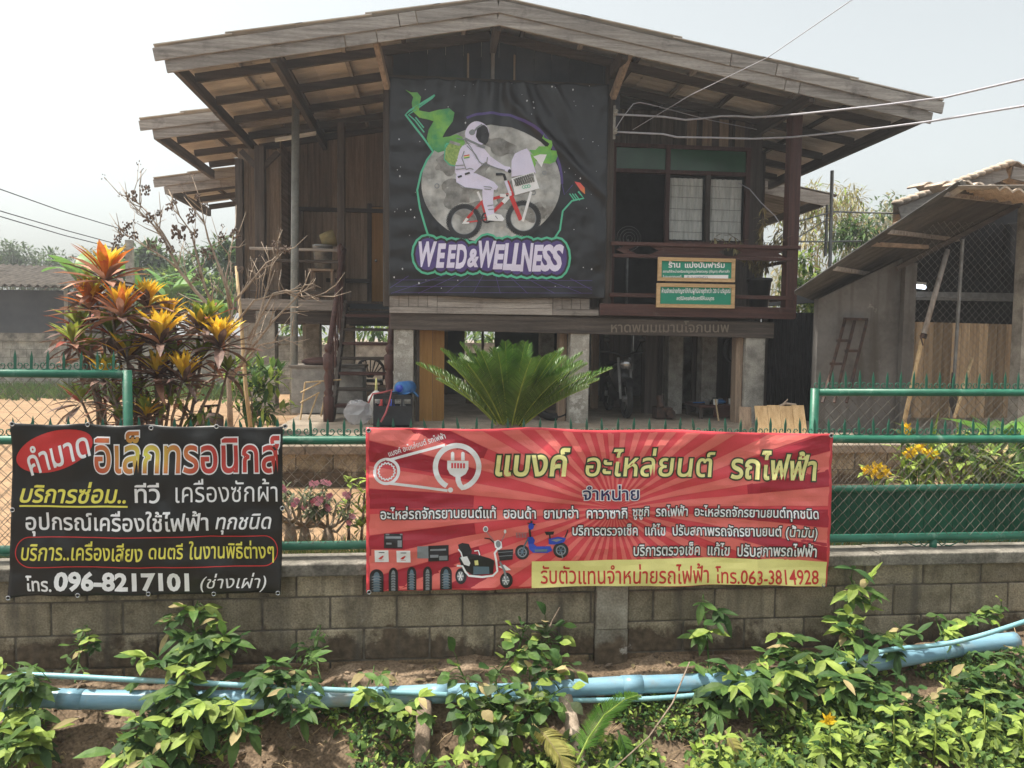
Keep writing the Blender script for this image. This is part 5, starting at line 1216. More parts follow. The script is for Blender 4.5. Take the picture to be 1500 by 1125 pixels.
# ---- generic leafy plants
def bush(name, c, rx, ry, rz, n, L, W, mats, label, cat, r, group=None, stems=6, up=.3, shape=(0.1, .8, 1, .6, 0), base=None, stemmat='bark', wts=None):
    base = Vector(base if base is not None else (c[0], c[1], c[2]-rz)); t_ = thing(name, base, label, cat, group); c = Vector(c)
    mb = MB(); s_ = MB()
    for i in range(stems):
        d = rv(r); e = c+V(d.x*rx*.7, d.y*ry*.7, d.z*rz*.8); s_.tube([base+V(d.x*.05, d.y*.05, 0), base.lerp(e, .5)+rv(r, .04), e], [.012, .009, .004], 5)
    s_.build('stems', M[stemmat], t_, smooth=True)
    # leaves gather in clumps so that gaps show between them
    cl = []
    for i in range(max(5, n//14)):
        while True:
            d = rv(r)
            if d.length < 1: break
        d = d*(.55+.45*r.random()); cl.append(c+V(d.x*rx, d.y*ry, d.z*rz))
    for i in range(n):
        k = r.choice(cl); p = k+rv(r, min(rx, rz)*.28); d = (p-c)*.8+rv(r, .4)+V(0, 0, up*.4); mb.tone = r.uniform(.65, 1.3)
        mb.mi = r.choices(range(len(mats)), wts)[0] if wts else r.randrange(len(mats))
        mb.leaf(p, d, V(0, 0, 1), L*r.uniform(.7, 1.2), W*r.uniform(.8, 1.2), r.uniform(.1, .5), shape=shape)
    mb.build('leaves', [M[m] for m in mats], t_); return t_
r = random.Random(31)
bush('green_bush', q(372, 572, 9.6), .42, .3, .42, 300, .20, .06, ['leaf_mid', 'leaf_dark', 'leaf_light'], 'low green leafy bush beside the grey porch pillar', 'bush', r)
bush('orchid_plant', q(295, 617, 6.2), .1, .1, .08, 26, .16, .03, ['leaf_mid', 'leaf_light'], 'small strappy green plant at the croton foot', 'plant', r)
# desert roses behind the fence
def desert_rose(px, py, h, label):
    g = q(px, py, 5.35); g.z = yard_z(g.x, g.y); t_ = thing('desert_rose', g, label, 'desert rose', 'desert roses behind the fence'); mb = MB()
    mb.tube([g, g+V(.005, 0, h*.15), g+V(0, 0, h*.36)], [.05, .042, .022], 9); tips = []
    for i in range(9):
        az = i*.7+r.random(); e = g+V(math.cos(az)*h*.42, math.sin(az)*h*.25, h*(.55+.4*r.random())); mb.tube([g+V(0, 0, h*.32), g.lerp(e, .55)+rv(r, .02), e], [.014, .010, .006], 5); tips.append(e)
    mb.build('trunk', M['bark_pale'], t_, smooth=True); lf = MB(); fl = MB()
    for e in tips:
        for i in range(16): lf.tone = r.uniform(.7, 1.3); lf.leaf(e-V(0, 0, r.random()*.05), rv(r)+V(0, 0, .3), V(0, 0, 1), r.uniform(.05, .085), .02, .2)
    lf.build('leaves', [M['leaf_grey']], t_)
    for e in tips[::2]:
        c = e+rv(r, .03)+V(0, -.04, .02); f = MB()
        for s in range(3):
            o = c+rv(r, .022)
            for i in range(5): f.tone = r.uniform(.8, 1.15); f.leaf(o, V(math.cos(i*1.26), -.35, math.sin(i*1.26)), V(0, -1, 0), .024, .021, .1, shape=(.3, 1, .9, 0))
        f.build('flower', M['flower_pink'], t_)
desert_rose(446, 787, .42, 'thick stemmed desert rose with pink flowers beside the black banner')
desert_rose(480, 790, .36, 'low spreading desert rose with bright pink flowers between banners')
for i, (px, h_, lb) in enumerate(((425, .55, 'thin pink flowered desert rose half hidden by the black banner'), )): desert_rose(px, 790, h_, lb)
for px, lb in ((518, 'young sapling with two bare stems left of red banner'),):
    g = q(px, 795, 5.4); g.z = yard_z(g.x, g.y); t_ = thing('sapling', g, lb, 'sapling'); mb = MB(); lf = MB()
    for s, (dx, h) in enumerate(((-.03, .43), (.05, .36), (.09, .45))):
        mb.tube([g+V(dx, 0, 0), g+V(dx*1.3, 0, h*.5), g+V(dx*1.1+.02, 0, h)], [.012, .010, .007], 6)
        for zz in (.3*h, .6*h, h):
            for i in range(8): lf.tone = r.uniform(.7, 1.3); lf.leaf(g+V(dx*1.15, 0, zz), rv(r)+V(0, 0, .5), V(0, 0, 1), .09, .04, .3)
    mb.build('stems', M['bark'], t_, smooth=True); lf.build('leaves', [M['leaf_light']], t_)
# grass strips in the yard (uncountable)
def tufts(name, spots, n, L, label, mats, r, cat='grass', W=.006):
    mb = MB()
    for i in range(n):
        f, a = r.choice(spots); p = f(r); p.z = yard_z(p.x, p.y); mb.mi = r.randrange(len(mats)); mb.tone = r.uniform(.6, 1.3)
        for j in range(3):
            d = rv(r, .7)+V(0, 0, 1); mb.leaf(p+rv(r, .02)*V(1, 1, 0).length, d, V(0, 1, 0), L*r.uniform(.5, 1.3), W, .5, shape=(1, .7, 0))
    o = mb.build(name, [M[m] for m in mats]); tag(o, label, cat, kind='stuff'); return o
tufts('yard_grass', [(lambda r: V(r.uniform(-2.6, 4.6), 4.86+abs(r.gauss(0, .22)), 0), 1)], 5200, .085, 'short dry grass along the inside of the green fence', ['grass', 'leaf_dry', 'grass', 'leaf_grey'], r)
tufts('yard_weeds', [(lambda r: V(r.uniform(-13, -4.5), 21.4-abs(r.gauss(0, 1.4)), 0), 1), (lambda r: V(r.uniform(-9, -6.5), r.uniform(11.5, 13), 0), 1)] if 0 else [(lambda r: V(r.uniform(-13, -4.5), 21.7-abs(r.gauss(0, .8)), 0), 1)], 4200, .30, 'green weeds growing along the far left block wall', ['grass', 'leaf_mid', 'grass'], r, W=.03)
# right hand planting behind the gate
def snake_plant(px, py, Y, n, h, label, mats):
    g = q(px, py, Y); g.z = yard_z(g.x, g.y); t_ = thing('snake_plant', g, label, 'snake plant'); lf = MB()
    for i in range(n):
        lf.tone = r.uniform(.8, 1.2); lf.mi = r.randrange(len(mats)); lf.leaf(g+V(r.uniform(-.08, .08), r.uniform(-.08, .08), 0), V(r.uniform(-.25, .25), r.uniform(-.2, .2), 1), V(0, 1, 0), h*r.uniform(.6, 1.05), .06, .05, shape=(.7, 1, 1, .8, 0), fold=.3)
    lf.build('leaves', [M[m] for m in mats], t_)
snake_plant(1352, 700, 6.0, 7, .95, 'tall snake plant leaves behind the gate with yellow flowers', ['leaf_mid', 'leaf_light'])
snake_plant(1428, 700, 6.3, 5, .85, 'pale pointed snake plant near the right fence end', ['leaf_grey', 'leaf_light'])
def flower_plant(px, py, Y, w_, label, fl_at, grp='yellow flowered plants behind the gate'):
    g = q(px, py, Y); top = g.copy(); gz = yard_z(g.x, g.y); t_ = thing('flowering_plant', (g.x, g.y, gz), label, 'flowers', grp); s_ = MB(); lf = MB()
    for i in range(7):
        e = top+V(r.uniform(-w_, w_), r.uniform(-.1, .1), r.uniform(-.12, .05)); s_.tube([V(g.x+r.uniform(-.03, .03), g.y, gz), V(g.x, g.y, gz).lerp(e, .6), e], [.007, .006, .003], 5)
        for j in range(6): lf.tone = r.uniform(.7, 1.3); lf.leaf(V(g.x, g.y, gz).lerp(e, r.uniform(.3, .95)), rv(r)+V(0, 0, .2), V(0, 0, 1), .12, .05, .3)
    s_.build('stems', M['leaf_mid'], t_); lf.build('leaves', [M['leaf_light']], t_)
    for fx, fy in fl_at:
        c = q(fx, fy, Y-.05); f = MB()
        for k_ in range(26):
            f.tone = r.uniform(.75, 1.15); f.leaf(c+rv(r, .018), rv(r)+V(0, -.5, .1), V(0, -1, 0), .04, .02, .2, shape=(.4, 1, .8, 0))
        f.build('flower', M['flower_yellow'], t_)
flower_plant(1282, 690, 5.5, .12, 'plant with a wide yellow flower bunch right of the red banner', [(1270, 689), (1280, 693), (1290, 688), (1296, 693), (1284, 684)])
flower_plant(1350, 660, 5.7, .15, 'plant with several yellow flower heads in front of snake leaves', [(1338, 662), (1350, 658), (1362, 664), (1369, 667), (1330, 664)])
flower_plant(1330, 630, 6.1, .06, 'tall stem with one small yellow flower above the second rail', [(1328, 627), (1331, 634)])
bush('variegated_shrub', q(1420, 680, 5.9), .62, .3, .34, 420, .15, .055, ['leaf_light', 'leaf_grey', 'leaf_dry', 'leaf_mid'], 'pale variegated shrub behind the gate at the right', 'shrub', r, base=(q(1420, 700, 5.9).x, 5.9, .45), wts=[3, 2, 1.5, 2])
bush('broadleaf_plant', q(1480, 690, 6.6), .45, .3, .40, 60, .5, .22, ['banana', 'leaf_mid'], 'broad green leaves behind the far right of the fence', 'plant', r, stems=4, base=(q(1480, 700, 6.6).x, 6.6, .45))
# ---- bank plants
def vine(name, stems, label, r, L=.13, W=.045, mats=('leaf_mid', 'leaf_light'), n_per=7, wts=None, cat='creeper', group=None, palm=5, out=.10):
    t_ = thing(name, q(*stems[0][0]), label, cat, group); s_ = MB(); lf = MB()
    for pts in stems:
        P3 = [q(*p) for p in pts]; s_.tube(P3, [.006]*(len(P3)-1)+[.003], 5)
        for a, b in zip(P3, P3[1:]):
            for j in range(int(n_per*1.35)):
                o = a.lerp(b, r.random()); d = V(r.uniform(-1, 1), r.uniform(-1.1, -.1), r.uniform(-.5, .9)).normalized(); e = o+d*out*r.uniform(.5, 1.5)
                s_.tube([o, o.lerp(e, .5)+V(0, 0, .015), e], [.003, .002, .002], 4)
                fan = r.uniform(0, 6.28); mi = r.choices(range(len(mats)), wts)[0] if wts else r.randrange(len(mats))
                nl = r.randint(max(1, palm-2), palm)
                for k_ in range(nl):                                # a hand of leaflets
                    an = (k_/max(1, nl-1)-.5)*2.6 if nl > 1 else 0
                    side = d.cross(V(0, 0, 1)).normalized(); dd = d*math.cos(an)*.8+side*math.sin(an)+V(0, 0, -.18+r.uniform(-.2, .2))
                    lf.mi = len(mats) if r.random() < .045 else mi; lf.tone = r.uniform(.7, 1.3)
                    lf.leaf(e, dd, V(0, -.35, 1), (sz := L*r.uniform(.55, 1.2))*(1-.25*abs(an)/1.3), W*sz/L*r.uniform(.8, 1.15), r.uniform(-.1, .6), shape=(.1, .75, 1, .7, 0))
    s_.build('stems', M['leaf_mid'], t_); lf.build('leaves', [M[m] for m in mats]+[M['leaf_dry']], t_); return t_
r = random.Random(41)
vine('creeper', [[(270, 1090, 4.10), (280, 1020, 4.22), (285, 960, 4.45), (282, 900, 4.58), (290, 880, 4.58)], [(280, 1030, 4.2), (250, 985, 4.3), (228, 975, 4.35)], [(250, 1100, 4.05), (225, 1060, 4.1), (205, 1095, 4.0), (190, 1120, 3.95)], [(290, 1040, 4.1), (330, 1020, 4.1), (370, 1070, 4.1)], [(285, 930, 4.5), (320, 940, 4.45), (345, 960, 4.4)]],
     'tall leafy creeper climbing to the black banner bottom edge', r, .14, .05, ('leaf_mid', 'leaf_light', 'leaf_dark'), 6, [4, 2, 2])
vine('creeper', [[(350, 1000, 4.3), (400, 985, 4.35), (440, 990, 4.3)], [(400, 985, 4.35), (425, 1005, 4.22), (450, 1055, 4.15)]], 'dark leafed creeper shoot lying over the pipe right of tall one', r, .12, .045, ('leaf_dark', 'leaf_mid'), 6)
vine('creeper', [[(10, 1125, 3.9), (25, 1080, 4.05), (20, 1020, 4.2), (30, 970, 4.35)], [(20, 1020, 4.2), (60, 985, 4.3), (75, 1000, 4.15)], [(10, 1100, 4.0), (55, 1085, 4.05), (60, 1060, 4.1)]], 'creeper at the left picture edge covering the pipe elbow', r, .14, .05, ('leaf_mid', 'leaf_light', 'leaf_dark'), 6, [3, 3, 1])
vine('creeper', [[(110, 1000, 4.28), (118, 950, 4.5), (128, 915, 4.58)], [(118, 950, 4.5), (150, 940, 4.56)]], 'thin creeper on the wall left of the tall leafy one', r, .07, .03, ('leaf_mid', 'leaf_dark', 'leaf_light'), 5, palm=3, out=.06)
vine('creeper', [[(470, 1000, 4.3), (462, 955, 4.5), (470, 915, 4.58)], [(462, 955, 4.5), (430, 945, 4.55)]], 'thin dark creeper on the wall between the two banners', r, .07, .03, ('leaf_dark', 'leaf_mid'), 5, palm=3, out=.06)
vine('creeper', [[(545, 1000, 4.28), (548, 975, 4.35)], [(560, 1010, 4.25), (580, 1040, 4.15), (600, 1035, 4.1)]], 'small bright creeper tuft above the pipe left of the stakes', r, .12, .05, ('leaf_light', 'leaf_mid'), 3)
vine('creeper', [[(730, 1110, 3.95), (735, 1050, 4.15), (725, 990, 4.30), (760, 950, 4.45), (770, 915, 4.56)], [(735, 1050, 4.15), (690, 1010, 4.2), (670, 975, 4.35)], [(735, 1020, 4.2), (790, 990, 4.3), (830, 970, 4.4)], [(740, 1060, 4.1), (790, 1030, 4.15), (820, 1010, 4.2)], [(720, 1080, 4.05), (700, 1060, 4.05), (690, 1040, 4.1)], [(760, 960, 4.4), (805, 940, 4.5), (800, 915, 4.58)]],
     'dense heart leafed creeper over the pipe below the red banner', r, .085, .07, ('leaf_mid', 'leaf_light', 'leaf_grey', 'leaf_dark'), 12, [4, 2, 1, 2], palm=1, out=.09)
vine('creeper', [[(1050, 1040, 4.2), (1040, 990, 4.35), (1035, 930, 4.55), (1030, 870, 4.58)], [(1045, 1010, 4.3), (1090, 980, 4.35), (1130, 960, 4.4)], [(1060, 1010, 4.2), (1110, 1000, 4.2), (1140, 1010, 4.15)]], 'broad leafed creeper hanging at the right end of red banner', r, .14, .052, ('leaf_mid', 'leaf_dark', 'leaf_light'), 5, [3, 3, 1])
vine('creeper', [[(1200, 1020, 4.2), (1210, 970, 4.35), (1240, 920, 4.5), (1255, 870, 4.58), (1245, 845, 4.56)], [(1210, 970, 4.3), (1160, 950, 4.4), (1130, 930, 4.45)], [(1225, 950, 4.35), (1280, 930, 4.45), (1320, 945, 4.35)], [(1200, 990, 4.2), (1250, 1000, 4.15), (1290, 1010, 4.1)], [(1180, 1000, 4.2), (1150, 980, 4.25), (1100, 990, 4.2)]], 'large leafy creeper over the rising pipe and up the wall', r, .14, .05, ('leaf_mid', 'leaf_dark', 'leaf_light'), 6, [3, 3, 1.6])
vine('creeper', [[(1370, 940, 4.4), (1400, 915, 4.5), (1440, 900, 4.55), (1470, 890, 4.55)], [(1380, 930, 4.4), (1370, 905, 4.55)]], 'thin creeper on the wall above the broken pipe end', r, .08, .045, ('leaf_mid', 'leaf_light'), 6, palm=3, out=.06)
vine('creeper', [[(1320, 1040, 4.05), (1370, 1020, 4.1), (1430, 1000, 4.15), (1480, 1010, 4.1)], [(1400, 1010, 4.1), (1450, 960, 4.25), (1495, 950, 4.3)], [(1300, 1050, 4.0), (1270, 1030, 4.05), (1330, 1010, 4.1)], [(1440, 1040, 4.0), (1490, 1060, 3.95)]], 'shaded creeper below the broken pipe end at far right', r, .10, .05, ('leaf_dark', 'leaf_mid'), 11, [3, 2], palm=3)
# fallen cycad leaves
def fallen(pts, label, mats, r, W=.11):
    P3 = [q(*p) for p in pts]; sm = []
    for i in range(len(P3)-1):
        for t in (0, .33, .66): sm.append(P3[i].lerp(P3[i+1], t))
    sm.append(P3[-1]); mb = MB(); frond(mb, sm, W, .010, r, 56, .35, .3); o = mb.build('fallen_frond', [M[m] for m in mats], loc=sm[0]); tag(o, label, 'fallen frond', 'cycad fronds thrown on the bank')
fallen([(845, 1118, 3.85), (862, 1082, 3.95), (885, 1048, 4.05), (915, 1025, 4.15), (935, 1018, 4.2)], 'fallen green cycad frond arching up to the pipe', ('cycad', 'leaf_light'), r)
fallen([(780, 1060, 4.05), (800, 1080, 3.95), (818, 1105, 3.88), (835, 1150, 3.8)], 'yellowing fallen cycad frond pointing down the bank', ('cycad_dry', 'leaf_dry'), r)
fallen([(1062, 1070, 3.9), (1075, 1095, 3.85), (1088, 1140, 3.8)], 'small dried cycad frond among the weeds at right', ('cycad_dry', 'leaf_dry'), r, .07)
fallen([(905, 1070, 3.95), (915, 1095, 3.9), (925, 1140, 3.85)], 'dark cycad frond lying low right of the big arching one', ('cycad', 'leaf_dark'), r, .07)
# ground cover (uncountable)
def cover(name, n, spot, L, W, mats, label, r, up=.6, per=3, lift=.05):
    mb = MB()
    for i in range(n):
        x, y = spot(r); z = bank_z(x, y); h = r.random()**1.5*lift
        for j in range(per):
            mb.mi = r.randrange(len(mats)); mb.tone = r.uniform(.65, 1.35)
            mb.leaf(V(x+r.uniform(-.03, .03), y+r.uniform(-.03, .03), z+h+r.uniform(0, .03)), rv(r)+V(0, -.2, up), V(0, -.3, 1), L*(sz := r.choice((.6, .8, 1, 1, 1.3, 1.9))*r.uniform(.8, 1.2)), W*sz*r.uniform(.6, 1.1), r.uniform(.1, .6), shape=(.2, 1, .75, 0))
    tag(mb.build(name, [M[m] for m in mats]), label, 'ground cover', kind='stuff')
def sp_right(r):
    while True:
        x, y = r.uniform(-.1, 5.6), r.uniform(3.0, 4.35)
        lim = 4.02+.18*noise.noise(Vector((x*2, 1, 1)))+.12*min(1, max(0, (x-1.2)))
        if y < lim and noise.noise(Vector((x*2.5, y*2.5, 5))) > -.12: return x, y
cover('weeds', 9000, sp_right, .036, .022, ('leaf_light', 'leaf_mid', 'grass', 'leaf_dark', 'leaf_light'), 'low bright green weeds covering the foot of bank', r, .8, 4, .13)
def sp_mid(r):
    while True:
        x, y = r.uniform(-2.4, 3.6), r.uniform(3.6, 4.4)
        if noise.noise(Vector((x*1.9, y*1.9, 8))) > 0: return x, y
cover('small_weeds', 3600, sp_mid, .03, .016, ('leaf_mid', 'leaf_light', 'leaf_dark'), 'sparse small weeds on the brown bank', r, .5, 3, .06)
mb = MB()                                                            # dead stalks and straw on the soil
for i in range(420):
    x, y = r.uniform(-2.6, 3.8), r.uniform(3.8, 4.55); z = bank_z(x, y)+.012; d = rv(r); d.z *= .25; L = r.uniform(.03, .16); p = V(x, y, z); mb.tone = r.uniform(.5, 1.2)
    mb.tube([p, p+d.normalized()*L*.5+V(0, 0, .012), p+d.normalized()*L], [.0025, .002, .0012], 4)
tag(mb.build('straw_litter', M['stick']), 'dry stalks and straw scattered on the bank soil', 'litter', kind='stuff')
mb = MB()
for i in range(380):
    x, y = r.uniform(-2.6, 3.9), r.uniform(3.75, 4.6); d = rv(r); d.z = r.uniform(-.1, .3); mb.tone = r.uniform(.35, 1.1); mb.mi = r.randrange(2)
    mb.leaf(V(x, y, bank_z(x, y)+.012), d, V(0, -.2, 1), r.uniform(.025, .09), r.uniform(.012, .03), r.uniform(-.3, .5), shape=(.15, .9, 1, .5, 0))
tag(mb.build('dead_leaves', [M['leaf_dry'], M['bark']]), 'curled dead leaves fallen on the bank soil', 'dead leaves', kind='stuff')
tufts_ = MB()
for i in range(420):
    x, y = sp_right(r); z = bank_z(x, y)
    for j in range(5): tufts_.tone = r.uniform(.6, 1.4); tufts_.leaf(V(x, y, z), rv(r, .6)+V(0, 0, 1.2), V(0, 1, 0), r.uniform(.06, .17), .006, r.uniform(.2, .7), shape=(1, .8, .5, 0))
tag(tufts_.build('bank_grass', [M['grass']]), 'thin grass blades among the weeds of the bank', 'grass', kind='stuff')
mb = MB()
for i in range(1500):
    x, y = r.uniform(-2.8, 3.9), r.uniform(3.75, 4.62); z = bank_z(x, y); s = .004+.02*r.random()**3; mb.tone = r.uniform(.6, 1.35); mb.ball((x, y, z+s*.2), s*r.uniform(.8, 1.4), s, s*.7, 6, 4)
tag(mb.build('soil_clods', M['bank']), 'loose soil clods and pebbles on the bank', 'clods', kind='stuff')
# tall weeds at the right
def weed(px, py0, py1, Y, label, yellow=None):
    a, b = q(px, py0, Y), q(px+4, py1, Y); a.z = min(a.z, bank_z(a.x, Y)+.0); t_ = thing('tall_weed', a, label, 'weed', 'tall pale weeds at the bank foot'); s_ = MB(); lf = MB()
    s_.tube([a, a.lerp(b, .5)+V(.012, 0, 0), b], [.006, .005, .003], 6)
    n = 6
    for i in range(n+1):
        t = .2+.8*i/n; o = a.lerp(b, t)
        for s in (0, 1):
            az = i*1.6+s*3.14+r.uniform(-.3, .3); d = V(math.cos(az), math.sin(az)*.8-.2, .15+.6*max(0, t-.8)); lf.tone = r.uniform(.85, 1.2); e = o+d*.03
            lf.leaf(e, d, V(0, 0, 1), (.105-.03*t)*r.uniform(.85, 1.2), .062*(1.1-.3*t), .35, shape=(.25, 1, .85, .45, 0))
    for j in range(5): lf.leaf(b-V(0, 0, .01), V(math.cos(j*1.25), math.sin(j*1.25), 1.1), V(0, 0, 1), .05, .03, .3, shape=(.25, 1, .85, .45, 0))
    s_.build('stem', M['leaf_light'], t_, smooth=True); lf.build('leaves', [M['leaf_light']], t_)
    if yellow:
        c = q(*yellow, Y); f = MB()
        for k_ in range(30): f.tone = r.uniform(.8, 1.15); f.leaf(c+rv(r, .014), rv(r)+V(0, -.4, .4), V(0, -1, .4), .036, .015, .2, shape=(.4, 1, .8, 0))
        f.build('flower', M['flower_yellow'], t_)
weed(1305, 1125, 1040, 3.72, 'pale tall weed right of the yellow flower'); weed(1366, 1130, 1048, 3.7, 'pale tall weed between two others at lower right')
weed(1438, 1115, 1015, 3.75, 'tallest pale weed near the lower right corner'); weed(1212, 1130, 1062, 3.75, 'thin weed topped by a single yellow flower', (1213, 1055))
weed(1050, 1130, 1082, 3.75, 'short pale weed left of the yellow flower'); weed(690, 1140, 1108, 3.72, 'large leafed weed at the bottom middle edge'); weed(1495, 1125, 1050, 3.7, 'pale tall weed cut by the right picture edge')
weed(665, 1140, 1112, 3.75, 'low broad leafed weed left of the bottom middle one')
for i, (pts, lb) in enumerate((([(1010, 970, 4.3), (985, 1030, 4.0), (950, 1080, 3.85), (900, 1125, 3.7)], 'long dry bent stalk crossing the arching frond'), ([(820, 890, 4.55), (808, 912, 4.55), (802, 925, 4.5)], 'short dry grass stem against the wall below the banner'), ([(418, 1000, 4.2), (430, 1050, 4.1), (445, 1085, 4.05)], 'bare brown stalk on the soil under the pipe'))):
    mb = MB(); mb.tube([q(*p) for p in pts], .0045, 5); tag(mb.build('dry_stalk', M['bark'], loc=q(*pts[-1])), lb, 'stalk')
# ================================================================== things round the house
r = random.Random(77)
def simple(name, mb, mat, label, cat, loc, smooth=False, bevel=0, group=None):
    o = mb.build(name, mat, loc=loc, smooth=smooth, bevel=bevel); tag(o, label, cat, group); return o
# steel pole
mb = MB(); mb.tube([V(-2.16, 12.0, .83), V(-2.13, 12, 3.0), V(-2.10, 12.0, 5.66)], .058, 12); simple('steel_pole', mb, M['pole_paint'], 'grey steel pole propping the left roof overhang', 'pole', (-2.16, 12, .84), True)
# light tube under the eave
a, b = q(403, 207, 12.9), q(463, 197, 12.9); t_ = thing('tube_light', a, 'white fluorescent tube light under the left roof', 'light'); mb = MB(); mb.bar(a+V(0, 0, .03), b+V(0, 0, .03), .05, .035); mb.build('housing', M['white_plastic'], t_); mb = MB(); mb.tube([a, b], .014, 8); mb.build('tube', M['white_plastic'], t_, smooth=True)
# bucket and basket on the porch
bp = q(473, 430, 12.95); z = 3.25
t_ = thing('bucket', (bp.x, 12.95, z-.12), 'grey plastic bucket standing behind the porch rail', 'bucket'); mb = MB(); mb.lathe((bp.x, 12.95, z-.12), [(.13, 0), (.16, .34), (.17, .35), (.17, .38), (.15, .38), (.12, .02)], 20); mb.build('body', M['metal_grey'], t_, smooth=True)
mb = MB(); mb.lathe((bp.x, 12.95, z+.16), [(.172, 0), (.172, .03), (.165, .03), (.165, 0)], 20); mb.build('rim', M['white_plastic'], t_)
mb = MB(); mb.lathe((0, 0, -.13), [(.11, 0), (.13, .12), (.14, .24), (.13, .24), (.11, .02)], 18); o = simple('basket', mb, M['leaf_dry'], 'pale woven basket tipped on top of the bucket', 'basket', (0, 0, 0), True); o.location = (bp.x+.10, 12.95, z+.36); o.rotation_euler = (0.2, math.radians(72), .3)
mb = MB(); t_ = thing('stool', (bp.x, 12.95, 2.6), 'small wooden stool carrying the bucket on the porch', 'stool')
mb.box(bp.x-.2, bp.x+.2, 12.8, 13.1, 3.08, 3.12); mb.build('seat', M['wood_tan_x'], t_, bevel=.005)
for dx in (-.16, .16):
    for y in (12.84, 13.06): mb = MB(); mb.box(bp.x+dx-.02, bp.x+dx+.02, y-.02, y+.02, 2.6, 3.08); mb.build('leg', M['wood_tan_z'], t_)
# black crate with bottles, hose and blue cloth by the stairs
g = q(577, 618, 10.35); g.z = .85; X0, X1 = q(548, 600, 10.35).x, q(604, 600, 10.35).x
t_ = thing('crate', g, 'black plastic crate of bottles at the foot of stairs', 'crate'); mb = MB()
zt = q(577, 578, 10.35).z
for x0, x1, y0, y1 in ((X0, X1, 10.2, 10.215), (X0, X1, 10.53, 10.545), (X0, X0+.015, 10.215, 10.53), (X1-.015, X1, 10.215, 10.53)):
    mb.box(x0, x1, y0, y1, .855, zt-.14); mb.box(x0, x1, y0, y1, zt-.05, zt)
    n = 4
    for i in range(n+1):
        if x1-x0 > .1: xx = x0+(x1-x0-.02)*i/n; mb.box(xx, xx+.02, y0, y1, zt-.14, zt-.05)
mb.box(X0, X1, 10.2, 10.545, .852, .87); mb.build('crate_body', M['crate'], t_)
for i in range(3):
    x = X0+.1+i*.14; mb = MB(); mb.lathe((x, 10.33, .872), [(.05, 0), (.05, .22), (.02, .28), (.02, .33)], 10); simple('bottle', mb, M[('ink_red', 'ink_blue', 'metal_grey')[i]], ('red capped bottle inside the black crate', 'blue bottle in the middle of the black crate', 'grey bottle at the right side of the black crate')[i], 'bottle', (x, 10.33, .872), True)
t_ = thing('blue_bottle', (X1-.1, 10.32, zt), 'blue round container lying on top of the black crate', 'container'); mb = MB(); mb.tube([V(X1-.16, 10.26, zt+.09), V(X1-.03, 10.5, zt+.09)], .09, 14); mb.build('body', M['blue_cloth'], t_, smooth=True); mb = MB(); mb.tube([V(X1-.175, 10.235, zt+.09), V(X1-.16, 10.262, zt+.09)], .05, 12); mb.build('cap', M['ink_blue'], t_, smooth=True)
def drape(u, v): return V(X1-.28+.36*u, 10.22+.25*v-.02, zt+.035+.02*math.sin(u*9)*math.cos(v*7)-.10*max(0, u-.8)*3)
mb = MB(); mb.sheet(drape, 16, 10); simple('blue_cloth', mb, M['blue_cloth'], 'pale blue cloth laid over the black crate', 'cloth', (X1-.1, 10.3, zt), True)
wb = q(550, 600, 10.5); t_ = thing('plastic_jug', (wb.x, 10.62, .85), 'white plastic funnel topped jug beside the black crate', 'jug'); mb = MB(); mb.lathe((wb.x, 10.62, .85), [(.085, 0), (.09, .28), (.12, .31), (.11, .36), (.05, .42), (.018, .45)], 16); mb.build('body', M['white_plastic'], t_, smooth=True)
mb = MB(); mb.lathe((wb.x, 10.62, 1.30), [(.02, 0), (.013, .12), (.008, .17)], 10); mb.build('nozzle', M['ink_paleyellow'], t_, smooth=True)
mb = MB(); mb.tube([q(540, 590, 10.15), q(546, 577, 10.1), q(560, 575, 10.15), q(574, 571, 10.18), q(570, 590, 10.12), q(565, 605, 10.08), q(558, 618, 10.0)], .012, 8); simple('hose', mb, M['pink_hose'], 'thin pink hose draped over the black crate', 'hose', q(558, 618, 10.0), True)
mb = MB(); bg_ = q(525, 600, 10.6)
mb.ball((bg_.x, 10.55, 1.0), .2, .12, .17, 12, 8)
for i, v_ in enumerate(mb.v): mb.v[i] = tuple(Vector(v_)+rv(r, .022))
simple('plastic_bag', mb, M['plastic_film'], 'crumpled clear grey plastic bag under the stairs', 'bag', (bg_.x, 10.55, .85))
# metal frame chair and bench clutter left of the stairs
fr = thing('metal_rack', (-1.95, 10.9, .85), 'thin metal chair frame leaning left of the stairs', 'frame')
for pts in (((440, 615), (447, 560)), ((452, 615), (466, 575)), ((447, 560), (500, 556)), ((440, 575), (470, 560)), ((440, 590), (468, 575)), ((470, 610), (478, 570))):
    mb = MB(); mb.tube([q(pts[0][0], pts[0][1], 10.9), q(pts[1][0], pts[1][1], 10.95)], .012, 6); mb.build('tube', M['stick'], fr)
bn = thing('work_bench', (-1.9, 12.0, .85), 'grey cabinet bench standing under the porch', 'bench'); a, b = q(440, 535, 12.1), q(500, 600, 12.1)
mb = MB(); mb.box(a.x-.1, b.x+.35, 11.9, 12.5, .85, a.z-.03); mb.build('cabinet', M['metal_grey'], bn, bevel=.01); mb = MB(); mb.box(a.x-.14, b.x+.38, 11.86, 12.53, a.z-.03, a.z+.01); mb.build('bench_top', M['cement_old'], bn, bevel=.005)
mb = MB(); c = q(475, 530, 12.1); mb.ball((c.x-.05, 12.1, c.z), .30, .2, .075, 14, 8); simple('red_cushion', mb, M['ink_darkred'] if 'ink_darkred' in M else M['wood_red_x'], 'dark red cushion lying on the grey bench', 'cushion', (c.x, 12.1, c.z-.08), True)
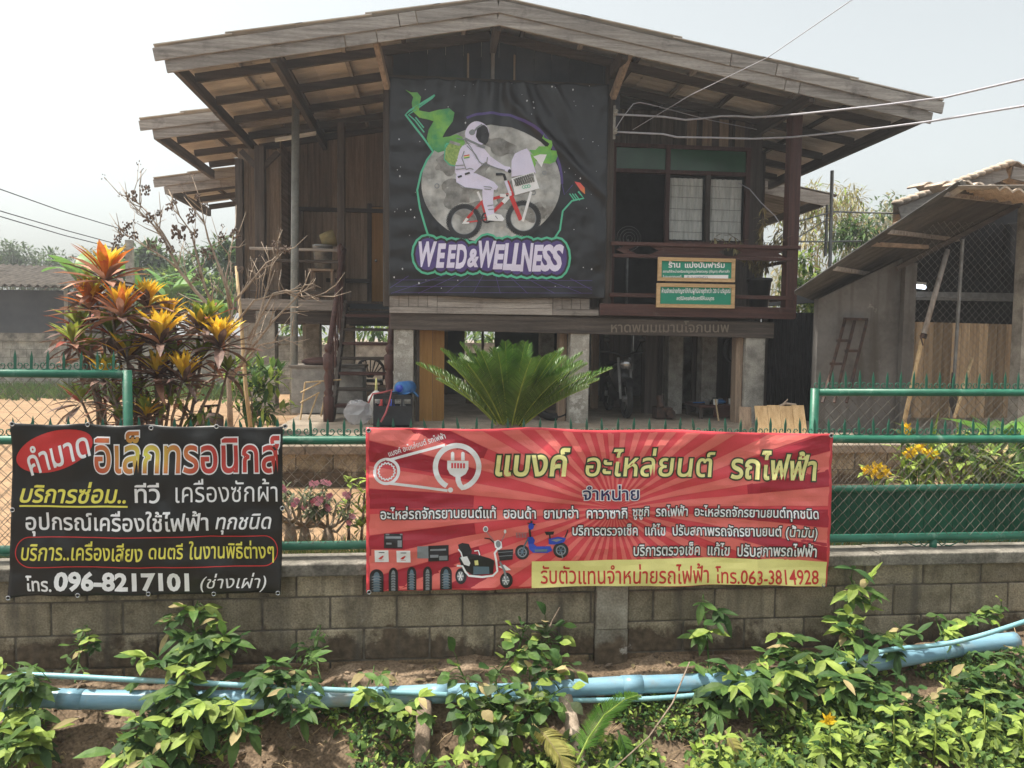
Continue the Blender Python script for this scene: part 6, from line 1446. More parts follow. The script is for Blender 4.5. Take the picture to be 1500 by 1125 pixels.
# black plastic chair behind the stairs
cc = q(541, 560, 13.6); ch = thing('plastic_chair', (cc.x, 13.6, .85), 'black plastic chair with fan shaped back behind the stairs', 'chair')
mb = MB(); mb.tube([V(cc.x-.24, 13.75, 1.28)]+[V(cc.x-.24*math.cos(t), 13.8, 1.42+.22*math.sin(t)) for t in [i*math.pi/8 for i in range(9)]]+[V(cc.x+.24, 13.75, 1.28)], .025, 8)
for i in range(7): t = math.pi*(.12+.76*i/6); mb.tube([V(cc.x-.03*math.cos(t), 13.78, 1.30), V(cc.x-.22*math.cos(t), 13.8, 1.42+.2*math.sin(t))], .012, 5)
mb.build('backrest', M['black_plastic'], ch, smooth=True); mb = MB(); mb.box(cc.x-.24, cc.x+.24, 13.35, 13.78, 1.24, 1.28); mb.build('seat', M['black_plastic'], ch, bevel=.01)
for dx in (-.21, .21):
    for y in (13.38, 13.74): mb = MB(); mb.tube([V(cc.x+dx, y, 1.24), V(cc.x+dx*1.15, y, .845)], .022, 6); mb.build('leg', M['black_plastic'], ch)
mb = MB(); c = q(602, 500, 14.0); mb.box(c.x-.28, c.x+.02, 14.0, 14.1, 1.35, 2.2); simple('black_cabinet', mb, M['black_plastic'], 'tall black speaker box under the porch behind the stairs', 'speaker', (c.x, 14, .84), bevel=.01)
# motorcycle under the house
mx = q(905, 590, 12.0).x; mc = thing('motorcycle', (mx, 12.0, .84), 'black motorcycle parked in the shade under the house', 'motorcycle')
def ringpts(c, R, n=20): return [c+V(0, R*math.cos(2*math.pi*i/n), R*math.sin(2*math.pi*i/n)) for i in range(n+1)]
for y in (11.45, 12.65):
    mb = MB(); mb.tube(ringpts(V(mx, y, 1.13), .25), .05, 8, False); wh = mb.build('wheel', M['rubber'], mc, smooth=True)
    mb = MB(); mb.tube([V(mx-.06, y, 1.13), V(mx+.06, y, 1.13)], .05, 10)
    for i in range(6): mb.tube([V(mx, y, 1.13), V(mx, y+.23*math.cos(i*1.05), 1.13+.23*math.sin(i*1.05))], .008, 4)
    mb.build('rim', M['metal_grey'], wh)
mb = MB(); mb.ball((mx, 11.95, 1.5), .14, .36, .16, 12, 8); mb.ball((mx, 11.7, 1.42), .19, .16, .22, 12, 8); mb.build('body', M['black_plastic'], mc, smooth=True)
mb = MB(); mb.ball((mx, 12.35, 1.62), .13, .38, .06, 12, 8); mb.build('seat', M['rubber'], mc, smooth=True)
mb = MB(); mb.ball((mx, 12.1, 1.2), .15, .22, .16, 10, 6); mb.tube([V(mx+.14, 12.0, 1.08), V(mx+.15, 12.75, 1.12)], .045, 8); mb.build('engine', M['dark'], mc, smooth=True)
for dx in (-.09, .09): mb = MB(); mb.tube([V(mx+dx, 11.45, 1.13), V(mx+dx, 11.66, 1.75)], .022, 8); mb.build('fork', M['metal_grey'], mc)
mb = MB(); mb.tube([V(mx-.33, 11.78, 1.84), V(mx-.15, 11.68, 1.83), V(mx, 11.66, 1.78), V(mx+.15, 11.68, 1.83), V(mx+.33, 11.78, 1.84)], .016, 8); mb.build('handlebar', M['black_plastic'], mc, smooth=True)
mb = MB(); mb.ball((mx, 11.52, 1.66), .095, .07, .095, 14, 8); mb.build('headlight', M['chrome'], mc, smooth=True)
mb = MB(); mb.sheet(lambda u, v: V(mx-.06+.12*u, 11.45+.29*math.cos(.5+v*2.0), 1.13+.33*math.sin(.5+v*2.0)), 3, 10); mb.build('fender', M['black_plastic'], mc, smooth=True)
for s in (-1, 1): mb = MB(); mb.tube([V(mx+s*.2, 11.7, 1.84), V(mx+s*.27, 11.68, 2.0)], .007, 5); mb.ball((mx+s*.28, 11.67, 2.03), .06, .015, .04, 10, 6); mb.build('mirror', M['black_plastic'], mc, smooth=True)
# tables under the house with tools
tb = thing('work_table', (3.9, 11.5, .84), 'dark work table cluttered with tools under the house', 'table'); a, b = q(1018, 592, 11.5), q(1084, 592, 11.5)
mb = MB(); mb.box(a.x, b.x, 11.3, 12.0, a.z-.04, a.z); mb.build('table_top', M['wood_red_x'], tb, bevel=.004); mb = MB(); mb.box(a.x+.25, b.x-.01, 11.36, 11.40, .86, a.z-.04); mb.build('front_panel', M['wood_red_x'], tb)
for x in (a.x+.04, b.x-.04):
    for y in (11.34, 11.95): mb = MB(); mb.box(x-.025, x+.025, y-.025, y+.025, .84, a.z-.04); mb.build('leg', M['wood_dark_z'], tb)
for i in range(9):
    x = a.x+.12+i*(b.x-a.x-.2)/9; y = r.uniform(11.4, 11.7); zz = a.z; mb = MB(); mname = ('blue_cloth', 'metal_grey', 'metal_rust', 'white_plastic', 'dark')[i % 5]
    nm, lb = [('spanner', 'blue handled spanner on the work table'), ('tin_can', 'grey tin can on the work table'), ('pliers', 'rusty pliers on the work table'), ('parts_cup', 'white cup of small parts on the work table'), ('tool_box', 'dark small tool box on the work table'), ('rag', 'blue rag heap on the work table'), ('metal_can', 'second grey tin can nearer the right of the work table'), ('iron_part', 'rusty engine part on the work table'), ('plastic_tub', 'white tub at the right of the work table')][i]
    if nm in ('spanner', 'pliers'): mb.bar(V(x-.1, y, zz+.012), V(x+.1, y+.04, zz+.012), .025, .014); mb.tube([V(x+.1+.028*math.cos(t), y+.04+.028*math.sin(t), zz+.012) for t in [j*.6 for j in range(9)]], .009, 5)
    elif nm in ('tool_box', 'iron_part'): mb.box(x-.06, x+.06, y-.04, y+.04, zz, zz+.06); mb.tube([V(x-.04, y, zz+.06), V(x-.04, y, zz+.09), V(x+.04, y, zz+.09), V(x+.04, y, zz+.06)], .008, 6)
    elif nm == 'rag': mb.ball((x, y, zz+.03), .1, .08, .035, 10, 6); mb.v = [tuple(Vector(v_)+V(r.uniform(-.012, .012), r.uniform(-.012, .012), r.uniform(0, .012))) for v_ in mb.v]
    else: mb.lathe((x, y, zz), [(.035, 0), (.038, .08), (.041, .085), (.034, .085), (.031, .01)], 12)
    simple(nm, mb, M[mname], lb, nm.replace('_', ' '), (x, y, zz), nm in ('tin_can', 'rag'))
mb = MB(); p0, p1 = q(1048, 585, 11.2), q(1054, 625, 11.0); mb.tube([p0, p1], .012, 6); simple('stick', mb, M['stick'], 'thin wooden stick leaning on the work table', 'stick', p1)
t_ = thing('blue_canister', (q(987, 578, 13.0).x, 13.0, .84), 'blue plastic canister between dark posts under the house', 'canister'); mb = MB(); c = q(987, 578, 13.0); mb.box(c.x-.12, c.x+.10, 12.9, 13.1, c.z-.2, c.z+.17); mb.build('body', M['ink_blue'], t_, bevel=.02); mb = MB(); mb.tube([V(c.x, 13, c.z+.17), V(c.x, 13, c.z+.23)], .03, 8); mb.build('cap', M['black_plastic'], t_)
mb = MB(); mb.box(c.x-.3, c.x+.9, 12.85, 13.25, c.z-.24, c.z-.2); mb.box(c.x-.27, c.x-.22, 12.87, 12.92, .84, c.z-.24); mb.box(c.x+.82, c.x+.87, 12.87, 12.92, .84, c.z-.24); simple('shelf_table', mb, M['wood_dark_x'], 'low dark shelf carrying the blue canister', 'shelf', (c.x, 13, .84))
t_ = thing('lamp_post_can', (q(903, 520, 12.9).x, 13.2, .84), 'tall shiny metal cylinder standing behind the motorcycle', 'cylinder'); c = q(903, 525, 13.2); mb = MB(); mb.lathe((c.x, 13.2, .84), [(.07, 0), (.07, 1.5), (.05, 1.56), (.02, 1.6)], 12); mb.build('body', M['chrome'], t_, smooth=True); t_.name = 'gas_cylinder'
t_ = thing('steering_ring', q(1076, 500, 12.9), 'black round cable coil hanging on a post under the house', 'cable coil'); c = q(1074, 512, 12.1); mb = MB()
for i in range(3): mb.tube([c+V(.12*math.cos(t)*(1+.05*i), .03*i, .20*math.sin(t)) for t in [j*.35 for j in range(19)]], .014, 6)
mb.build('coil', M['black_plastic'], t_, smooth=True); t_.name = 'cable_coil'
mb = MB(); c = q(1142, 625, 9.6); z1 = q(1142, 596, 9.6).z; x0, x1 = q(1110, 610, 9.6).x, q(1183, 610, 9.6).x
for i in range(4): mb.tone = r.uniform(.9, 1.1); w_ = (x1-x0)/4; mb.bar(V(x0+w_*(i+.5), 9.55, .7), V(x0+w_*(i+.5), 9.72, z1+.01*(i % 2)), w_*.97, .02, up=(0, 1, 0))
simple('plywood_board', mb, M['wood_new_z'], 'sunlit pale wooden board leaning right of the last stilt', 'board', (c.x, 9.6, .7))
mb = MB(); mb.bar(V(x0-.12, 9.7, .8), V(x0-.1, 9.78, z1-.02), .16, .03, up=(0, 1, 0)); simple('dark_board', mb, M['wood_tan_z'], 'darker narrow board beside the sunlit pale board', 'board', (x0-.1, 9.7, .8))
mb = MB(); mb.tube([q(1140, 596, 9.75), q(1150, 591, 9.75), q(1166, 593, 9.75)], .018, 6); mb.tube([q(1144, 594, 9.75), q(1154, 585, 9.75)], .008, 5); simple('driftwood', mb, M['bark_pale'], 'small piece of grey wood resting on the pale board', 'wood piece', q(1150, 594, 9.75))
# gas cooker like iron press in the yard
g = q(307, 622, 7.0); g.z = yard_z(g.x, 7.0); t_ = thing('iron_stove', g, 'rusty round iron stove standing right of the croton', 'stove'); zt = q(307, 606, 7.0).z; mb = MB(); mb.lathe((g.x, 7.0, g.z), [(.10, 0), (.12, .05), (.12, zt-g.z-.03), (.08, zt-g.z), (.03, zt-g.z+.01)], 14); mb.build('body', M['metal_rust'], t_, smooth=True)
mb = MB(); mb.tube([V(g.x, 7, zt), V(g.x, 7, zt+.06)], .02, 8); mb.bar(V(g.x-.07, 7, zt+.065), V(g.x+.09, 7, zt+.075), .05, .018); mb.build('valve', M['metal_rust'], t_)
mb = MB(); mb.tube([q(369, 640, 8.0), q(360, 570, 8.05), q(354, 480, 8.1), q(346, 390, 8.15)], [.022, .02, .018, .014], 8); simple('bamboo_stake', mb, M['stick'], 'thin leaning bamboo stake beside the bare tree', 'stake', q(369, 640, 8.0), True)
# plant pot and dry plant on the balcony, electric fan inside
g = q(1112, 432, 11.2); t_ = thing('flower_pot', (g.x, 11.2, 2.49), 'black pot standing on the balcony behind the balusters', 'pot'); mb = MB(); mb.lathe((g.x, 11.2, 2.49), [(.13, 0), (.17, .42), (.19, .44), (.19, .48), (.16, .48), (.15, .40)], 16); mb.build('body', M['black_plastic'], t_, smooth=True)
dp = thing('dry_plant', (g.x, 11.2, 2.9), 'drooping dry plant in the black balcony pot', 'plant'); s_ = MB(); lf = MB()
for i in range(16):
    az = r.uniform(0, 6.28); pts = arch((g.x, 11.2, 2.9), az, math.radians(r.uniform(68, 86)), r.uniform(.6, 1.3), 1.1, 6); s_.tube(pts, .006, 4)
    for p in pts[2:]:
        for j in range(5): lf.tone = r.uniform(.5, 1.1); lf.leaf(p, rv(r)-V(0, 0, .5), V(0, 0, 1), .14, .03, .3)
s_.build('stems', M['bark'], dp); lf.build('leaves', [M['leaf_dry']], dp)
c = q(921, 345, 12.3); t_ = thing('electric_fan', (c.x, 12.3, 2.49), 'electric fan standing inside the dark doorway', 'fan'); mb = MB()
for R_ in (.2, .15, .1, .05): mb.tube([V(c.x+R_*math.cos(j*.35), 12.3-.05*(1-R_/.2), c.z-.05+R_*math.sin(j*.35)) for j in range(19)], .005, 4)
mb.build('guard', M['metal_grey'], t_); mb = MB(); mb.tube([V(c.x, 12.36, 2.49), V(c.x, 12.36, c.z-.05)], .02, 8); mb.lathe((c.x, 12.36, 2.49), [(.18, 0), (.18, .03), (.03, .05)], 14); mb.build('stand', M['metal_grey'], t_, smooth=True)
for nm, lb, x_, y_ in (('tyre', 'black tyre leaning against the middle stilt in the shade', 1.72, 10.95), ('tyre', 'second tyre lying flat behind the cycad fronds', 1.2, 11.6)):
    t_ = thing(nm, (x_, y_, .84), lb, 'tyre'); mb = MB()
    if y_ < 11: mb.tube([V(x_+.05*math.sin(a_), y_+.1, 1.13+.24*math.cos(a_))+V(.24*math.sin(a_), 0, 0) for a_ in [i*.314 for i in range(21)]], .055, 8, False)
    else: mb.tube([V(x_+.24*math.sin(a_), y_+.24*math.cos(a_), .9) for a_ in [i*.314 for i in range(21)]], .055, 8, False)
    mb.build('tread', M['rubber'], t_, smooth=True)
t_ = thing('engine_block', (3.45, 11.3, .84), 'greasy dismantled engine on the floor under the house', 'engine'); mb = MB(); mb.box(3.3, 3.55, 11.2, 11.45, .845, 1.02); mb.tube([V(3.36, 11.2, 1.02), V(3.36, 11.25, 1.2)], .06, 10); mb.tube([V(3.5, 11.19, .93), V(3.5, 11.12, .93)], .07, 12); mb.build('casing', M['metal_rust'], t_, bevel=.012)
t_ = thing('cardboard_box', (-.95, 13.2, .84), 'brown cardboard box stacked behind the stairs', 'box'); mb = MB(); mb.box(-1.15, -.8, 13.1, 13.4, .845, 1.2); mb.bar(V(-1.15, 13.1, 1.2), V(-1.22, 13.1, 1.3), .3, .006); mb.build('carton', M['wood_tan_x'], t_)
# ================================================================== shed on the right
S = thing('shed', (6.4, 10, .4), 'grey rendered shed with sloping sheet roof and chain link front', 'shed')
w0, w1, w2 = q(1197, 440, 9.7), q(1325, 420, 9.6), q(1495, 300, 9.3)
mb = MB(); P_ = [(w0.x, 9.66), (w1.x, 9.66)]
def quad(mb, a, b, z0, za, zb, th=.12):
    (xa, ya), (xb, yb) = a, b
    mb.add([(xa, ya, z0), (xb, yb, z0), (xb, yb, zb), (xa, ya, za), (xa, ya+th, z0), (xb, yb+th, z0), (xb, yb+th, zb), (xa, ya+th, za)], [(0, 1, 2, 3), (7, 6, 5, 4), (0, 4, 5, 1), (1, 5, 6, 2), (2, 6, 7, 3), (3, 7, 4, 0)])
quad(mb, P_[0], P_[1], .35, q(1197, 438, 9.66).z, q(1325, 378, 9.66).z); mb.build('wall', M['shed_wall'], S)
mb = MB(); quad(mb, (w1.x+.06, 9.9), (w2.x+1.5, 9.65), .35, 1.05, 1.05); mb.build('low_wall', M['concrete'], S)
mb = MB(); n = 14; xa = w1.x+.02
for i in range(n):
    mb.tone = r.choice((.55, .8, 1, 1.1, 1.2))*r.uniform(.9, 1.08); xe = q(1499, 500, 9.75).x; x0 = xa+i*(xe-xa)/n; x1 = xa+(i+1)*(xe-xa)/n
    zz = q(1400, 472, 9.7).z+.05*r.random()*0; mb.box(x0, x1-.006, 9.74, 9.76, 1.03, zz-.02*(i/n))
mb.build('board_panel', M['board_pale'], S)
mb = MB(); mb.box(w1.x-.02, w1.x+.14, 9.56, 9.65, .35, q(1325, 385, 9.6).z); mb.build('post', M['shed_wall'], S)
mb = MB(); mb.box(w2.x+.03, w2.x+.19, 9.2, 9.38, .35, q(1495, 300, 9.3).z); mb.build('post', M['concrete'], S)
mb = MB(); c = q(1398, 500, 9.45); mb.tube([V(c.x, 9.45, .35), V(c.x+.05, 9.45, q(1402, 350, 9.45).z)], .022, 8); mb.build('front_pole', M['metal_grey'], S)
chain(w1.x+.03, w2.x+.05, .9, q(1420, 325, 9.4).z+.0, 9.42, .10, .0024, S, 'metal_grey')
mb = MB(); e_ = [q(1302, 372, 12.0), q(1500, 282, 12.0)]; mb.prism([(e_[0].x, .35), (e_[1].x+1.2, .35), (e_[1].x+1.2, e_[1].z+.1), (e_[1].x, e_[1].z), (e_[0].x, e_[0].z)], 12.0, 12.1); mb.box(w2.x+1.9, w2.x+2, 9.8, 12, .35, 4); mb.build('back_wall', M['dark'], S)  # near-black back wall, the shade of the interior put into its colour
quad_r = [q(1163, 428, 9.2), q(1402, 267, 8.4), q(1510, 285, 8.6), q(1200, 441, 10.2)]
A_, B_ = q(1163, 428, 9.2), q(1403, 267, 8.4); C_ = q(1640, 215, 8.2); D_ = q(1203, 442, 10.8); E_ = q(1525, 286, 10.6)
def shed_roof(u, v):
    p = A_.lerp(B_, u); e = D_.lerp(E_, u); w_ = p.lerp(e, v); w_.z += .018*math.cos(v*2*math.pi*26); return w_
mb = MB(); mb.sheet(shed_roof, 6, 26*6); rf = mb.build('roof_sheet', M['shed_sheet'], S, solid=.012)
mb = MB(); mb.sheet(lambda u, v: (lambda p: V(p.x+2.6*u, p.y, p.z+.1*u-.05+.018*math.cos(v*2*math.pi*26)))(B_.lerp(E_, v)), 4, 26*6); mb.build('roof_sheet', M['cement_old'], S, solid=.012)
mb = MB(); mb.sheet(lambda u, v: D_.lerp(E_, u)+V(.4*v, (13.6-10.6)*v, .05*v), 2, 2); mb.build('inner_ceiling', M['dark'], S, solid=.01)  # ceiling added in near black to carry the interior shade
for u in (.28, .62, .95):
    mb = MB(); a = A_.lerp(B_, u); b = D_.lerp(E_, u); mb.bar(a+V(0, .05, -.06), b+V(0, 0, -.06), .05, .05); mb.build('purlin', M['wood_grey_y'], rf)
mb = MB(); mb.bar(q(1275, 355, 8.95)+V(0, 0, -.02), q(1358, 362, 9.4), .05, .05); mb.build('brace', M['wood_tan_x'], rf)
mb = MB(); p = q(1310, 394, 9.55); p2 = q(1500, 298, 9.3); mb.bar(V(p.x, 9.5, p.z), V(p2.x, 9.35, p2.z), .05, .06); mb.build('front_beam', M['wood_dark_x'], S)
mb = MB(); p = q(1300, 375, 11); p2 = q(1560, 375, 11)
mb.box(p.x, p2.x, 11.5, 11.56, q(1400, 440, 11.5).z, q(1400, 428, 11.5).z+.0); mb.build('inner_beam', M['metal_grey'], S)
# tiled roof of the house behind the shed
TH = thing('tiled_roof_house', (9.5, 13, .4), 'house behind the shed with weathered tan tiled roof', 'house')
a, b, c, d = q(1308, 302, 12), q(1482, 240, 12), q(1600, 262, 12), q(1412, 268, 9.4)
def tiles(p00, p10, p01, p11, nu, nv, mb, amp=.035):
    def f(u, v):
        p = p00.lerp(p10, u).lerp(p01.lerp(p11, u), v); vv = v*nv; st = (vv % 1)
        return p+V(0, 0, amp*abs(math.sin(u*nu*math.pi))+.03*(1-st))
    for j in range(nv):
        mb.tone = r.uniform(.85, 1.1)
        mb.sheet(lambda u, v: f(u, (j+v*.999)/nv), nu*6, 1)
mb = MB(); tiles(a, b, a+V(3.7, 6, .2), b+V(4.0, 6, .2), 14, 8, mb); mb.build('roof', M['tile'], TH, solid=.02)
mb = MB(); tiles(b, q(1640, 275, 12), b+V(4.0, 6, .2), q(1640, 275, 12)+V(4, 6, .2), 10, 8, mb); mb.build('roof', M['tile'], TH, solid=.02)
mb = MB(); n = 16
for i in range(n): p = a.lerp(b, (i+.5)/n); mb.tone = r.uniform(.8, 1.15); mb.ball(p+V(0, -.02, .03), .10, .10, .05, 8, 6)
mb.build('verge_tiles', M['tile'], TH, smooth=True)
mb = MB(); mb.bar(a+V(.15, .05, -.10), b+V(-.05, .05, -.13), .03, .2); mb.bar(b+V(.05, .05, -.13), q(1640, 275, 12)+V(0, .05, -.13), .03, .2); mb.build('bargeboard', M['wood_grey_x'], TH)
mb = MB(); mb.add([a+V(.3, .5, -.2), b+V(0, .5, -.15), V(b.x+2.5, 12.5, 3.9), V(b.x+2.5, 12.5, .35), V(a.x+.3, 12.5, .35)], [(0, 1, 2, 3, 4)]); mb.build('gable_wall', M['wood_tan_z'], TH, solid=.1)
# row of front tiles on the shed ridge
t1, t2 = q(1408, 272, 8.5), q(1580, 300, 8.2)
mb = MB(); tiles(t1, t2, t1+V(-.1, .9, .14), t2+V(.1, .9, .16), 9, 3, mb, .05); mb.build('ridge_tiles', M['tile'], S, smooth=False, solid=.02)
mb = MB(); c1, c2 = q(1385, 280, 8.45), q(1408, 266, 8.4); mb.sheet(lambda u, v: c1.lerp(c2, u)+V(.16*v, .1*v, .02-.06*v*v), 3, 4); mb.build('flashing', M['metal_grey'], S, solid=.006)
# fluorescent light inside the shed (lit)
a, b = q(1328, 418, 11.2), q(1355, 421, 11.2); t_ = thing('tube_light', a, 'lit white tube light inside the dark shed', 'light'); em = bpy.data.materials.new('lamp_glow'); em.use_nodes = True; pb = em.node_tree.nodes['Principled BSDF']; pb.inputs['Emission Color'].default_value = (.75, .85, 1, 1); pb.inputs['Emission Strength'].default_value = 2.0
mb = MB(); mb.tube([a, b], .03, 8); mb.build('tube', em, t_, smooth=True); mb = MB(); mb.bar(a+V(0, 0, .05), b+V(0, 0, .05), .06, .04); mb.build('housing', M['white_plastic'], t_)
mb = MB(); mb.tube([q(1330, 434, 11.3), q(1480, 440, 11.3)], .012, 6); simple('clothes_bar', mb, M['metal_grey'], 'thin metal hanging bar across the dark shed', 'bar', q(1330, 434, 11.3))
# leaning things
t_ = thing('bamboo_pole', q(1325, 620, 8.9), 'long bamboo pole leaning on the shed chain link', 'pole'); mb = MB(); mb.tube([q(1323, 625, 8.8), q(1350, 500, 9.1), q(1372, 420, 9.25)], [.028, .026, .024], 8); mb.build('bamboo', M['stick'], t_, smooth=True); mb = MB(); mb.tube([q(1353, 490, 9.07), q(1388, 366, 9.3)], .032, 8); mb.build('upper_stick', M['wood_grey_z'], t_, smooth=True)
mb = MB(); mb.tube([q(1352, 495, 9.06), q(1354, 489, 9.06)], .04, 8); mb.tube([q(1348, 491, 9.0), q(1352, 506, 8.95)], .010, 5); mb.build('rope_tie', M['metal_rust'], t_)
mb = MB(); mb.tube([q(1398, 612, 8.7), q(1424, 525, 9.2)], .02, 8); simple('wooden_stick', mb, M['stick'], 'shorter wooden stick leaning on the tan boards', 'stick', q(1398, 612, 8.7), True)
mb = MB(); c = q(1394, 575, 8.9); mb.leaf(c+V(0, 0, .25), V(.1, 0, -1), V(0, 1, 0), .55, .12, .0, shape=(.2, .6, 1, .3)); 
mb.v = mb.v; simple('umbrella', mb, M['black_plastic'], 'closed black umbrella hanging by the shed front', 'umbrella', c)
t_ = thing('iron_ladder', q(1235, 600, 9.2), 'rusty iron frame ladder leaning on the shed wall', 'ladder')
Yt, Yb = 9.60, 9.2
for (x0, y0), (x1, y1) in (((1205, 590), (1238, 468)), ((1222, 590), (1252, 470)), ((1240, 590), (1270, 470))):
    mb = MB(); mb.bar(q(x0, y0, Yb), q(x1, y1, Yt), .03, .03); mb.build('side_rail', M['metal_rust'], t_)
for (x0, y0), (x1, y1), y in (((1236, 467), (1271, 468), Yt), ((1226, 499), (1245, 499), 9.5), ((1238, 514), (1256, 514), 9.45), ((1216, 533), (1233, 533), 9.38)):
    mb = MB(); mb.bar(q(x0, y0, y), q(x1, y1, y), .03, .035); mb.build('rung', M['metal_rust'], t_)
# dark sheet fence between house and shed
DF = thing('sheet_fence', (5.6, 11.3, .5), 'dark corrugated sheet fence between the house and shed', 'fence'); x0, x1 = q(1118, 530, 11.3).x, q(1206, 530, 11.3).x
mb = MB(); zt = q(1165, 458, 11.3).z; mb.sheet(lambda u, v: V(x0+(x1-x0)*u, 11.3+.02*math.sin(u*90), .5+(zt-.5)*v), 140, 1); mb.build('sheet', M['dark'], DF, smooth=True, solid=.004)
mb = MB(); mb.box(x0-.05, x0+.03, 11.24, 11.30, .5, zt+.05); mb.build('post', M['wood_dark_z'], DF)
# frame poles between house and shed
t_ = thing('steel_rack', q(1215, 420, 12.5), 'thin metal poles with rails rising behind the shed roof', 'frame')
for pts, rr_ in ((((1216, 378, 12.5), (1219, 250, 12.5)), .03), (((1209, 375, 12.6), (1212, 300, 12.6)), .025), (((1219, 310, 12.5), (1330, 313, 12.9)), .014), (((1217, 354, 12.5), (1262, 353, 12.9)), .014), (((1165, 354, 12.4), (1217, 354, 12.5)), .012), (((1165, 325, 12.4), (1214, 312, 12.5)), .012), (((1165, 350, 12.4), (1214, 320, 12.5)), .010)):
    mb = MB(); mb.tube([q(*p) for p in pts], rr_, 8); mb.build('pole', M['metal_grey'], t_)
p = q(1216, 378, 12.5)
mb = MB(); mb.tube([V(p.x, 12.5, .4), V(p.x, 12.5, p.z+.05)], .03, 8); mb.build('pole', M['metal_grey'], t_)
# ================================================================== left background
NW = thing('boundary_wall', (-9, 22, .3), 'long grey block boundary wall at the back of yard', 'wall')
mb = MB(); zt = q(60, 500, 22).z
rows = 7; h = (zt-.25)/rows
for j in range(rows):
    x = -24 - (.2 if j % 2 else 0)
    while x < -3.2: mb.tone = r.uniform(.85, 1.2); mb.box(x, x+.39, 22-r.random()*.006, 22.12, .25+j*h+.004, .25+(j+1)*h-.004); x += .4
mb.build('block_face', M['concrete'], NW); mb = MB(); mb.box(-24, -3.2, 22.006, 22.11, .2, zt); mb.build('mortar', M['mortar'], NW)
mb = MB(); x = -24
while x < -3.2: w_ = r.uniform(1.5, 3); mb.tone = r.uniform(.8, 1.1); mb.box(x, min(x+w_, -3.2), 21.94, 22.18, zt+.004, zt+.22); x += w_
mb.build('coping', M['cap'], NW)
for px in (95, 200): x = q(px, 530, 22).x; mb = MB(); mb.box(x-.1, x+.1, 21.93, 22.1, .2, zt); mb.build('pillar', M['concrete'], NW)
NH = thing('neighbour_house', (-16, 26, .3), 'dark walled neighbour house with brown corrugated roof at left', 'house')
x1 = q(96, 450, 26).x; zt = q(50, 425, 26).z
mb = MB(); mb.box(-28, x1, 26, 32, .3, zt); mb.build('wall', M['dark_wall'], NH)
e0, e1 = q(-200, 428, 25.2), q(103, 421, 25.2); R0 = V(-28, 30, q(0, 383, 30).z); R1 = V(e1.x-.2, 30, q(60, 392, 30).z)
e0 = V(-28, 25.2, e1.z+.15)
def nroof(u, v): p = e0.lerp(e1, u).lerp(R0.lerp(R1, u), v); p.z += .04*math.cos(u*2*math.pi*70)+.03*((v*6) % 1 < .1); return p
mb = MB(); mb.sheet(nroof, 420, 12); mb.build('roof', M['old_roof'], NH, solid=.03)
mb = MB(); c = q(97, 460, 25.6); mb.tube([V(c.x, 25.6, .3), V(c.x, 25.6, zt)], .06, 8); mb.build('post', M['concrete'], NH)
c = q(190, 370, 24); t_ = thing('concrete_pole', (c.x, 24, .3), 'square concrete power pole behind the croton', 'pole'); zt = q(190, 352, 24).z; mb = MB(); mb.bar(V(c.x, 24, .3), V(c.x, 24, zt), .2, .17); mb.build('shaft', M['concrete'], t_); mb = MB(); mb.bar(V(c.x-.25, 23.85, zt-.25), V(c.x+.15, 23.85, zt-.25), .08, .08); mb.build('crossarm', M['concrete'], t_)
def wire(pts, rr_, label, mat='cable', name='power_line'):
    P3 = [q(*p) for p in pts]; mb = MB(); mb.tube(P3, rr_, 6); o = mb.build(name, M[mat], loc=P3[0], smooth=True); tag(o, label, 'wire'); return o
for pts, lb in ((((-60, 255, 18), (0, 277, 19), (90, 309, 21), (186, 338, 24)), 'uppermost thin power line in the left sky'), (((-60, 291, 18), (7, 311, 19), (95, 337, 21), (184, 361, 23.9)), 'middle thin power line in the left sky'), (((-60, 300, 18), (0, 317, 19), (95, 345, 21), (187, 368, 23.9)), 'lowest thin power line in the left sky')): wire(pts, .012, lb, 'dark_wall')
def cableline(vs, y_end, label):
    n = len(vs); pts = []
    for i, (x, y) in enumerate(vs): t = i/(n-1); pts.append((880+x*.4133, y*.4133, 10.55+(y_end-10.55)*max(0, (t-.5)*2)**1.4))
    wire(pts, .013, label, 'cable')
cableline([(45, 405), (150, 410), (225, 414), (300, 425), (360, 420), (420, 412), (480, 411), (540, 416), (620, 411), (700, 405), (980, 375), (1220, 345), (1500, 280), (1900, 170)], 7.5, 'upper thick grey cable strung to the house front')
cableline([(60, 468), (220, 475), (270, 486), (400, 488), (540, 492), (680, 486), (820, 472), (980, 455), (1170, 430), (1500, 375), (1900, 290)], 7.2, 'lower thick grey cable strung to the house front')
wire(((927, 190, 10.5), (1010, 140, 9.9), (1125, 84, 9.0), (1252, -3, 7.5), (1330, -60, 6.5)), .0045, 'thin loose wire rising across the right sky', 'cable', 'thin_wire')
wire(((902, 188, 10.5), (912, 172, 10.5), (928, 152, 10.5), (938, 150, 10.5), (960, 155, 10.6), (1040, 176, 11.2), (1100, 188, 11.6), (1135, 195, 11.9)), .006, 'bent wire loop fixed beside the space banner', 'cable', 'thin_wire')
wire(((1082, 268, 11.6), (1098, 277, 11.4), (1115, 297, 11.2), (1135, 316, 11.0), (1144, 330, 10.8)), .008, 'curved grey wire hanging in front of the balcony window', 'cable', 'thin_wire')
mb = MB(); c = q(902, 190, 10.5); mb.lathe((c.x, 10.52, c.z-.05), [(.02, 0), (.035, .02), (.02, .04), (.035, .06), (.02, .08)], 10); mb.lathe((c.x, 10.52, c.z+.2), [(.02, 0), (.035, .02), (.02, .04), (.035, .06), (.02, .08)], 10); mb.bar(V(c.x, 10.6, c.z-.1), V(c.x, 10.6, c.z+.35), .03, .04); simple('insulator', mb, M['concrete'], 'small insulator bracket holding the two thick cables', 'insulator', c)
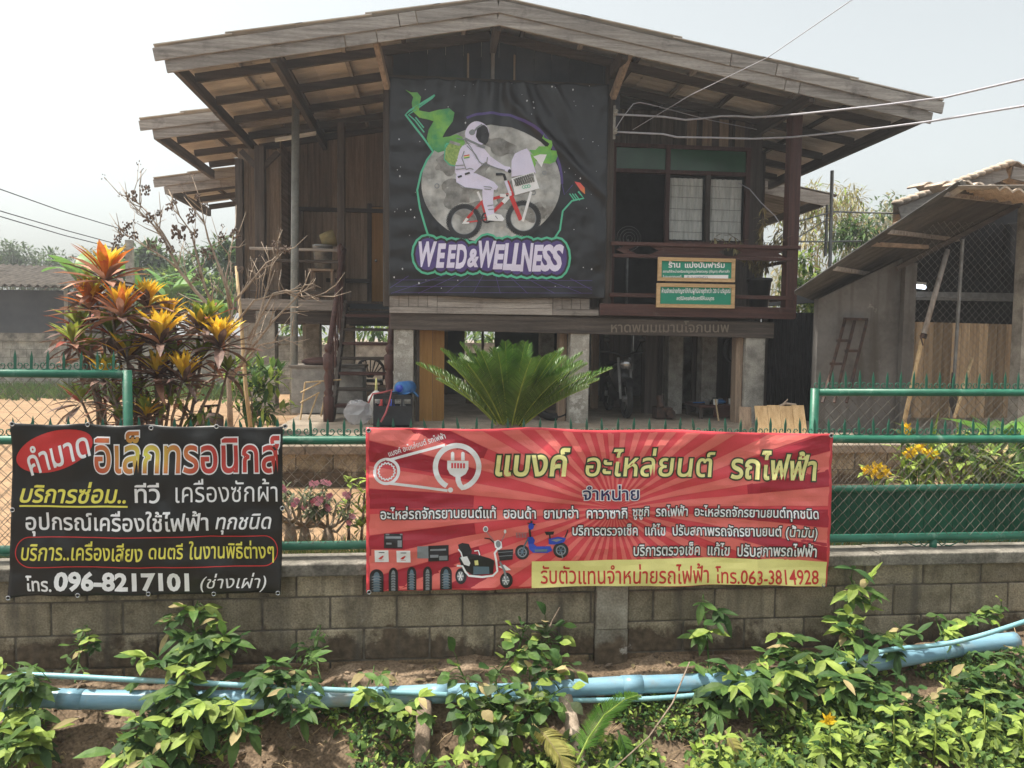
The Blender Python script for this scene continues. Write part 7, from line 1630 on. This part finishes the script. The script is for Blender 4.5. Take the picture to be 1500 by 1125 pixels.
# ---- trees beyond
def tree(name, crown, ground, n, L, mats, label, r, group, trunkmat='bark', trunk=.12, W=None, wts=None):
    t_ = thing(name, ground, label, 'tree', group); ground = Vector(ground); tk = MB(); lf = MB()
    cx_ = sum((Vector(c[:3]) for c in crown), Vector())/len(crown); tk.tube([ground, ground.lerp(cx_, .5)+rv(r, .2), cx_], [trunk, trunk*.8, trunk*.4], 8)
    for c in crown: tk.tube([ground.lerp(cx_, .55), ground.lerp(cx_, .6).lerp(Vector(c[:3]), .6)+rv(r, .15), Vector(c[:3])], [trunk*.4, trunk*.25, trunk*.1], 6)
    tk.build('trunk', M[trunkmat], t_, smooth=True); vol = [c[3]**2 for c in crown]
    clumps = []
    for c in crown:
        for i in range(int(10+c[3]*8)):
            d = rv(r).normalized()*(c[3]*r.uniform(.55, 1.0)); d.z *= .8; clumps.append((Vector(c[:3])+d, c[3]*r.uniform(.16, .34)))
    for i in range(n):
        p, s = r.choice(clumps); o = p+rv(r, s); lf.tone = r.uniform(.6, 1.35); lf.mi = r.choices(range(len(mats)), wts)[0] if wts else r.randrange(len(mats))
        lf.leaf(o, (o-p)+rv(r, s*.8)-V(0, 0, s*.3), V(0, 0, 1), L*r.uniform(.7, 1.3), (W or L*.4)*r.uniform(.8, 1.2), .3, shape=(.2, 1, .7, 0))
    lf.build('crown', [M[m] for m in mats], t_)
r = random.Random(99)
G1 = 'trees beyond the left wall'
def at(px, py, Y, R): p = q(px, py, Y); return (p.x, p.y, p.z, R)
def gnd(px, Y): p = q(px, 480, Y); return (p.x, Y, .3)
tree('hedge_tree', [at(-10, 392, 46, 2.2), at(40, 396, 46, 1.8), at(85, 400, 46, 1.7)], gnd(30, 46), 5200, .26, ['tree_far', 'tree_far', 'leaf_grey'], 'hazy green treetops above the neighbour roof ridge', r, G1)
tree('hedge_tree', [at(135, 403, 48, 1.7), at(170, 400, 48, 1.6), at(110, 410, 48, 1.4)], gnd(140, 48), 4600, .26, ['tree_far', 'leaf_grey'], 'pale green treetops just left of the concrete pole', r, G1)
tree('broadleaf_tree', [at(205, 392, 34, 1.4), at(228, 398, 34, 1.3), at(215, 415, 34, 1.5)], gnd(215, 34), 2200, .4, ['tree_far', 'leaf_mid'], 'rounded green tree right behind the concrete pole', r, G1)
tree('broadleaf_tree', [at(318, 392, 30, 1.1), at(335, 380, 30, .9), at(300, 410, 30, 1.2)], gnd(318, 30), 2200, .3, ['tree_far', 'leaf_mid'], 'dark green tree showing between bare twigs and the porch', r, G1)
tree('broadleaf_tree', [at(262, 430, 28, 1.2), at(300, 440, 28, 1.1), at(345, 430, 28, 1.2), at(225, 440, 28, 1.0)], gnd(280, 28), 2600, .3, ['leaf_light', 'tree_far', 'leaf_mid'], 'bright green shrubbery behind the bare tree', r, G1)
def banana(px, py, Y, h, label):
    g = gnd(px, Y); t_ = thing('banana_plant', g, label, 'banana plant', 'banana plants beyond the left wall'); s_ = MB(); top = q(px, py, Y); s_.tube([Vector(g), Vector(g).lerp(top, .6), top], [.13, .11, .05], 8); s_.build('stem', M['leaf_light'], t_, smooth=True)
    for i in range(8):
        az = i*.85+r.random()*.5; pts = arch(top-V(0, 0, .3), az, math.radians(r.uniform(50, 82)), h*r.uniform(.8, 1.1), r.uniform(.9, 1.8), 10); lf = MB(); W = .42; vs = []
        for j, p in enumerate(pts):
            t = j/10; d = (pts[min(j+1, 10)]-pts[max(j-1, 0)]).normalized(); a = d.cross(V(0, 0, 1)).normalized(); ww = W/2*math.sin(math.pi*min(1, .08+.9*t))**.6; vs += [p-a*ww-V(0, 0, .12*ww), p, p+a*ww-V(0, 0, .12*ww)]
        lf.tone = r.uniform(.8, 1.2); lf.add(vs, [f for j in range(10) for f in ((3*j, 3*j+1, 3*j+4, 3*j+3), (3*j+1, 3*j+2, 3*j+5, 3*j+4))]); lf.build('leaf', M['banana'], t_, smooth=True)
banana(205, 425, 25, 2.0, 'banana plant left of the bare tree with upright leaves'); banana(252, 430, 25.5, 1.7, 'banana plant seen through the bare twigs'); banana(118, 400, 25, 1.6, 'banana plant poking up behind the croton top'); banana(330, 460, 24, 1.5, 'banana plant close to the porch corner')
G2 = 'trees beyond the house at right'
tree('bamboo_clump', [at(1190, 320, 22, 1.1), at(1225, 300, 23, .9), at(1180, 370, 22, 1.2), at(1250, 340, 23, .9), at(1175, 420, 22, 1.2), at(1210, 440, 22, 1.0), at(1170, 290, 22, .9)], gnd(1195, 22), 3600, .26, ['bamboo_leaf', 'leaf_dry', 'leaf_light', 'bamboo_leaf'], 'dry yellowish bamboo between the house and shed', r, G2, 'stick', .05, .05, [4, 2, 1.5, 3])
tree('mango_tree', [at(1262, 335, 19, .55), at(1290, 350, 19, .6), at(1240, 360, 19, .6), at(1310, 372, 19, .6), at(1265, 385, 19, .7)], gnd(1275, 19), 1500, .26, ['leaf_mid', 'leaf_grey', 'leaf_dark'], 'dark leaved mango tree above the shed roof slope', r, G2, W=.06)
tree('shrub_tree', [at(1170, 450, 17, .6), at(1200, 420, 18, .6), at(1185, 400, 18, .6)], gnd(1185, 17.5), 1100, .2, ['leaf_light', 'leaf_mid'], 'light green shrub seen below the bamboo clump', r, G2)
tree('broadleaf_tree', [at(1330, 320, 45, 2.0), at(1290, 330, 45, 1.6)], gnd(1310, 45), 900, .4, ['bamboo_leaf', 'tree_far'], 'thin pale tree far behind the shed', r, G2)
# beyond the house, seen through the stilts
tree('broadleaf_tree', [at(690, 520, 26, 1.4), at(870, 500, 26, 1.4), at(560, 500, 26, 1.5), at(450, 510, 26, 1.4), at(780, 500, 26, 1.3)], gnd(690, 26), 2600, .35, ['leaf_light', 'tree_far', 'leaf_mid'], 'green foliage seen through the stilts behind the house', r, G2)
NB = thing('rear_wall', (1, 23, .3), 'pale rear wall seen between the stilts behind the house', 'wall'); mb = MB(); mb.box(-3.1, 6.5, 23, 23.15, .3, 1.75); mb.build('wall_face', M['concrete'], NB); mb = MB(); mb.box(-3.1, 6.5, 22.97, 23.18, 1.754, 1.86); mb.build('coping', M['cap'], NB)
# small white car parked behind
cx_ = q(880, 520, 20).x; CA = thing('parked_car', (cx_, 20, .4), 'white car parked behind the house seen past the stilts', 'car'); prof = [(-1.9, .35), (-1.92, .75), (-1.75, .88), (-1.2, .95), (-.6, 1.42), (.7, 1.45), (1.3, 1.0), (1.85, .9), (1.95, .6), (1.9, .35)]
mb = MB(); mb.prism([(cx_+x, .4+z) for x, z in prof], 19.2, 20.8); mb.build('body', M['car_white'], CA, bevel=.06)
mb = MB(); mb.prism([(cx_+x, .4+z) for x, z in ((-1.05, .98), (-.55, 1.36), (.62, 1.38), (1.1, 1.0))], 19.19, 20.81); mb.build('window', M['glass'], CA)
for x in (-1.2, 1.2):
    for y in (19.25, 20.75):
        mb = MB(); mb.tube([V(cx_+x, y-.1, .72), V(cx_+x, y+.1, .72)], .32, 18); wh = mb.build('wheel', M['rubber'], CA); mb = MB(); mb.tube([V(cx_+x, y-.108, .72), V(cx_+x, y+.108, .72)], .19, 14); mb.build('rim', M['metal_grey'], wh)

# ================================================================== the hazy air of the burning season
mb = MB(); mb.box(-440, 440, -70, 440, -2.5, 9.5); hz = mb.build('haze', None); hz['kind'] = 'stuff'; hz['label'] = 'pale smoky haze filling the air'; hz['category'] = 'haze'
hm = bpy.data.materials.new('haze'); hm.use_nodes = True; t = hm.node_tree; t.nodes.remove(t.nodes['Principled BSDF']); pv = t.nodes.new('ShaderNodeVolumePrincipled')
pv.inputs['Color'].default_value = (.92, .95, 1, 1); pv.inputs['Density'].default_value = 0.0027; pv.inputs['Anisotropy'].default_value = 0.3
t.links.new(pv.outputs[0], t.nodes['Material Output'].inputs['Volume']); hz.data.materials.clear(); hz.data.materials.append(hm)
